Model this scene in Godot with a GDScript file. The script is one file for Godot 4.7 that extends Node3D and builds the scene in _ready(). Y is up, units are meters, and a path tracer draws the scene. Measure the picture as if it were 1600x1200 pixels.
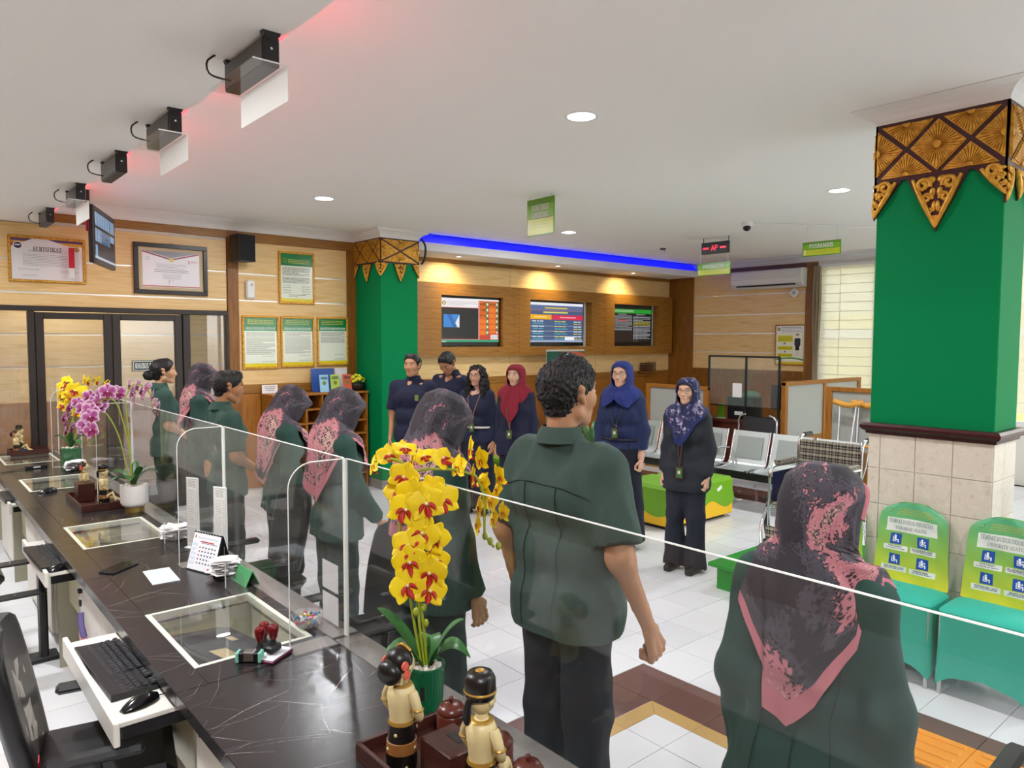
extends Node3D
# A court service hall: staff lined up between the counter and the waiting area.
# World: camera above the origin, x runs along the back wall to the right, -z runs along the counter.

const T := 0.31            # floor tile
const OX := 4.1717         # a floor joint crossing
const OZ := -3.2484
const ZW := -8.49          # back wall
const XR := 11.1           # right wall
const CEIL := 3.2
const LOW := 2.97          # dropped ceiling over the counter
const TOP := 0.75          # counter top

var M := {}
var used := {}
var rng := RandomNumberGenerator.new()

# ---------------------------------------------------------------- mesh builder
class B:
	var v := PackedVector3Array()
	var n := PackedVector3Array()
	var t := PackedVector2Array()
	var c := PackedColorArray()
	var i := PackedInt32Array()
	var col := Color(1, 1, 1)

	func put(p: Vector3, nn: Vector3, uv := Vector2.ZERO) -> int:
		v.append(p); n.append(nn); t.append(uv); c.append(col)
		return v.size() - 1

	func tri(a: Vector3, b: Vector3, d: Vector3, out: Vector3) -> B:
		var nn := (b - a).cross(d - a)
		if nn.dot(out) < 0.0:
			var s := b
			b = d; d = s; nn = -nn
		nn = nn.normalized()
		var k := put(a, nn); put(b, nn); put(d, nn)
		i.append_array([k, k + 2, k + 1])
		return self

	# a, b, d, e go round the quad; uv runs a(0,0) b(1,0) d(1,1) e(0,1)
	func quad(a: Vector3, b: Vector3, d: Vector3, e: Vector3, out: Vector3) -> B:
		var nn := (b - a).cross(d - a)
		if nn.length_squared() < 1e-16:
			nn = (d - a).cross(e - a)
		var turn := nn.dot(out) < 0.0
		nn = (-nn if turn else nn).normalized()
		var k := put(a, nn, Vector2(0, 0)); put(b, nn, Vector2(1, 0)); put(d, nn, Vector2(1, 1)); put(e, nn, Vector2(0, 1))
		i.append_array([k, k + 1, k + 2, k, k + 2, k + 3] if turn else [k, k + 2, k + 1, k, k + 3, k + 2])
		return self

	func box(o: Vector3, s: Vector3, bev := 0.0, w := Basis()) -> B:
		var h := s * 0.5
		var q := h - Vector3(bev, bev, bev)
		for ax in 3:
			var a1 := (ax + 1) % 3
			var a2 := (ax + 2) % 3
			for sg in [-1.0, 1.0]:
				var P := []
				for st in [[-1, -1], [1, -1], [1, 1], [-1, 1]]:
					var p := Vector3()
					p[ax] = sg * h[ax]; p[a1] = st[0] * q[a1]; p[a2] = st[1] * q[a2]
					P.append(o + w * p)
				var out := Vector3(); out[ax] = sg
				quad(P[0], P[1], P[2], P[3], w * out)
			if bev > 0.0:
				for s1 in [-1.0, 1.0]:
					for s2 in [-1.0, 1.0]:
						var p1 := Vector3(); var p2 := Vector3()
						p1[a1] = s1 * h[a1]; p1[a2] = s2 * q[a2]
						p2[a1] = s1 * q[a1]; p2[a2] = s2 * h[a2]
						var e := Vector3(); e[ax] = q[ax]
						var out := Vector3(); out[a1] = s1; out[a2] = s2
						quad(o + w * (p1 - e), o + w * (p1 + e), o + w * (p2 + e), o + w * (p2 - e), w * out)
		if bev > 0.0:
			for sx in [-1.0, 1.0]:
				for sy in [-1.0, 1.0]:
					for sz in [-1.0, 1.0]:
						tri(o + w * Vector3(sx * h.x, sy * q.y, sz * q.z), o + w * Vector3(sx * q.x, sy * h.y, sz * q.z), o + w * Vector3(sx * q.x, sy * q.y, sz * h.z), w * Vector3(sx, sy, sz))
		return self

	# box from its two corners
	func bb(x0: float, x1: float, y0: float, y1: float, z0: float, z1: float, bev := 0.0) -> B:
		return box(Vector3(x0 + x1, y0 + y1, z0 + z1) * 0.5, Vector3(absf(x1 - x0), absf(y1 - y0), absf(z1 - z0)), bev)

	# smooth sheet through rows of points; wrap joins the last column to the first
	func grid(rows: Array, wrap := false, flip := false, wrap_rows := false) -> B:
		var R := rows.size()
		var C: int = rows[0].size()
		var k := v.size()
		for r in R:
			for q in C:
				var row: PackedVector3Array = rows[r]
				var l: Vector3 = row[(q - 1 + C) % C] if wrap else row[maxi(q - 1, 0)]
				var g: Vector3 = row[(q + 1) % C] if wrap else row[mini(q + 1, C - 1)]
				var up: Vector3 = rows[(r - 1 + R) % R][q] if wrap_rows else rows[maxi(r - 1, 0)][q]
				var dn: Vector3 = rows[(r + 1) % R][q] if wrap_rows else rows[mini(r + 1, R - 1)][q]
				var nn := (g - l).cross(dn - up)
				if nn.length_squared() < 1e-18:
					var c2 := Vector3()
					var o: PackedVector3Array = rows[r + 1] if r == 0 else rows[r - 1]
					for p in o: c2 += p
					nn = (row[q] - c2 / C) * (-1.0 if flip else 1.0)
				nn = nn.normalized()
				put(row[q], -nn if flip else nn, Vector2(float(q) / maxi(1, C if wrap else C - 1), float(r) / maxi(1, R - 1)))
		for r in (R if wrap_rows else R - 1):
			for q in (C if wrap else C - 1):
				var a := k + r * C + q
				var b := k + r * C + (q + 1) % C
				var d := k + ((r + 1) % R) * C + (q + 1) % C
				var e := k + ((r + 1) % R) * C + q
				if flip: i.append_array([a, b, d, a, d, e])
				else: i.append_array([a, d, b, a, e, d])
		return self

	func cap(ring: PackedVector3Array, out: Vector3) -> B:
		var m := Vector3()
		for p in ring: m += p
		m /= ring.size()
		for q in ring.size():
			tri(m, ring[q], ring[(q + 1) % ring.size()], out)
		return self

	# rad: one number or one for each point
	func tube(path: Array, rad: Variant, sides := 8, caps := true, flat := 1.0) -> B:
		var rows := []
		var d0: Vector3 = (path[1] - path[0]).normalized()
		var up := Vector3.UP if absf(d0.y) < 0.9 else Vector3.RIGHT
		var x := d0.cross(up).normalized()
		var last := d0
		for q in path.size():
			var d: Vector3 = (path[mini(q + 1, path.size() - 1)] - path[maxi(q - 1, 0)]).normalized()
			var ax := last.cross(d)
			if ax.length() > 1e-5: x = x.rotated(ax.normalized(), last.angle_to(d))
			last = d
			var y := d.cross(x)
			var r: float = rad[q] if rad is Array or rad is PackedFloat32Array else rad
			var ring := PackedVector3Array()
			for s in sides:
				var a := TAU * s / sides
				ring.append(path[q] + x * cos(a) * r + y * sin(a) * r * flat)
			rows.append(ring)
		grid(rows, true, false)
		if caps:
			cap(rows[0], -d0); cap(rows[-1], last)
		return self

	# profile of (radius, height) from the bottom up, turned round y
	func lathe(prof: Array, seg := 24, o := Vector3.ZERO, w := Basis()) -> B:
		for q in prof.size() - 1:
			var a: Vector2 = prof[q]
			var b: Vector2 = prof[q + 1]
			if a.distance_to(b) < 1e-6: continue
			var mine := Vector2((b - a).y, -(b - a).x).normalized()
			var na := mine; var nb := mine
			if q > 0:
				var e: Vector2 = a - prof[q - 1]
				var m2 := Vector2(e.y, -e.x).normalized()
				if m2.dot(mine) > 0.6: na = (m2 + mine).normalized()
			if q < prof.size() - 2:
				var e: Vector2 = prof[q + 2] - b
				var m2 := Vector2(e.y, -e.x).normalized()
				if m2.dot(mine) > 0.6: nb = (m2 + mine).normalized()
			var k := v.size()
			for s in seg + 1:
				var an := TAU * s / seg
				var dx := cos(an); var dz := sin(an)
				put(o + w * Vector3(a.x * dx, a.y, a.x * dz), w * Vector3(na.x * dx, na.y, na.x * dz), Vector2(float(s) / seg, 0))
				put(o + w * Vector3(b.x * dx, b.y, b.x * dz), w * Vector3(nb.x * dx, nb.y, nb.x * dz), Vector2(float(s) / seg, 1))
			for s in seg:
				var j := k + s * 2
				if a.x > 1e-6: i.append_array([j, j + 2, j + 1])
				if b.x > 1e-6: i.append_array([j + 1, j + 2, j + 3])
		return self

	func ball(o: Vector3, r: Vector3, seg := 12, w := Basis()) -> B:
		var rows := []
		var h := maxi(4, seg / 2)
		for q in h + 1:
			var a := PI * q / h
			var ring := PackedVector3Array()
			for s in seg:
				var b := TAU * s / seg
				ring.append(o + w * (Vector3(sin(a) * cos(b), cos(a), sin(a) * sin(b)) * r))
			rows.append(ring)
		return grid(rows, true, false) if w.determinant() > 0 else grid(rows, true, true)

	# flat outline in x, y between z0 and z1, placed by xf
	func prism(pts: PackedVector2Array, z0: float, z1: float, xf := Transform3D()) -> B:
		var tr := Geometry2D.triangulate_polygon(pts)
		for zz in [z0, z1]:
			var out := xf.basis * Vector3(0, 0, 1.0 if zz == maxf(z0, z1) else -1.0)
			for q in range(0, tr.size(), 3):
				tri(xf * Vector3(pts[tr[q]].x, pts[tr[q]].y, zz), xf * Vector3(pts[tr[q + 1]].x, pts[tr[q + 1]].y, zz), xf * Vector3(pts[tr[q + 2]].x, pts[tr[q + 2]].y, zz), out)
		var cw := Geometry2D.is_polygon_clockwise(pts)
		for q in pts.size():
			var a := pts[q]
			var b := pts[(q + 1) % pts.size()]
			var out2 := Vector2((b - a).y, -(b - a).x) * (-1.0 if cw else 1.0)
			quad(xf * Vector3(a.x, a.y, z0), xf * Vector3(b.x, b.y, z0), xf * Vector3(b.x, b.y, z1), xf * Vector3(a.x, a.y, z1), xf.basis * Vector3(out2.x, out2.y, 0))
		return self

	func add(o: B, xf := Transform3D()) -> B:
		var k := v.size()
		var nb := xf.basis.inverse().transposed()
		for q in o.v.size():
			v.append(xf * o.v[q]); n.append((nb * o.n[q]).normalized())
		t.append_array(o.t); c.append_array(o.c)
		if xf.basis.determinant() > 0.0:
			for q in o.i: i.append(k + q)
		else:
			for q in range(0, o.i.size(), 3): i.append_array([k + o.i[q], k + o.i[q + 2], k + o.i[q + 1]])
		return self

	func paint(to: Color) -> B:
		c.fill(to)
		return self

	func mesh() -> ArrayMesh:
		var a := []
		a.resize(Mesh.ARRAY_MAX)
		a[Mesh.ARRAY_VERTEX] = v; a[Mesh.ARRAY_NORMAL] = n; a[Mesh.ARRAY_TEX_UV] = t; a[Mesh.ARRAY_COLOR] = c; a[Mesh.ARRAY_INDEX] = i
		var m := ArrayMesh.new()
		m.add_surface_from_arrays(Mesh.PRIMITIVE_TRIANGLES, a)
		return m

# ---------------------------------------------------------------- nodes
func nb() -> B:
	return B.new()

func V(x: float, y: float, z: float) -> Vector3:
	return Vector3(x, y, z)

func yaw(a: float) -> Basis:
	return Basis(Vector3.UP, deg_to_rad(a))

func numbered(called: String) -> String:
	var k: int = used.get(called, 0)
	used[called] = k + 1
	return called if k == 0 else "%s_%03d" % [called, k]

func tag(o: Node, label: String, category: String, group := "") -> Node:
	o.set_meta("label", label); o.set_meta("category", category)
	if group: o.set_meta("group", group)
	return o

func thing(called: String, label: String, category: String, at := Vector3.ZERO, turn := 0.0, group := "") -> Node3D:
	var o := Node3D.new()
	o.name = numbered(called)
	add_child(o)
	o.position = at
	o.rotation_degrees.y = turn
	tag(o, label, category, group)
	return o

func part(parent: Node, called: String, b: Variant, m: Material, at := Transform3D(), label := "") -> MeshInstance3D:
	var o := MeshInstance3D.new()
	o.name = called
	o.mesh = b.mesh() if b is B else b
	o.material_override = m
	o.transform = at
	parent.add_child(o, true)
	if label: o.set_meta("label", label)
	return o

func solo(called: String, b: Variant, m: Material, label: String, category: String, at := Transform3D(), group := "") -> MeshInstance3D:
	var o := part(self, numbered(called), b, m, at)
	tag(o, label, category, group)
	return o

func struct(called: String, b: B, m: Material) -> MeshInstance3D:
	var o := part(self, called, b, m)
	o.set_meta("kind", "structure")
	return o

func group_node(parent: Node, called: String, at := Transform3D()) -> Node3D:
	var o := Node3D.new()
	o.name = called
	o.transform = at
	parent.add_child(o, true)
	return o

func at(p: Vector3, w := Basis()) -> Transform3D:
	return Transform3D(w, p)

# lettering fitted into w x h, centred (or from the left), facing +z of at
var fonts := {}
func text(parent: Node, s: String, w: float, h: float, m: Material, xf: Transform3D, style := "Droid Sans", heavy := false, left := false, squeeze := true) -> void:
	var key := style + str(heavy)
	if not fonts.has(key):
		var f := SystemFont.new()
		f.font_names = PackedStringArray([style])
		if heavy: f.font_weight = 700
		fonts[key] = f
	var tm := TextMesh.new()
	tm.font = fonts[key]
	tm.font_size = 24
	tm.pixel_size = 0.01
	tm.depth = 0.0
	tm.curve_step = 2.0
	tm.text = s
	var bx := tm.get_aabb()
	if bx.size.x < 1e-5: return
	var k := h / bx.size.y
	var kx := minf(k, w / bx.size.x)
	if not squeeze:
		k = kx
	var o := MeshInstance3D.new()
	o.name = "lettering"
	o.mesh = tm
	o.material_override = m
	var shift := Vector3(-bx.position.x if left else -bx.get_center().x, -bx.get_center().y, 0)
	o.transform = xf * Transform3D(Basis.from_scale(Vector3(kx, k, 1)), Vector3(shift.x * kx, shift.y * k, 0.0))
	parent.add_child(o, true)

# ---------------------------------------------------------------- materials
func mt(key: String, col: Variant = null, rough := 0.6, metal := 0.0, more := {}) -> StandardMaterial3D:
	if M.has(key): return M[key]
	var m := StandardMaterial3D.new()
	m.resource_name = key
	m.albedo_color = Color(col) if col is String else col
	m.roughness = rough
	m.metallic = metal
	for k in more: m.set(k, more[k])
	M[key] = m
	return m

func glow(key: String, col: String, energy: float, tex: Texture2D = null) -> StandardMaterial3D:
	if M.has(key): return M[key]
	var m := mt(key, "111111", 0.3)
	m.emission_enabled = true
	m.emission_energy_multiplier = energy
	if tex:
		m.emission_texture = tex
		m.emission = Color.BLACK
	else:
		m.emission = Color(col)
	return m

func noise(freq: float, kind := FastNoiseLite.TYPE_SIMPLEX_SMOOTH, octaves := 4, seed_ := 1, fractal := FastNoiseLite.FRACTAL_FBM, warp := 0.0) -> FastNoiseLite:
	var f := FastNoiseLite.new()
	f.seed = seed_
	f.noise_type = kind
	f.frequency = freq
	f.fractal_type = fractal
	f.fractal_octaves = octaves
	if warp > 0.0:
		f.domain_warp_enabled = true
		f.domain_warp_amplitude = warp
		f.domain_warp_frequency = freq
	return f

func ntex(f: FastNoiseLite, stops: Array, size := 256, hard := false, bump := 0.0) -> NoiseTexture2D:
	var t := NoiseTexture2D.new()
	t.width = size; t.height = size
	t.seamless = true
	t.noise = f
	if bump > 0.0:
		t.as_normal_map = true
		t.bump_strength = bump
	else:
		var g := Gradient.new()
		var off := PackedFloat32Array(); var cs := PackedColorArray()
		for s in stops:
			off.append(s[0]); cs.append(Color(s[1]))
		g.offsets = off; g.colors = cs
		if hard: g.interpolation_mode = Gradient.GRADIENT_INTERPOLATE_CONSTANT
		t.color_ramp = g
	return t

# a material whose colour is a noise picture laid on in metres
func grained(key: String, tex: Texture2D, per: Vector3, rough := 0.5, world := true, more := {}) -> StandardMaterial3D:
	if M.has(key): return M[key]
	var m := mt(key, "ffffff", rough, 0.0, more)
	m.albedo_texture = tex
	m.uv1_triplanar = true
	m.uv1_world_triplanar = world
	m.uv1_scale = per
	return m

func pane(key: String, col: String, alpha: float, rough := 0.0) -> StandardMaterial3D:
	if M.has(key): return M[key]
	var m := mt(key, col, rough)
	m.transparency = BaseMaterial3D.TRANSPARENCY_ALPHA
	m.albedo_color.a = alpha
	return m

func img(w: int, h: int, back: String) -> Image:
	var im := Image.create(w, h, false, Image.FORMAT_RGB8)
	im.fill(Color(back))
	return im

func printed(key: String, im: Image, rough := 0.35) -> StandardMaterial3D:
	if M.has(key): return M[key]
	var m := mt(key, "ffffff", rough)
	m.albedo_texture = ImageTexture.create_from_image(im)
	return m

# lines of print too small to read
func lines(im: Image, x0: int, y0: int, x1: int, y1: int, step: int, ink: String, sd := 1, th := 2) -> void:
	var r := RandomNumberGenerator.new()
	r.seed = sd
	var y := y0
	while y + th <= y1:
		var x := x0
		var stop := x1 - (r.randi_range(0, (x1 - x0) / 2) if r.randf() < 0.2 else 0)
		while x < stop:
			var w := r.randi_range(th * 2, th * 7)
			im.fill_rect(Rect2i(x, y, mini(w, stop - x), th), Color(ink))
			x += w + th
		y += step

func rect(im: Image, x: int, y: int, w: int, h: int, col: String) -> void:
	im.fill_rect(Rect2i(x, y, w, h), Color(col))

func disc(im: Image, cx: int, cy: int, r: float, col: String) -> void:
	for y in range(maxi(0, cy - int(r)), mini(im.get_height(), cy + int(r) + 1)):
		for x in range(maxi(0, cx - int(r)), mini(im.get_width(), cx + int(r) + 1)):
			if Vector2(x - cx, y - cy).length() <= r: im.set_pixel(x, y, Color(col))

# a flat sheet facing +z, picture upright
func card(w: float, h: float) -> B:
	return nb().quad(V(-w / 2, h / 2, 0), V(w / 2, h / 2, 0), V(w / 2, -h / 2, 0), V(-w / 2, -h / 2, 0), Vector3.BACK)

# rectangular frame facing +z round an opening w x h
func frame_box(w: float, h: float, bar: float, depth: float, bev := 0.003) -> B:
	var b := nb()
	b.box(V(0, h / 2 + bar / 2, 0), V(w + bar * 2, bar, depth), bev)
	b.box(V(0, -h / 2 - bar / 2, 0), V(w + bar * 2, bar, depth), bev)
	b.box(V(-w / 2 - bar / 2, 0, 0), V(bar, h, depth), bev)
	b.box(V(w / 2 + bar / 2, 0, 0), V(bar, h, depth), bev)
	return b

func curve(pts: Array, n := 16) -> Array:
	var cv := Curve3D.new()
	for q in pts.size():
		var tan: Vector3 = (pts[mini(q + 1, pts.size() - 1)] - pts[maxi(q - 1, 0)]) / 6.0
		cv.add_point(pts[q], -tan, tan)
	var out := []
	var L := cv.get_baked_length()
	for q in n + 1: out.append(cv.sample_baked(L * q / n, true))
	return out

# ================================================================ scene
func _ready() -> void:
	rng.seed = 7
	# --- camera, sky, exposure
	var cam := Camera3D.new()
	cam.name = "camera"
	cam.position = V(0, 1.8483, 0)
	cam.rotation = V(-0.0594004, -0.7064401, 0.0035125)
	cam.fov = rad_to_deg(2.0 * atan(600.0 / 1144.36))
	cam.near = 0.05
	cam.far = 100.0
	add_child(cam)
	var env := Environment.new()
	var sky := Sky.new()
	var ps := ProceduralSkyMaterial.new()
	ps.sky_top_color = Color("b8d0ee")
	ps.sky_horizon_color = Color("f4f3ea")
	ps.ground_bottom_color = Color("8c8778")
	ps.ground_horizon_color = Color("d8d4c6")
	ps.energy_multiplier = 4.5
	sky.sky_material = ps
	env.background_mode = Environment.BG_SKY
	env.sky = sky
	env.tonemap_mode = Environment.TONE_MAPPER_LINEAR
	env.tonemap_exposure = 1.72
	env.sdfgi_enabled = true
	env.ssao_enabled = true
	env.ssil_enabled = true
	var we := WorldEnvironment.new()
	we.name = "environment"
	we.environment = env
	add_child(we)
	materials()
	downlights()
	shell()
	back_wall()
	screen_wall()
	right_wall()
	columns()
	counter()
	rest()

func materials() -> void:
	var plank := noise(0.012, FastNoiseLite.TYPE_SIMPLEX_SMOOTH, 5, 3)
	grained("maple", ntex(plank, [[0.0, "d8b270"], [0.45, "e2c084"], [0.6, "e6c48a"], [1.0, "d4ac6a"]]), V(0.35, 5.0, 0.35), 0.42)
	grained("maple_upright", ntex(plank, [[0.0, "c6a577"], [0.5, "d6b98c"], [1.0, "c2a070"]]), V(5, 0.35, 5), 0.42)
	grained("teak", ntex(plank, [[0.0, "704410"], [0.45, "845316"], [0.6, "8c5b1b"], [1.0, "6a3e0c"]]), V(6, 0.5, 6), 0.4)
	grained("teak_flat", ntex(plank, [[0.0, "805218"], [0.45, "936420"], [0.6, "9b6c28"], [1.0, "7a4c12"]]), V(0.5, 7.0, 0.5), 0.4)
	grained("oak", ntex(plank, [[0.0, "8f5816"], [0.5, "a46a20"], [1.0, "865010"]]), V(6, 0.5, 6), 0.42)
	grained("mahogany", ntex(plank, [[0.0, "3c150c"], [0.5, "4f1d10"], [1.0, "351008"]]), V(0.6, 6, 0.6), 0.3)
	mt("white_paint", "e6e4de", 0.7)
	mt("ceiling_paint", "f1eee8", 0.85)
	mt("groove", "efece6", 0.25, 0.3)
	mt("alu", "c9cbcc", 0.3, 0.9)
	mt("chrome", "dedfe2", 0.12, 1.0)
	mt("black_plastic", "17181a", 0.42)
	mt("black_gloss", "0c0d0f", 0.12)
	mt("dark_alu", "261c17", 0.4)
	mt("white_plastic", "e4e4e0", 0.4)
	mt("white_laminate", "e2e0d6", 0.35)
	mt("black_leather", "15161a", 0.35)
	mt("paper", "eeecea", 0.8)
	mt("ink", "1b1c20", 0.7)
	mt("green_wall", "007c46", 0.6, 0.0, {"metallic_specular": 0.22})
	grained("gold", ntex(noise(0.03, FastNoiseLite.TYPE_SIMPLEX_SMOOTH, 3, 9), [[0.0, "a8741c"], [0.5, "d39c34"], [1.0, "e6b44a"]]), V(3, 3, 3), 0.36, true, {"metallic": 0.4})
	mt("maroon", "3c0f14", 0.3)
	pane("glass", "dfe8e6", 0.06)
	pane("acrylic", "4c4e48", 0.07).metallic_specular = 0.32
	mt("acrylic_edge", "eef0ea", 0.25)
	mt("wall_paint", "e7e3d6", 0.8)
	grained("marble_black", marble(), V(0.8, 0.8, 0.8), 0.24)
	grained("wall_tile", ntex(noise(0.02, FastNoiseLite.TYPE_SIMPLEX_SMOOTH, 5, 5), [[0.0, "c9bfab"], [0.4, "dbd3c2"], [0.6, "d8cfbd"], [1.0, "e3dccd"]]), V(3, 3, 3), 0.45)
	mt("grout", "f1efe8", 0.8)
	mt("tile_white", "e4e5e6", 0.2, 0.0, {"metallic_specular": 0.4})
	mt("tile_white2", "dfe0e2", 0.2, 0.0, {"metallic_specular": 0.4})
	mt("tile_brown", "6b4b42", 0.22)
	mt("tile_tan", "c6a163", 0.25)
	mt("tile_green", "00a83c", 0.25)
	mt("tile_yellow", "ee9a1c", 0.4)
	mt("joint", "5a5856", 0.8)

# ---------------------------------------------------------------- lamps
func lamp(p: Vector3, where: String, r := 0.085, power := 2.5) -> void:
	var o := thing("ceiling_downlight", "round recessed ceiling downlight " + where, "light", p, 0.0, "ceiling downlights")
	part(o, "trim_ring", nb().lathe([Vector2(r, -0.004), Vector2(r + 0.016, -0.006), Vector2(r + 0.02, 0.0), Vector2(r, 0.0)], 28), mt("white_plastic"))
	part(o, "lamp_lens", nb().lathe([Vector2(0.0, -0.003), Vector2(r, -0.003)], 28), glow("lamp_glow", "fdfbf4", 6.0))
	var l := AreaLight3D.new()
	l.name = "downlight"
	l.area_size = Vector2(r * 1.8, r * 1.8)
	l.light_color = Color("f7f8fc")
	l.light_energy = power
	l.shadow_enabled = true
	l.rotation_degrees.x = -90
	l.position = V(0, -0.012, 0)
	o.add_child(l)

func downlights() -> void:
	var names := {Vector2(0, 1): "before the television wall at left", Vector2(1, 1): "nearest the blue lit cove, right of the hanging sign", Vector2(0, 2): "highest in the picture, above the man with his back turned", Vector2(1, 2): "left of the gilded column top"}
	for a in 3:
		for b in 5:
			var p := V(3.24 + 3.3 * a, CEIL, -10.0 + 3.42 * b)
			if p.z < ZW or p.x > 9.0 and p.z < -1.0: continue
			lamp(p, names.get(Vector2(a, b), "outside the picture"))
	for z in [-6.6, -3.1, 0.4]:
		lamp(V(-0.1, LOW, z), "over the staff side of the counter", 0.085, 4.5)

func shell() -> void:
	# floor slab, then its tiles
	var fl := struct("floor", nb().bb(-2.4, XR + 0.2, -0.15, -0.012, ZW - 1.6, 3.8), mt("joint"))
	var tb := nb().box(V(0, -0.006, 0), V(T - 0.0035, 0.012, T - 0.0035), 0.0012).mesh()
	var rest := {"tile_white": nb(), "tile_white2": nb(), "tile_brown": nb()}
	var near := []
	for i in range(-21, 23):
		for j in range(-22, 23):
			var x := OX + (i + 0.5) * T
			var z := OZ + (j + 0.5) * T
			if x < -2.3 or x > XR or z < ZW + 0.05 or z > 3.7: continue
			var m := "tile_white" if (i * 7 + j * 13 + i * j) % 3 else "tile_white2"
			if i == -2 and j == 3: m = "tile_green"
			if i == -4 and j >= 2 or j == 2 and i <= -4 and x > 1.4: m = "tile_brown"
			if (i == -3 or i == -2) and j == 4: m = "tile_brown"
			if i == -5 and j >= 3 or j == 3 and i <= -5 and x > 1.4: m = "cut"
			if i == -2 and j >= 5: m = "tactile"
			if i == -3 and j >= 5: m = "tactile2"
			if (i == 11 or i == 12) and j < 4: m = "tile_brown"
			near.append([Vector2(x, z).distance_to(Vector2(1.9, -1.6)), x, z, m, i, j])
	near.sort_custom(func(p, q): return p[0] < q[0])
	var left := 290
	for e in near:
		var x: float = e[1]
		var z: float = e[2]
		var m: String = e[3]
		# tiles that the counter hides or that lie behind the lens are never told apart
		var seen: bool = x > 1.3 and x - z > 1.2 and z < 0.9
		if m == "cut":
			# tan border strip along the brown band, white inside it
			var w := T * 0.3
			if e[4] == -5 and e[5] == 3:
				part(fl, "tile", nb().prism([Vector2(T / 2, T / 2), Vector2(T / 2, -T / 2), Vector2(T / 2 - w, -T / 2), Vector2(T / 2 - w, T / 2 - w)], 0.0, 0.012, at(V(x, -0.012, z), Basis(Vector3.RIGHT, -PI / 2))), mt("tile_tan"))
				part(fl, "tile", nb().prism([Vector2(T / 2 - 0.002, T / 2), Vector2(T / 2 - w - 0.002, T / 2 - w), Vector2(-T / 2, T / 2 - w), Vector2(-T / 2, T / 2)], 0.0, 0.012, at(V(x, -0.012, z), Basis(Vector3.RIGHT, -PI / 2))), mt("tile_tan"))
				part(fl, "tile", nb().bb(x - T / 2 + 0.002, x + T / 2 - w - 0.003, -0.012, 0, z - T / 2 + w + 0.003, z + T / 2 - 0.002), mt("tile_white"))
			elif e[4] == -5:
				part(fl, "tile", nb().bb(x + T / 2 - w, x + T / 2 - 0.002, -0.012, 0, z - T / 2 + 0.0015, z + T / 2 - 0.0015), mt("tile_tan"))
				part(fl, "tile", nb().bb(x - T / 2 + 0.0015, x + T / 2 - w - 0.003, -0.012, 0, z - T / 2 + 0.0015, z + T / 2 - 0.0015), mt("tile_white"))
			else:
				part(fl, "tile", nb().bb(x - T / 2 + 0.0015, x + T / 2 - 0.0015, -0.012, 0, z - T / 2 + 0.002, z - T / 2 + w), mt("tile_tan"))
				part(fl, "tile", nb().bb(x - T / 2 + 0.0015, x + T / 2 - 0.0015, -0.012, 0, z - T / 2 + w + 0.003, z + T / 2 - 0.0015), mt("tile_white"))
			left -= 2
			continue
		if m == "tactile" or m == "tactile2":
			# half brown, half yellow with long ridges
			var b := nb()
			if m == "tactile":
				part(fl, "tile", nb().bb(x, x + T / 2 - 0.002, -0.012, 0, z - T / 2 + 0.0015, z + T / 2 - 0.0015), mt("tile_brown"))
				b.bb(x - T / 2, x - 0.003, -0.012, 0, z - T / 2 + 0.0015, z + T / 2 - 0.0015)
			else:
				b.bb(x - 0.003, x + T / 2, -0.012, 0, z - T / 2 + 0.0015, z + T / 2 - 0.0015)
			for q in 2:
				b.box(V((x - T * 0.36 + q * 0.075) if m == "tactile" else (x + 0.045 + q * 0.075), 0.002, z), V(0.032, 0.007, T * 0.8), 0.003)
			part(fl, "tile", b, mt("tile_yellow"), Transform3D(), "yellow tactile tile with raised bars")
			left -= 1
			continue
		if (seen and left > 0) or m == "tile_green":
			left -= 1
			part(fl, "tile", tb, mt(m), at(V(x, 0, z)))
		else:
			rest[m].box(V(x, -0.006, z), V(T - 0.0035, 0.012, T - 0.0035))
	for k in rest:
		var o := part(fl, "far_tiles", rest[k], mt(k))
		o.set_meta("kind", "stuff")
	# ceilings: main one, dropped one over the counter with its fascia, coving
	var ce := nb()
	ce.bb(1.17, XR + 0.2, CEIL, CEIL + 0.15, -7.85, 3.8)
	ce.bb(1.17, 5.15, CEIL, CEIL + 0.15, ZW - 0.1, -7.85)
	ce.bb(-2.4, 1.17, LOW, CEIL + 0.15, ZW - 0.1, 3.8)
	struct("ceiling", ce, mt("ceiling_paint"))
	struct("trim_1", crown(V(1.17, CEIL, ZW), V(4.6, CEIL, ZW)), mt("white_paint"))
	# outer walls out of the picture
	struct("wall_left", nb().bb(-2.4, -2.2, 0, LOW, ZW - 0.1, 3.8), mt("teak"))
	var wf := nb()
	wf.bb(-2.4, 4.2, 0, CEIL, 3.6, 3.8).bb(9.8, XR + 0.2, 0, CEIL, 3.6, 3.8).bb(4.2, 9.8, 2.9, CEIL, 3.6, 3.8)
	struct("wall_front", wf, mt("teak"))
	var door := struct("door_1", nb().bb(4.2, 9.8, 2.82, 2.9, 3.62, 3.7).bb(4.2, 4.27, 0, 2.82, 3.62, 3.7).bb(9.73, 9.8, 0, 2.82, 3.62, 3.7).bb(6.96, 7.04, 0, 2.82, 3.62, 3.7), mt("alu"))
	part(door, "pane", nb().bb(4.27, 6.96, 0.02, 2.82, 3.655, 3.665), mt("glass"))
	part(door, "pane", nb().bb(7.04, 9.73, 0.02, 2.82, 3.655, 3.665), mt("glass"))
	solo("pavement", nb().bb(-6, 24, -0.3, -0.02, 3.8, 14).bb(XR + 0.2, 24, -0.3, -0.02, -16, 3.8), mt("pave", "b9b2a2", 0.8), "pale concrete pavement outside the windows", "pavement")

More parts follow.
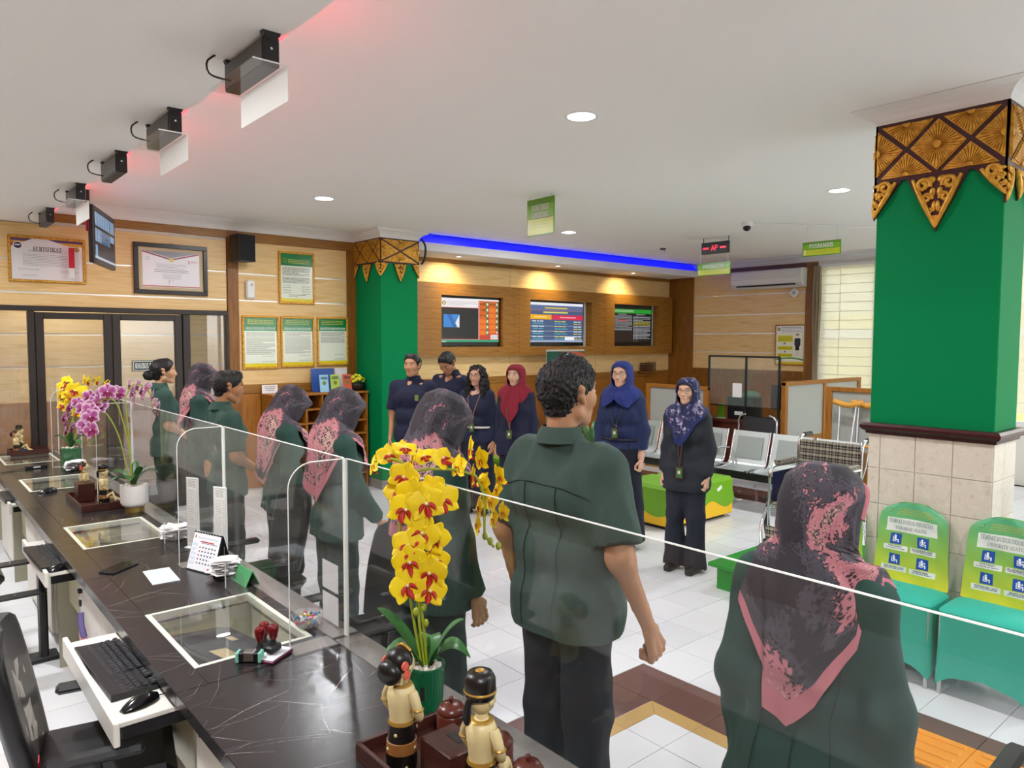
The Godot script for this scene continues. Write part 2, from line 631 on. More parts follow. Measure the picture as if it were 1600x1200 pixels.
# S-shaped plaster coving that runs under a ceiling corner; wall on the side side (turn +1: left of the run)
func crown(a: Vector3, b: Vector3, side := 1.0, drop := 0.115, out := 0.125) -> B:
	var d := (b - a).normalized()
	var o := d.cross(Vector3.UP) * side
	var prof := [Vector2(0, -drop), Vector2(0.012, -drop), Vector2(0.016, -drop * 0.82), Vector2(0.03, -drop * 0.6), Vector2(0.06, -drop * 0.36), Vector2(out * 0.8, -drop * 0.2), Vector2(out * 0.84, -drop * 0.1), Vector2(out, -drop * 0.08), Vector2(out, 0), Vector2(0, 0)]
	var bd := nb()
	for q in prof.size() - 1:
		var p0: Vector2 = prof[q]
		var p1: Vector2 = prof[q + 1]
		var nn := Vector2((p1 - p0).y, -(p1 - p0).x)
		bd.quad(a + o * p0.x + Vector3.UP * p0.y, b + o * p0.x + Vector3.UP * p0.y, b + o * p1.x + Vector3.UP * p1.y, a + o * p1.x + Vector3.UP * p1.y, o * nn.x + Vector3.UP * nn.y)
	return bd

# horizontal boards with pale grooves between them, facing +z (or -x when turned)
func boards(parent: Node, x0: float, x1: float, ys: Array, z: float, m := "maple", turned := false) -> void:
	for q in ys.size() - 1:
		var lo: float = ys[q] + (0.009 if q > 0 else 0.0)
		var hi: float = ys[q + 1] - (0.009 if q < ys.size() - 2 else 0.0)
		var b := nb()
		if turned: b.box(V(z + 0.009, (lo + hi) / 2, (x0 + x1) / 2), V(0.018, hi - lo, x1 - x0), 0.003)
		else: b.box(V((x0 + x1) / 2, (lo + hi) / 2, z - 0.009), V(x1 - x0, hi - lo, 0.018), 0.003)
		part(parent, "board", b, mt(m))
		if q > 0:
			var y: float = ys[q]
			if turned: b = nb().bb(z + 0.008, z + 0.02, y - 0.009, y + 0.009, x0, x1)
			else: b = nb().bb(x0, x1, y - 0.009, y + 0.009, z - 0.02, z - 0.008)
			part(parent, "groove_strip", b, mt("groove"))

# near-black stone with thin pale veins running mostly one way
func marble() -> ImageTexture:
	var im := img(1024, 1024, "262324")
	var r := RandomNumberGenerator.new()
	r.seed = 19
	var f := noise(0.012, FastNoiseLite.TYPE_SIMPLEX_SMOOTH, 3, 8)
	var g := noise(0.006, FastNoiseLite.TYPE_SIMPLEX_SMOOTH, 4, 18)
	for y in 256:
		for x in 256:
			var k := 1.0 + 0.14 * g.get_noise_2d(x * 4, y * 4)
			im.fill_rect(Rect2i(x * 4, y * 4, 4, 4), Color(0.149 * k, 0.137 * k, 0.139 * k))
	for q in 130:
		var p := Vector2(r.randf() * 1024, r.randf() * 1024)
		var a := r.randf_range(-0.5, 0.9) + (1.3 if q % 5 == 0 else 0.0)
		var bright := r.randf_range(0.3, 1.0)
		var n := int(r.randf_range(40, 260))
		for k in n:
			a += f.get_noise_2d(p.x * 2.0, p.y * 2.0 + q * 90) * 0.014
			if r.randf() < 0.012: a += r.randf_range(-0.7, 0.7)
			p += Vector2.from_angle(a)
			var v := bright * (0.45 + 0.55 * sin(PI * k / n)) * (0.7 + 0.6 * f.get_noise_1d(k * 6.0 + q * 50))
			for w in (2 if q % 3 == 0 else 1):
				var x := posmod(int(p.x), 1024)
				var y := posmod(int(p.y) + w, 1024)
				im.set_pixel(x, y, im.get_pixel(x, y).lerp(Color("cfc9c4"), clampf(v, 0, 1)))
	return ImageTexture.create_from_image(im)

# ---------------------------------------------------------------- back wall, left half
func back_wall() -> void:
	var w := nb()
	w.bb(-2.4, 0.3, 0, LOW, ZW - 0.12, ZW - 0.02)
	w.bb(0.3, 2.97, 2.17, CEIL, ZW - 0.12, ZW - 0.02)
	w.bb(2.97, XR + 0.2, 0, CEIL + 0.15, ZW - 0.12, ZW - 0.02)
	var wall := struct("wall_back", w, mt("wall_paint"))
	boards(wall, 0.3, 2.97, [2.17, 2.3, 2.616, 2.965], ZW)
	boards(wall, 3.1, 4.475, [1.32, 1.6, 1.95, 2.3, 2.606, 2.972], ZW)
	part(wall, "top_trim", nb().bb(3.0, 4.6, 2.972, 3.085, ZW - 0.02, ZW + 0.012, 0.003), mt("teak_flat"))
	part(wall, "top_trim", nb().bb(1.17, 3.0, 3.0, 3.085, ZW - 0.02, ZW + 0.012, 0.003), mt("teak_flat"))
	part(wall, "pilaster", nb().bb(2.975, 3.1, 0, 3.085, ZW - 0.02, ZW + 0.02, 0.004), mt("teak"))
	part(wall, "pilaster", nb().bb(4.475, 4.62, 0, 2.972, ZW - 0.02, ZW + 0.012, 0.004), mt("teak"))
	part(wall, "rail", nb().bb(3.1, 4.6, 1.22, 1.32, ZW - 0.02, ZW + 0.016, 0.004), mt("teak_flat"))
	for q in 3:
		part(wall, "wainscot_panel", nb().bb(3.1 + q * 0.5, 3.597 + q * 0.5, 0.1, 1.22, ZW - 0.02, ZW + 0.004, 0.003), mt("oak"))
	# glazed partition with two leaves, corridor wall behind it
	var d := struct("door_2", nb().bb(0.3, 2.975, 2.12, 2.17, ZW - 0.06, ZW + 0.03, 0.004), mt("dark_alu"))
	for x in [[1.05, 1.105], [2.48, 2.555], [2.945, 2.98], [0.3, 0.36]]:
		part(d, "post", nb().bb(x[0], x[1], 0, 2.12, ZW - 0.06, ZW + 0.03, 0.004), mt("dark_alu"))
	for x in [[1.11, 1.785], [1.79, 2.475]]:
		var leaf := group_node(d, "door_leaf")
		part(leaf, "frame", nb().bb(x[0], x[0] + 0.075, 0.01, 2.11, ZW - 0.04, ZW + 0.01, 0.004).bb(x[1] - 0.075, x[1], 0.01, 2.11, ZW - 0.04, ZW + 0.01, 0.004).bb(x[0] + 0.075, x[1] - 0.075, 2.045, 2.11, ZW - 0.04, ZW + 0.01, 0.004).bb(x[0] + 0.075, x[1] - 0.075, 0.01, 0.16, ZW - 0.04, ZW + 0.01, 0.004), mt("dark_alu"))
		part(leaf, "pane", nb().bb(x[0] + 0.075, x[1] - 0.075, 0.16, 2.045, ZW - 0.018, ZW - 0.012), mt("glass"))
	for x in [[0.36, 1.05], [2.555, 2.945]]:
		part(d, "pane", nb().bb(x[0], x[1], 0.02, 2.12, ZW - 0.018, ZW - 0.012), mt("glass"))
	part(d, "handle", nb().tube([V(1.82, 0.95, ZW + 0.05), V(1.82, 1.25, ZW + 0.05)], 0.012, 8), mt("chrome"))
	var cw := struct("wall_corridor", nb().bb(-0.6, 3.6, 0, 2.9, ZW - 1.6, ZW - 1.45).bb(-0.7, -0.6, 0, 2.9, ZW - 1.6, ZW - 0.12).bb(3.6, 3.7, 0, 2.9, ZW - 1.6, ZW - 0.12), mt("wall_paint"))
	boards(cw, -0.6, 3.6, [1.12, 1.52, 1.9, 2.3, 2.7], ZW - 1.43)
	part(cw, "wainscot_panel", nb().bb(-0.6, 3.6, 0, 1.12, ZW - 1.45, ZW - 1.42), mt("oak"))
	struct("ceiling_corridor", nb().bb(-0.7, 3.7, 2.9, 3.0, ZW - 1.6, ZW - 0.12), mt("ceiling_paint"))
	lamp(V(1.5, 2.9, ZW - 0.8), "of the corridor behind the glass doors", 0.085, 1.2)
	# sign on the door leaf
	var s := thing("door_sign", "dark green sign with white lettering on the glass door", "sign", V(2.14, 1.565, ZW + 0.014))
	part(s, "plate", nb().box(Vector3.ZERO, V(0.345, 0.115, 0.006), 0.002), mt("sign_dark", "16362c", 0.4))
	part(s, "border", frame_box(0.318, 0.088, 0.006, 0.008, 0.001), mt("white_plastic"))
	text(s, "KHUSUS PEGAWAI", 0.29, 0.058, mt("white_plastic"), at(V(0, 0, 0.0045)), "Droid Sans", true)
	certificates()
	posters()

func certificates() -> void:
	var im := img(640, 448, "e4e0e0")
	for q in 90:
		rect(im, 0, q, 190 - q * 2, 1, "6a3b6e" if q < 30 else "d8a028" if q < 48 else "b84a46")
		if q < 60: rect(im, 330 + q * 3, q, 310 - q * 3, 1, "573a72" if q < 26 else "d9a63a")
	disc(im, 60, 80, 42, "f2efe9"); disc(im, 60, 80, 34, "2c2d48"); rect(im, 36, 70, 48, 12, "f2efe9")
	disc(im, 585, 90, 28, "b08a4a")
	lines(im, 150, 120, 520, 150, 12, "55505a", 4)
	lines(im, 100, 170, 560, 300, 17, "3d3a44", 5, 3)
	lines(im, 60, 330, 240, 350, 12, "4a4652", 6)
	lines(im, 430, 340, 600, 360, 12, "4a4652", 8)
	lines(im, 90, 395, 230, 420, 12, "4a4652", 9)
	var c := thing("framed_certificate", "gold framed certificate headed SERTIFIKAT hung above the glass doors", "certificate", V(1.235, 2.62, ZW + 0.015))
	part(c, "frame", frame_box(0.6, 0.395, 0.025, 0.026, 0.006), mt("gold"))
	part(c, "sheet", card(0.6, 0.395), printed("cert_a", im))
	text(c, "SERTIFIKAT", 0.24, 0.042, mt("ink"), at(V(0.0, 0.1, 0.002)), "Droid Serif", true)
	im = img(640, 448, "e9e7ea")
	for x in 640:
		var k := absf(x - 320) / 320.0
		rect(im, x, 0, 1, int(110 - k * 88), "8f2330"); rect(im, x, 0, 1, int(94 - k * 88), "c9c6cc"); rect(im, x, 0, 1, int(80 - k * 80), "8c8a92")
	rect(im, 0, 430, 640, 12, "b5442c")
	disc(im, 320, 104, 26, "d9c24e"); disc(im, 60, 96, 22, "9a99a0"); disc(im, 60, 96, 18, "e9e7ea")
	for q in 22:
		rect(im, 505 + q, 96 + q, 8, 4, "b52438"); rect(im, 505 + q, 140 - q, 8, 4, "b52438")
	lines(im, 120, 10, 520, 44, 18, "55525c", 3, 3)
	lines(im, 545, 104, 620, 136, 12, "b52438", 2, 4)
	lines(im, 150, 160, 490, 215, 16, "44424c", 4, 3)
	lines(im, 130, 232, 510, 262, 22, "26242c", 5, 6)
	lines(im, 220, 285, 430, 340, 17, "44424c", 6, 3)
	for q in 24: rect(im, 290 + int(10 * sin(q * 0.5)), 352 + q * 2, 4, 3, "26242c"); rect(im, 335 + int(8 * sin(q * 0.9)), 350 + q * 2, 4, 3, "26242c") if false else rect(im, 335, 350 + q, 3, 2, "26242c")
	c = thing("framed_certificate", "dark wood framed certificate with red and gold chevron, right of the hanging monitor", "certificate", V(2.378, 2.6, ZW + 0.018))
	part(c, "frame", frame_box(0.66, 0.45, 0.045, 0.034, 0.004), mt("frame_dark", "1f1511", 0.35))
	part(c, "mount", nb().box(V(0, 0, -0.004), V(0.66, 0.45, 0.008)), mt("mount", "c9b691", 0.7))
	part(c, "sheet", card(0.58, 0.385), printed("cert_b", im), at(V(0, 0, 0.001)))
	part(c, "hook", nb().tube([V(-0.03, 0.27, 0), V(0, 0.3, 0), V(0.03, 0.27, 0)], 0.003, 6), mt("alu"))

func posters() -> void:
	var spots := [
		[V(3.35, 1.815, ZW), 0.44, 0.625, "framed green and white policy poster, leftmost of the three in a row", "MAKLUMAT SISTEM MANAJEMEN ANTI PENYUAPAN", 0],
		[V(3.808, 1.82, ZW), 0.43, 0.615, "framed green and white policy poster, middle of the three in a row", "KEBIJAKAN MUTU ANTI PENYUAPAN", 1],
		[V(4.27, 1.828, ZW), 0.425, 0.61, "framed green and white policy poster beside the green column, rightmost of three", "SASARAN SISTEM MANAJEMEN ANTI PENYUAPAN", 2],
		[V(3.806, 2.59, ZW), 0.455, 0.625, "framed green and white poster hung alone above the three lower posters", "", 3]]
	for s in spots:
		var w: float = s[1]
		var h: float = s[2]
		var im := img(384, 560, "dfe6d4")
		rect(im, 0, 0, 384, 150 if s[5] < 3 else 140, "0b7a3b")
		for y in 40: rect(im, 0, 520 + y, 384, 1, "e6cf1c" if y > 6 else "c9cf3a")
		for q in 40: rect(im, q * 10, 530 + (q * 7) % 18, 4, 12, "c9ae10")
		if s[5] < 3:
			rect(im, 14, 104, 356, 40, "2f9a6a")
			lines(im, 40, 24, 345, 76, 20, "d6d03c", 3 + s[5], 6)
			lines(im, 24, 165, 360, 215, 11, "3b453c", 5 + s[5], 4)
			lines(im, 24, 225, 360, 420, 11, "3b453c", 15 + s[5], 4) if s[5] < 2 else lines(im, 24, 225, 360, 300, 11, "3b453c", 25, 4)
			lines(im, 210, 440, 350, 450, 9, "3b453c", 6, 3); lines(im, 200, 500, 360, 512, 9, "3b453c", 8, 4)
		else:
			disc(im, 50, 80, 26, "7d8d2a"); disc(im, 50, 80, 17, "0b7a3b")
			lines(im, 90, 66, 350, 116, 18, "cfd34a", 3, 6)
			lines(im, 24, 160, 350, 250, 14, "232a24", 5, 6); lines(im, 24, 275, 350, 340, 14, "232a24", 6, 6)
			lines(im, 24, 365, 120, 460, 28, "232a24", 7, 5); lines(im, 250, 375, 350, 470, 28, "232a24", 8, 5); lines(im, 90, 475, 300, 505, 16, "232a24", 9, 5)
		var p := thing("framed_poster", s[3], "poster", s[0] + V(0, 0, 0.015), 0.0, "green posters on the back wall")
		part(p, "frame", frame_box(w - 0.05, h - 0.05, 0.025, 0.026, 0.006), mt("gold"))
		part(p, "sheet", card(w - 0.05, h - 0.05), printed("poster_%d" % s[5], im, 0.15))
		if s[4]: text(p, s[4], w - 0.085, 0.034, mt("paper"), at(V(0, (h - 0.05) * (0.5 - 124.0 / 560), 0.002)), "Droid Serif", true)

# ---------------------------------------------------------------- back wall, television half
func screen_wall() -> void:
	var wall: Node = get_node("wall_back")
	var xs := [5.15, 7.2, 9.1, XR]
	for q in 3:
		part(wall, "board", nb().bb(xs[q] + 0.002, xs[q + 1] - 0.002, 2.64, 2.93, ZW - 0.018, ZW, 0.003), mt("maple"))
		part(wall, "board", nb().bb(xs[q] + 0.002, xs[q + 1] - 0.002, 1.31, 1.62, ZW - 0.018, ZW, 0.003), mt("maple"))
	part(wall, "top_trim", nb().bb(5.1, XR, 2.93, 3.0, ZW - 0.02, ZW + 0.012, 0.003), mt("teak_flat"))
	part(wall, "rail", nb().bb(5.1, XR, 1.21, 1.31, ZW - 0.02, ZW + 0.016, 0.004), mt("teak_flat"))
	for q in 8:
		part(wall, "wainscot_panel", nb().bb(5.1 + q * 0.75, 5.847 + q * 0.75, 0.1, 1.21, ZW - 0.02, ZW + 0.004, 0.003), mt("oak"))
	# brown box with three openings for the screens
	var holes := [[5.85, 6.96], [7.5, 8.86], [9.42, 10.62]]
	var z0 := ZW
	var z1 := ZW + 0.13
	var bx := [5.13, 7.28, 9.17, XR - 0.1]
	for q in 3:
		var h: Array = holes[q]
		var pb := nb()
		pb.bb(bx[q], h[0], 1.62, 2.64, z0, z1).bb(h[1], bx[q + 1] - 0.003, 1.62, 2.64, z0, z1).bb(h[0], h[1], 2.475, 2.64, z0, z1).bb(h[0], h[1], 1.62, 1.755, z0, z1)
		part(wall, "screen_surround", pb, mt("teak_flat"))
	# plaster pelmet with its cove light
	var so := struct("trim_2", nb().bb(5.13, XR - 0.04, 2.985, 3.09, ZW - 0.02, -7.85, 0.004), mt("white_paint"))
	part(so, "shelf_back", nb().bb(5.15, XR, 3.09, CEIL + 0.15, ZW - 0.02, ZW + 0.02), mt("white_paint"))
	part(so, "cove_top", nb().bb(5.15, XR, CEIL + 0.1, CEIL + 0.15, ZW, -7.85), mt("white_paint"))
	var strip := thing("led_cove_light", "long strip of deep blue light glowing in the ceiling cove above the televisions", "light", V(7.95, 3.1, -7.92))
	part(strip, "led_strip", nb().bb(-2.8, 3.1, 0.0, 0.1, -0.01, 0.0), glow("cove_glow", "0a12ff", 0.9))
	var l := AreaLight3D.new()
	l.name = "blue_wash"
	l.area_size = Vector2(5.4, 0.08)
	l.light_color = Color("1a24ff")
	l.light_energy = 0.3
	l.shadow_enabled = true
	l.rotation_degrees.y = 180
	l.position = V(0, 0.05, 0.012)
	strip.add_child(l)
	var n3 := ["left", "middle", "right"]
	for q in 3:
		var sp := thing("spotlight", "small round spotlight under the pelmet above the %s television" % n3[q], "light", V([5.97, 7.84, 9.6][q], 2.985, -8.12), 0.0, "pelmet spotlights")
		part(sp, "trim_ring", nb().lathe([Vector2(0.03, -0.004), Vector2(0.042, -0.006), Vector2(0.045, 0), Vector2(0.03, 0)], 20), mt("white_plastic"))
		part(sp, "lamp_lens", nb().lathe([Vector2(0, -0.003), Vector2(0.03, -0.003)], 20), glow("lamp_glow", "fdfbf4", 6.0))
		var s := SpotLight3D.new()
		s.name = "spot"
		s.spot_angle = 60
		s.light_energy = 0.9
		s.light_size = 0.03
		s.light_color = Color("ffe9b8")
		s.shadow_enabled = true
		s.rotation_degrees = V(-58, 0, 0)
		s.position = V(0, -0.01, 0)
		sp.add_child(s)
	televisions(holes, z1)

func televisions(holes: Array, z1: float) -> void:
	# left: queue board
	var im := img(720, 512, "f2eef0")
	rect(im, 0, 110, 460, 372, "17181c"); rect(im, 0, 106, 460, 6, "c33"); rect(im, 454, 20, 6, 460, "c33"); rect(im, 0, 474, 460, 6, "c33"); rect(im, 0, 106, 6, 372, "c33")
	disc(im, 36, 58, 24, "9a7a30"); disc(im, 36, 58, 15, "e9d9a0")
	lines(im, 76, 40, 440, 90, 18, "b59a9a", 3, 5)
	rect(im, 30, 190, 190, 150, "2a86d6")
	for y in 150: rect(im, 220 - y / 2, 190 + y, y / 2, 1, "e8edf2")
	for y in 75: rect(im, 70 + y, 190 + y * 2, 50, 2, "1f66b4")
	rect(im, 466, 20, 254, 470, "c8402e")
	for q in 6:
		for c in 2:
			rect(im, 470 + c * 124, 30 + q * 68, 84, 58, "f07a1e"); rect(im, 556 + c * 124, 30 + q * 68, 30, 58, "1a8a44")
			rect(im, 562 + c * 124, 44 + q * 68, 18, 28, "e9f0e2")
	rect(im, 590, 408, 130, 82, "d8342a"); rect(im, 612, 424, 100, 54, "f4f2f2")
	rect(im, 0, 484, 720, 28, "2f9c78"); rect(im, 0, 502, 60, 10, "dfe9e6")
	tv("flat television showing the queue numbers, leftmost of three on the wall", holes[0], z1, im, [["A000", 0.055], ["08:09", 0.06]], 0)
	# middle: hearing list
	im = img(720, 512, "45597e")
	rect(im, 0, 0, 720, 34, "e9eaf2"); rect(im, 0, 34, 720, 66, "5b6c94"); rect(im, 200, 60, 300, 16, "e0c33c"); rect(im, 0, 98, 720, 5, "c86a5a")
	rect(im, 180, 116, 330, 18, "d9d76a")
	rect(im, 0, 156, 288, 62, "eda914"); rect(im, 296, 156, 424, 62, "d62b50"); rect(im, 60, 180, 170, 14, "f6dd8a"); rect(im, 400, 180, 220, 14, "f3a6b4")
	for q in 4:
		rect(im, 0, 300 + q * 66, 720, 3, "c9d2e4")
		lines(im, 40, 234 + q * 66, 190, 252 + q * 66, 24, "eef2fa", 3 + q, 12); lines(im, 50, 264 + q * 66, 180, 280 + q * 66, 24, "4fd0d8", 8 + q, 9)
		lines(im, 330, 238 + q * 66, 480, 256 + q * 66, 24, "e9d64a", 4 + q, 9); lines(im, 330, 268 + q * 66, 500, 284 + q * 66, 24, "4fd0d8", 9 + q, 8)
		lines(im, 590, 238 + q * 66, 700, 256 + q * 66, 24, "eef2fa", 5 + q, 9); lines(im, 590, 268 + q * 66, 700, 284 + q * 66, 24, "e9d64a", 6 + q, 9)
	rect(im, 0, 484, 720, 28, "98a8c8"); rect(im, 470, 440, 130, 44, "f0f0f4")
	tv("flat television showing a blue table with yellow and red headings, middle of three", holes[1], z1, im, [], 1)
	# right: dark schedule
	im = img(720, 512, "14151a")
	rect(im, 0, 36, 720, 60, "1f9a30"); lines(im, 30, 52, 380, 84, 18, "d6f0d0", 3, 7)
	lines(im, 90, 108, 240, 116, 20, "d8d8da", 3, 6); lines(im, 430, 108, 600, 116, 20, "d8d8da", 4, 6)
	for q in 5:
		for y in [138, 158, 178, 198, 218, 238]:
			pass
		rect(im, 10, 160 + q * 44, 350, 3, "d6d6da"); rect(im, 380, 140 + q * 66, 330, 3, "d6d6da")
		lines(im, 14, 130 + q * 44, 350, 152 + q * 44, 16, "b9b9be", 4 + q, 6); lines(im, 384, 150 + q * 66, 700, 196 + q * 66, 20, "c9c9ce" if q != 1 else "e0d040", 6 + q, 6)
	rect(im, 380, 130, 3, 370, "d6d6da"); rect(im, 440, 130, 3, 370, "d6d6da"); rect(im, 90, 190, 160, 14, "c8302e")
	rect(im, 10, 350, 350, 150, "241a1c")
	tv("flat television showing a dark schedule under a green heading, rightmost of three", holes[2], z1, im, [], 2)

func tv(label: String, hole: Array, z1: float, im: Image, words: Array, k: int) -> void:
	var w: float = hole[1] - hole[0]
	var o := thing("television", label, "television", V((hole[0] + hole[1]) / 2 - (0.06 if k else 0.0), 2.115, z1 - 0.06))
	var sw := w - (0.02 if k == 0 else 0.13)
	part(o, "casing", nb().box(V(0, 0, -0.03), V(sw, 0.7, 0.05), 0.006), mt("black_gloss"))
	var ex := [0.5, 0.52, 0.2][k] as float
	var scr := part(o, "screen", card(sw - 0.05, 0.62), glow("tv_screen_%d" % k, "ffffff", [0.55, 0.58, 0.5][k], ImageTexture.create_from_image(im)), at(V(0, 0.018, -0.0035)))
	if k == 0:
		for q in 3: text(scr, ["A000", "C000", "D016"][q], 0.115, 0.045, mt("ink"), at(V((512.0 / 720 - 0.5) * (sw - 0.05), 0.62 * (0.5 - (59.0 + q * 68) / 512), 0.002)), "Droid Sans", true)
		text(scr, "B000", 0.115, 0.045, mt("ink"), at(V((636.0 / 720 - 0.5) * (sw - 0.05), 0.62 * (0.5 - 59.0 / 512), 0.002)), "Droid Sans", true)
		text(scr, "08:09", 0.14, 0.05, mt("clock_ink", "7d7480", 0.6), at(V((662.0 / 720 - 0.5) * (sw - 0.05), 0.62 * (0.5 - 451.0 / 512), 0.002)))
	var l := AreaLight3D.new()
	l.name = "screen_light"
	l.area_size = Vector2(sw - 0.06, 0.6)
	l.light_energy = ex * 0.25
	l.light_color = Color("dfe6f5")
	l.shadow_enabled = true
	l.rotation_degrees.y = 180
	l.position = V(0, 0.018, 0.004)
	o.add_child(l)

# ---------------------------------------------------------------- right wall with its windows
func right_wall() -> void:
	var wins := [[-5.62, -3.95], [-3.2, -1.5], [-0.7, 1.0], [1.6, 3.2]]
	var w := nb()
	var z := ZW - 0.1
	for a in wins:
		w.bb(XR, XR + 0.2, 0, CEIL + 0.15, z, a[0])
		w.bb(XR, XR + 0.2, 0, 0.75, a[0], a[1])
		w.bb(XR, XR + 0.2, 3.03, CEIL + 0.15, a[0], a[1])
		z = a[1]
	w.bb(XR, XR + 0.2, 0, CEIL + 0.15, z, 3.8)
	var wall := struct("wall_right", w, mt("wall_paint"))
	boards(wall, -7.95, -5.84, [1.37, 1.66, 1.98, 2.3, 2.63, 3.02], XR - 0.02, "maple", true)
	for s in [[-8.49, -7.95, 0.0, 3.09], [-5.84, -5.66, 0.0, 3.09]]:
		part(wall, "pilaster", nb().bb(XR - 0.035, XR, s[2], s[3], s[0], s[1], 0.004), mt("teak"))
	part(wall, "top_trim", nb().bb(XR - 0.035, XR, 3.02, 3.09, -7.95, -5.84, 0.003), mt("teak_dark", "5e3a1c", 0.4))
	part(wall, "rail", nb().bb(XR - 0.035, XR, 1.25, 1.37, -7.95, -5.84, 0.003), mt("teak"))
	for q in 3: part(wall, "wainscot_panel", nb().bb(XR - 0.025, XR, 0.1, 1.25, -7.95 + q * 0.704, -7.95 + q * 0.704 + 0.7, 0.003), mt("teak"))
	var cr := crown(V(XR, CEIL, 3.6), V(XR, CEIL, ZW), -1.0)
	struct("trim_3", cr, mt("white_paint"))
	var k := 0
	for a in wins:
		k += 1
		var f := nb()
		f.bb(XR + 0.05, XR + 0.1, 0.75, 0.82, a[0], a[1]).bb(XR + 0.05, XR + 0.1, 2.96, 3.03, a[0], a[1]).bb(XR + 0.05, XR + 0.1, 0.82, 2.96, a[0], a[0] + 0.06).bb(XR + 0.05, XR + 0.1, 0.82, 2.96, a[1] - 0.06, a[1]).bb(XR + 0.05, XR + 0.1, 0.82, 2.96, (a[0] + a[1]) / 2 - 0.03, (a[0] + a[1]) / 2 + 0.03)
		var win := struct("window_%d" % k, f, mt("white_plastic"))
		part(win, "pane", nb().bb(XR + 0.07, XR + 0.076, 0.82, 2.96, a[0] + 0.06, a[1] - 0.06), mt("glass"))
		if k <= 2:
			# pale fabric blind, sewn in bands
			var bl := thing("window_blind", "pale translucent fabric blind drawn over the window " + ("beside the tied curtain" if k == 1 else "hidden behind the big column"), "blind", V(XR - 0.03, 0, (a[0] + a[1]) / 2))
			part(bl, "head_rail", nb().box(V(0.0, 3.02, 0), V(0.05, 0.05, a[1] - a[0]), 0.006), mt("white_plastic"))
			var fab := mt("blind_fabric", "f0ece0", 0.8, 0.0, {"backlight_enabled": true, "backlight": Color("d8d2c0")})
			fab.transparency = BaseMaterial3D.TRANSPARENCY_ALPHA
			fab.albedo_color.a = 0.72
			for q in 15:
				part(bl, "band", nb().box(V(0.001 * (q % 2), 2.93 - q * 0.138, 0), V(0.004, 0.139, a[1] - a[0] - 0.02), 0.001), fab)
			for q in 14:
				part(bl, "seam", nb().box(V(-0.003, 2.861 - q * 0.138, 0), V(0.003, 0.007, a[1] - a[0] - 0.02)), mt("cord", "d6d0bf", 0.8))
			for q in 3:
				part(bl, "cord", nb().bb(-0.006, -0.003, 0.88, 3.0, (q - 1) * 0.5 - 0.003, (q - 1) * 0.5 + 0.003), mt("cord", "d6d0bf", 0.8))
	# gathered curtain by the window
	var cu := thing("curtain", "narrow cream curtain gathered at the left side of the window", "curtain", V(XR - 0.06, 0, -5.64))
	var rows := []
	for r in 15:
		var y := 3.02 - r * 0.16
		var ring := PackedVector3Array()
		for q in 25:
			ring.append(V(0.03 * sin(q * 1.7) * (0.6 + 0.4 * sin(r * 0.4)), y, (q / 24.0 - 0.5) * (0.11 + 0.025 * sin(r * 0.5))))
		rows.append(ring)
	part(cu, "cloth", nb().grid(rows), mt("curtain_cloth", "b9aa8c", 0.9))
	# pale yellow building outside
	var bd := thing("building", "pale yellow building seen blurred through the window blind", "building", V(XR + 4.0, 0, -6))
	part(bd, "facade", nb().bb(0, 0.3, 0.0, 2.4, -9, 9), mt("yellow_wall", "f2d873", 0.8))
	part(bd, "ledge", nb().bb(-0.15, 0.3, 1.9, 2.1, -9, 9), mt("white_paint"))
	part(bd, "upper_wall", nb().bb(0.0, 0.3, 2.4, 5.5, -9, 9), mt("pale_wall", "efe6c4", 0.8))
	# air conditioner
	var ac := thing("air_conditioner", "white split air conditioner high on the panelled side wall", "air conditioner", V(XR - 0.02, 2.86, -6.44))
	var pr := PackedVector2Array([Vector2(0, 0.145), Vector2(-0.17, 0.145), Vector2(-0.215, 0.12), Vector2(-0.225, 0.02), Vector2(-0.21, -0.08), Vector2(-0.16, -0.135), Vector2(-0.05, -0.15), Vector2(0, -0.15)])
	part(ac, "casing", nb().prism(pr, -0.62, 0.62), mt("ac_white", "dcd9d0", 0.35))
	part(ac, "outlet_slot", nb().box(V(-0.196, -0.106, 0), V(0.012, 0.022, 1.05), 0.002, Basis(Vector3.BACK, 0.7)), mt("black_plastic"))
	part(ac, "flap", nb().box(V(-0.16, -0.14, 0), V(0.08, 0.006, 1.08), 0.002, Basis(Vector3.BACK, -0.35)), mt("white_plastic"))
	part(ac, "seam", nb().bb(-0.226, -0.222, 0.0, 0.004, -0.61, 0.61), mt("seam_grey", "a9a69c", 0.6))
	# small white box hung askew below it
	var wb := thing("wall_box", "small white square box hung tilted under the air conditioner", "box", V(XR - 0.05, 2.62, -6.02))
	part(wb, "casing", nb().box(Vector3.ZERO, V(0.03, 0.12, 0.12), 0.004, Basis(Vector3.RIGHT, 0.75)), mt("white_plastic"))
	part(wb, "grille", nb().box(V(-0.016, 0, 0), V(0.004, 0.05, 0.05), 0.001, Basis(Vector3.RIGHT, 0.75)), mt("seam_grey"))
	# procedure poster
	var im := img(256, 340, "e9e6cf")
	rect(im, 0, 0, 256, 60, "efeee6"); disc(im, 24, 30, 16, "2c6b33"); disc(im, 24, 30, 9, "d2c04a")
	lines(im, 50, 12, 240, 56, 13, "3a3d30", 3, 4)
	rect(im, 14, 84, 140, 60, "d9d322"); rect(im, 14, 180, 140, 34, "d9d322"); rect(im, 14, 246, 140, 30, "d9d322")
	lines(im, 22, 96, 148, 136, 11, "6b6a20", 4, 3); lines(im, 22, 190, 148, 208, 10, "6b6a20", 5, 3); lines(im, 22, 254, 148, 270, 10, "6b6a20", 6, 3)
	for q in 12: rect(im, 70 - (6 - q / 2), 150 + 12 - q, 12 - q, 1, "3a3d30"); rect(im, 78, 148, 10, 16, "4a4d40"); rect(im, 78, 220, 10, 16, "4a4d40")
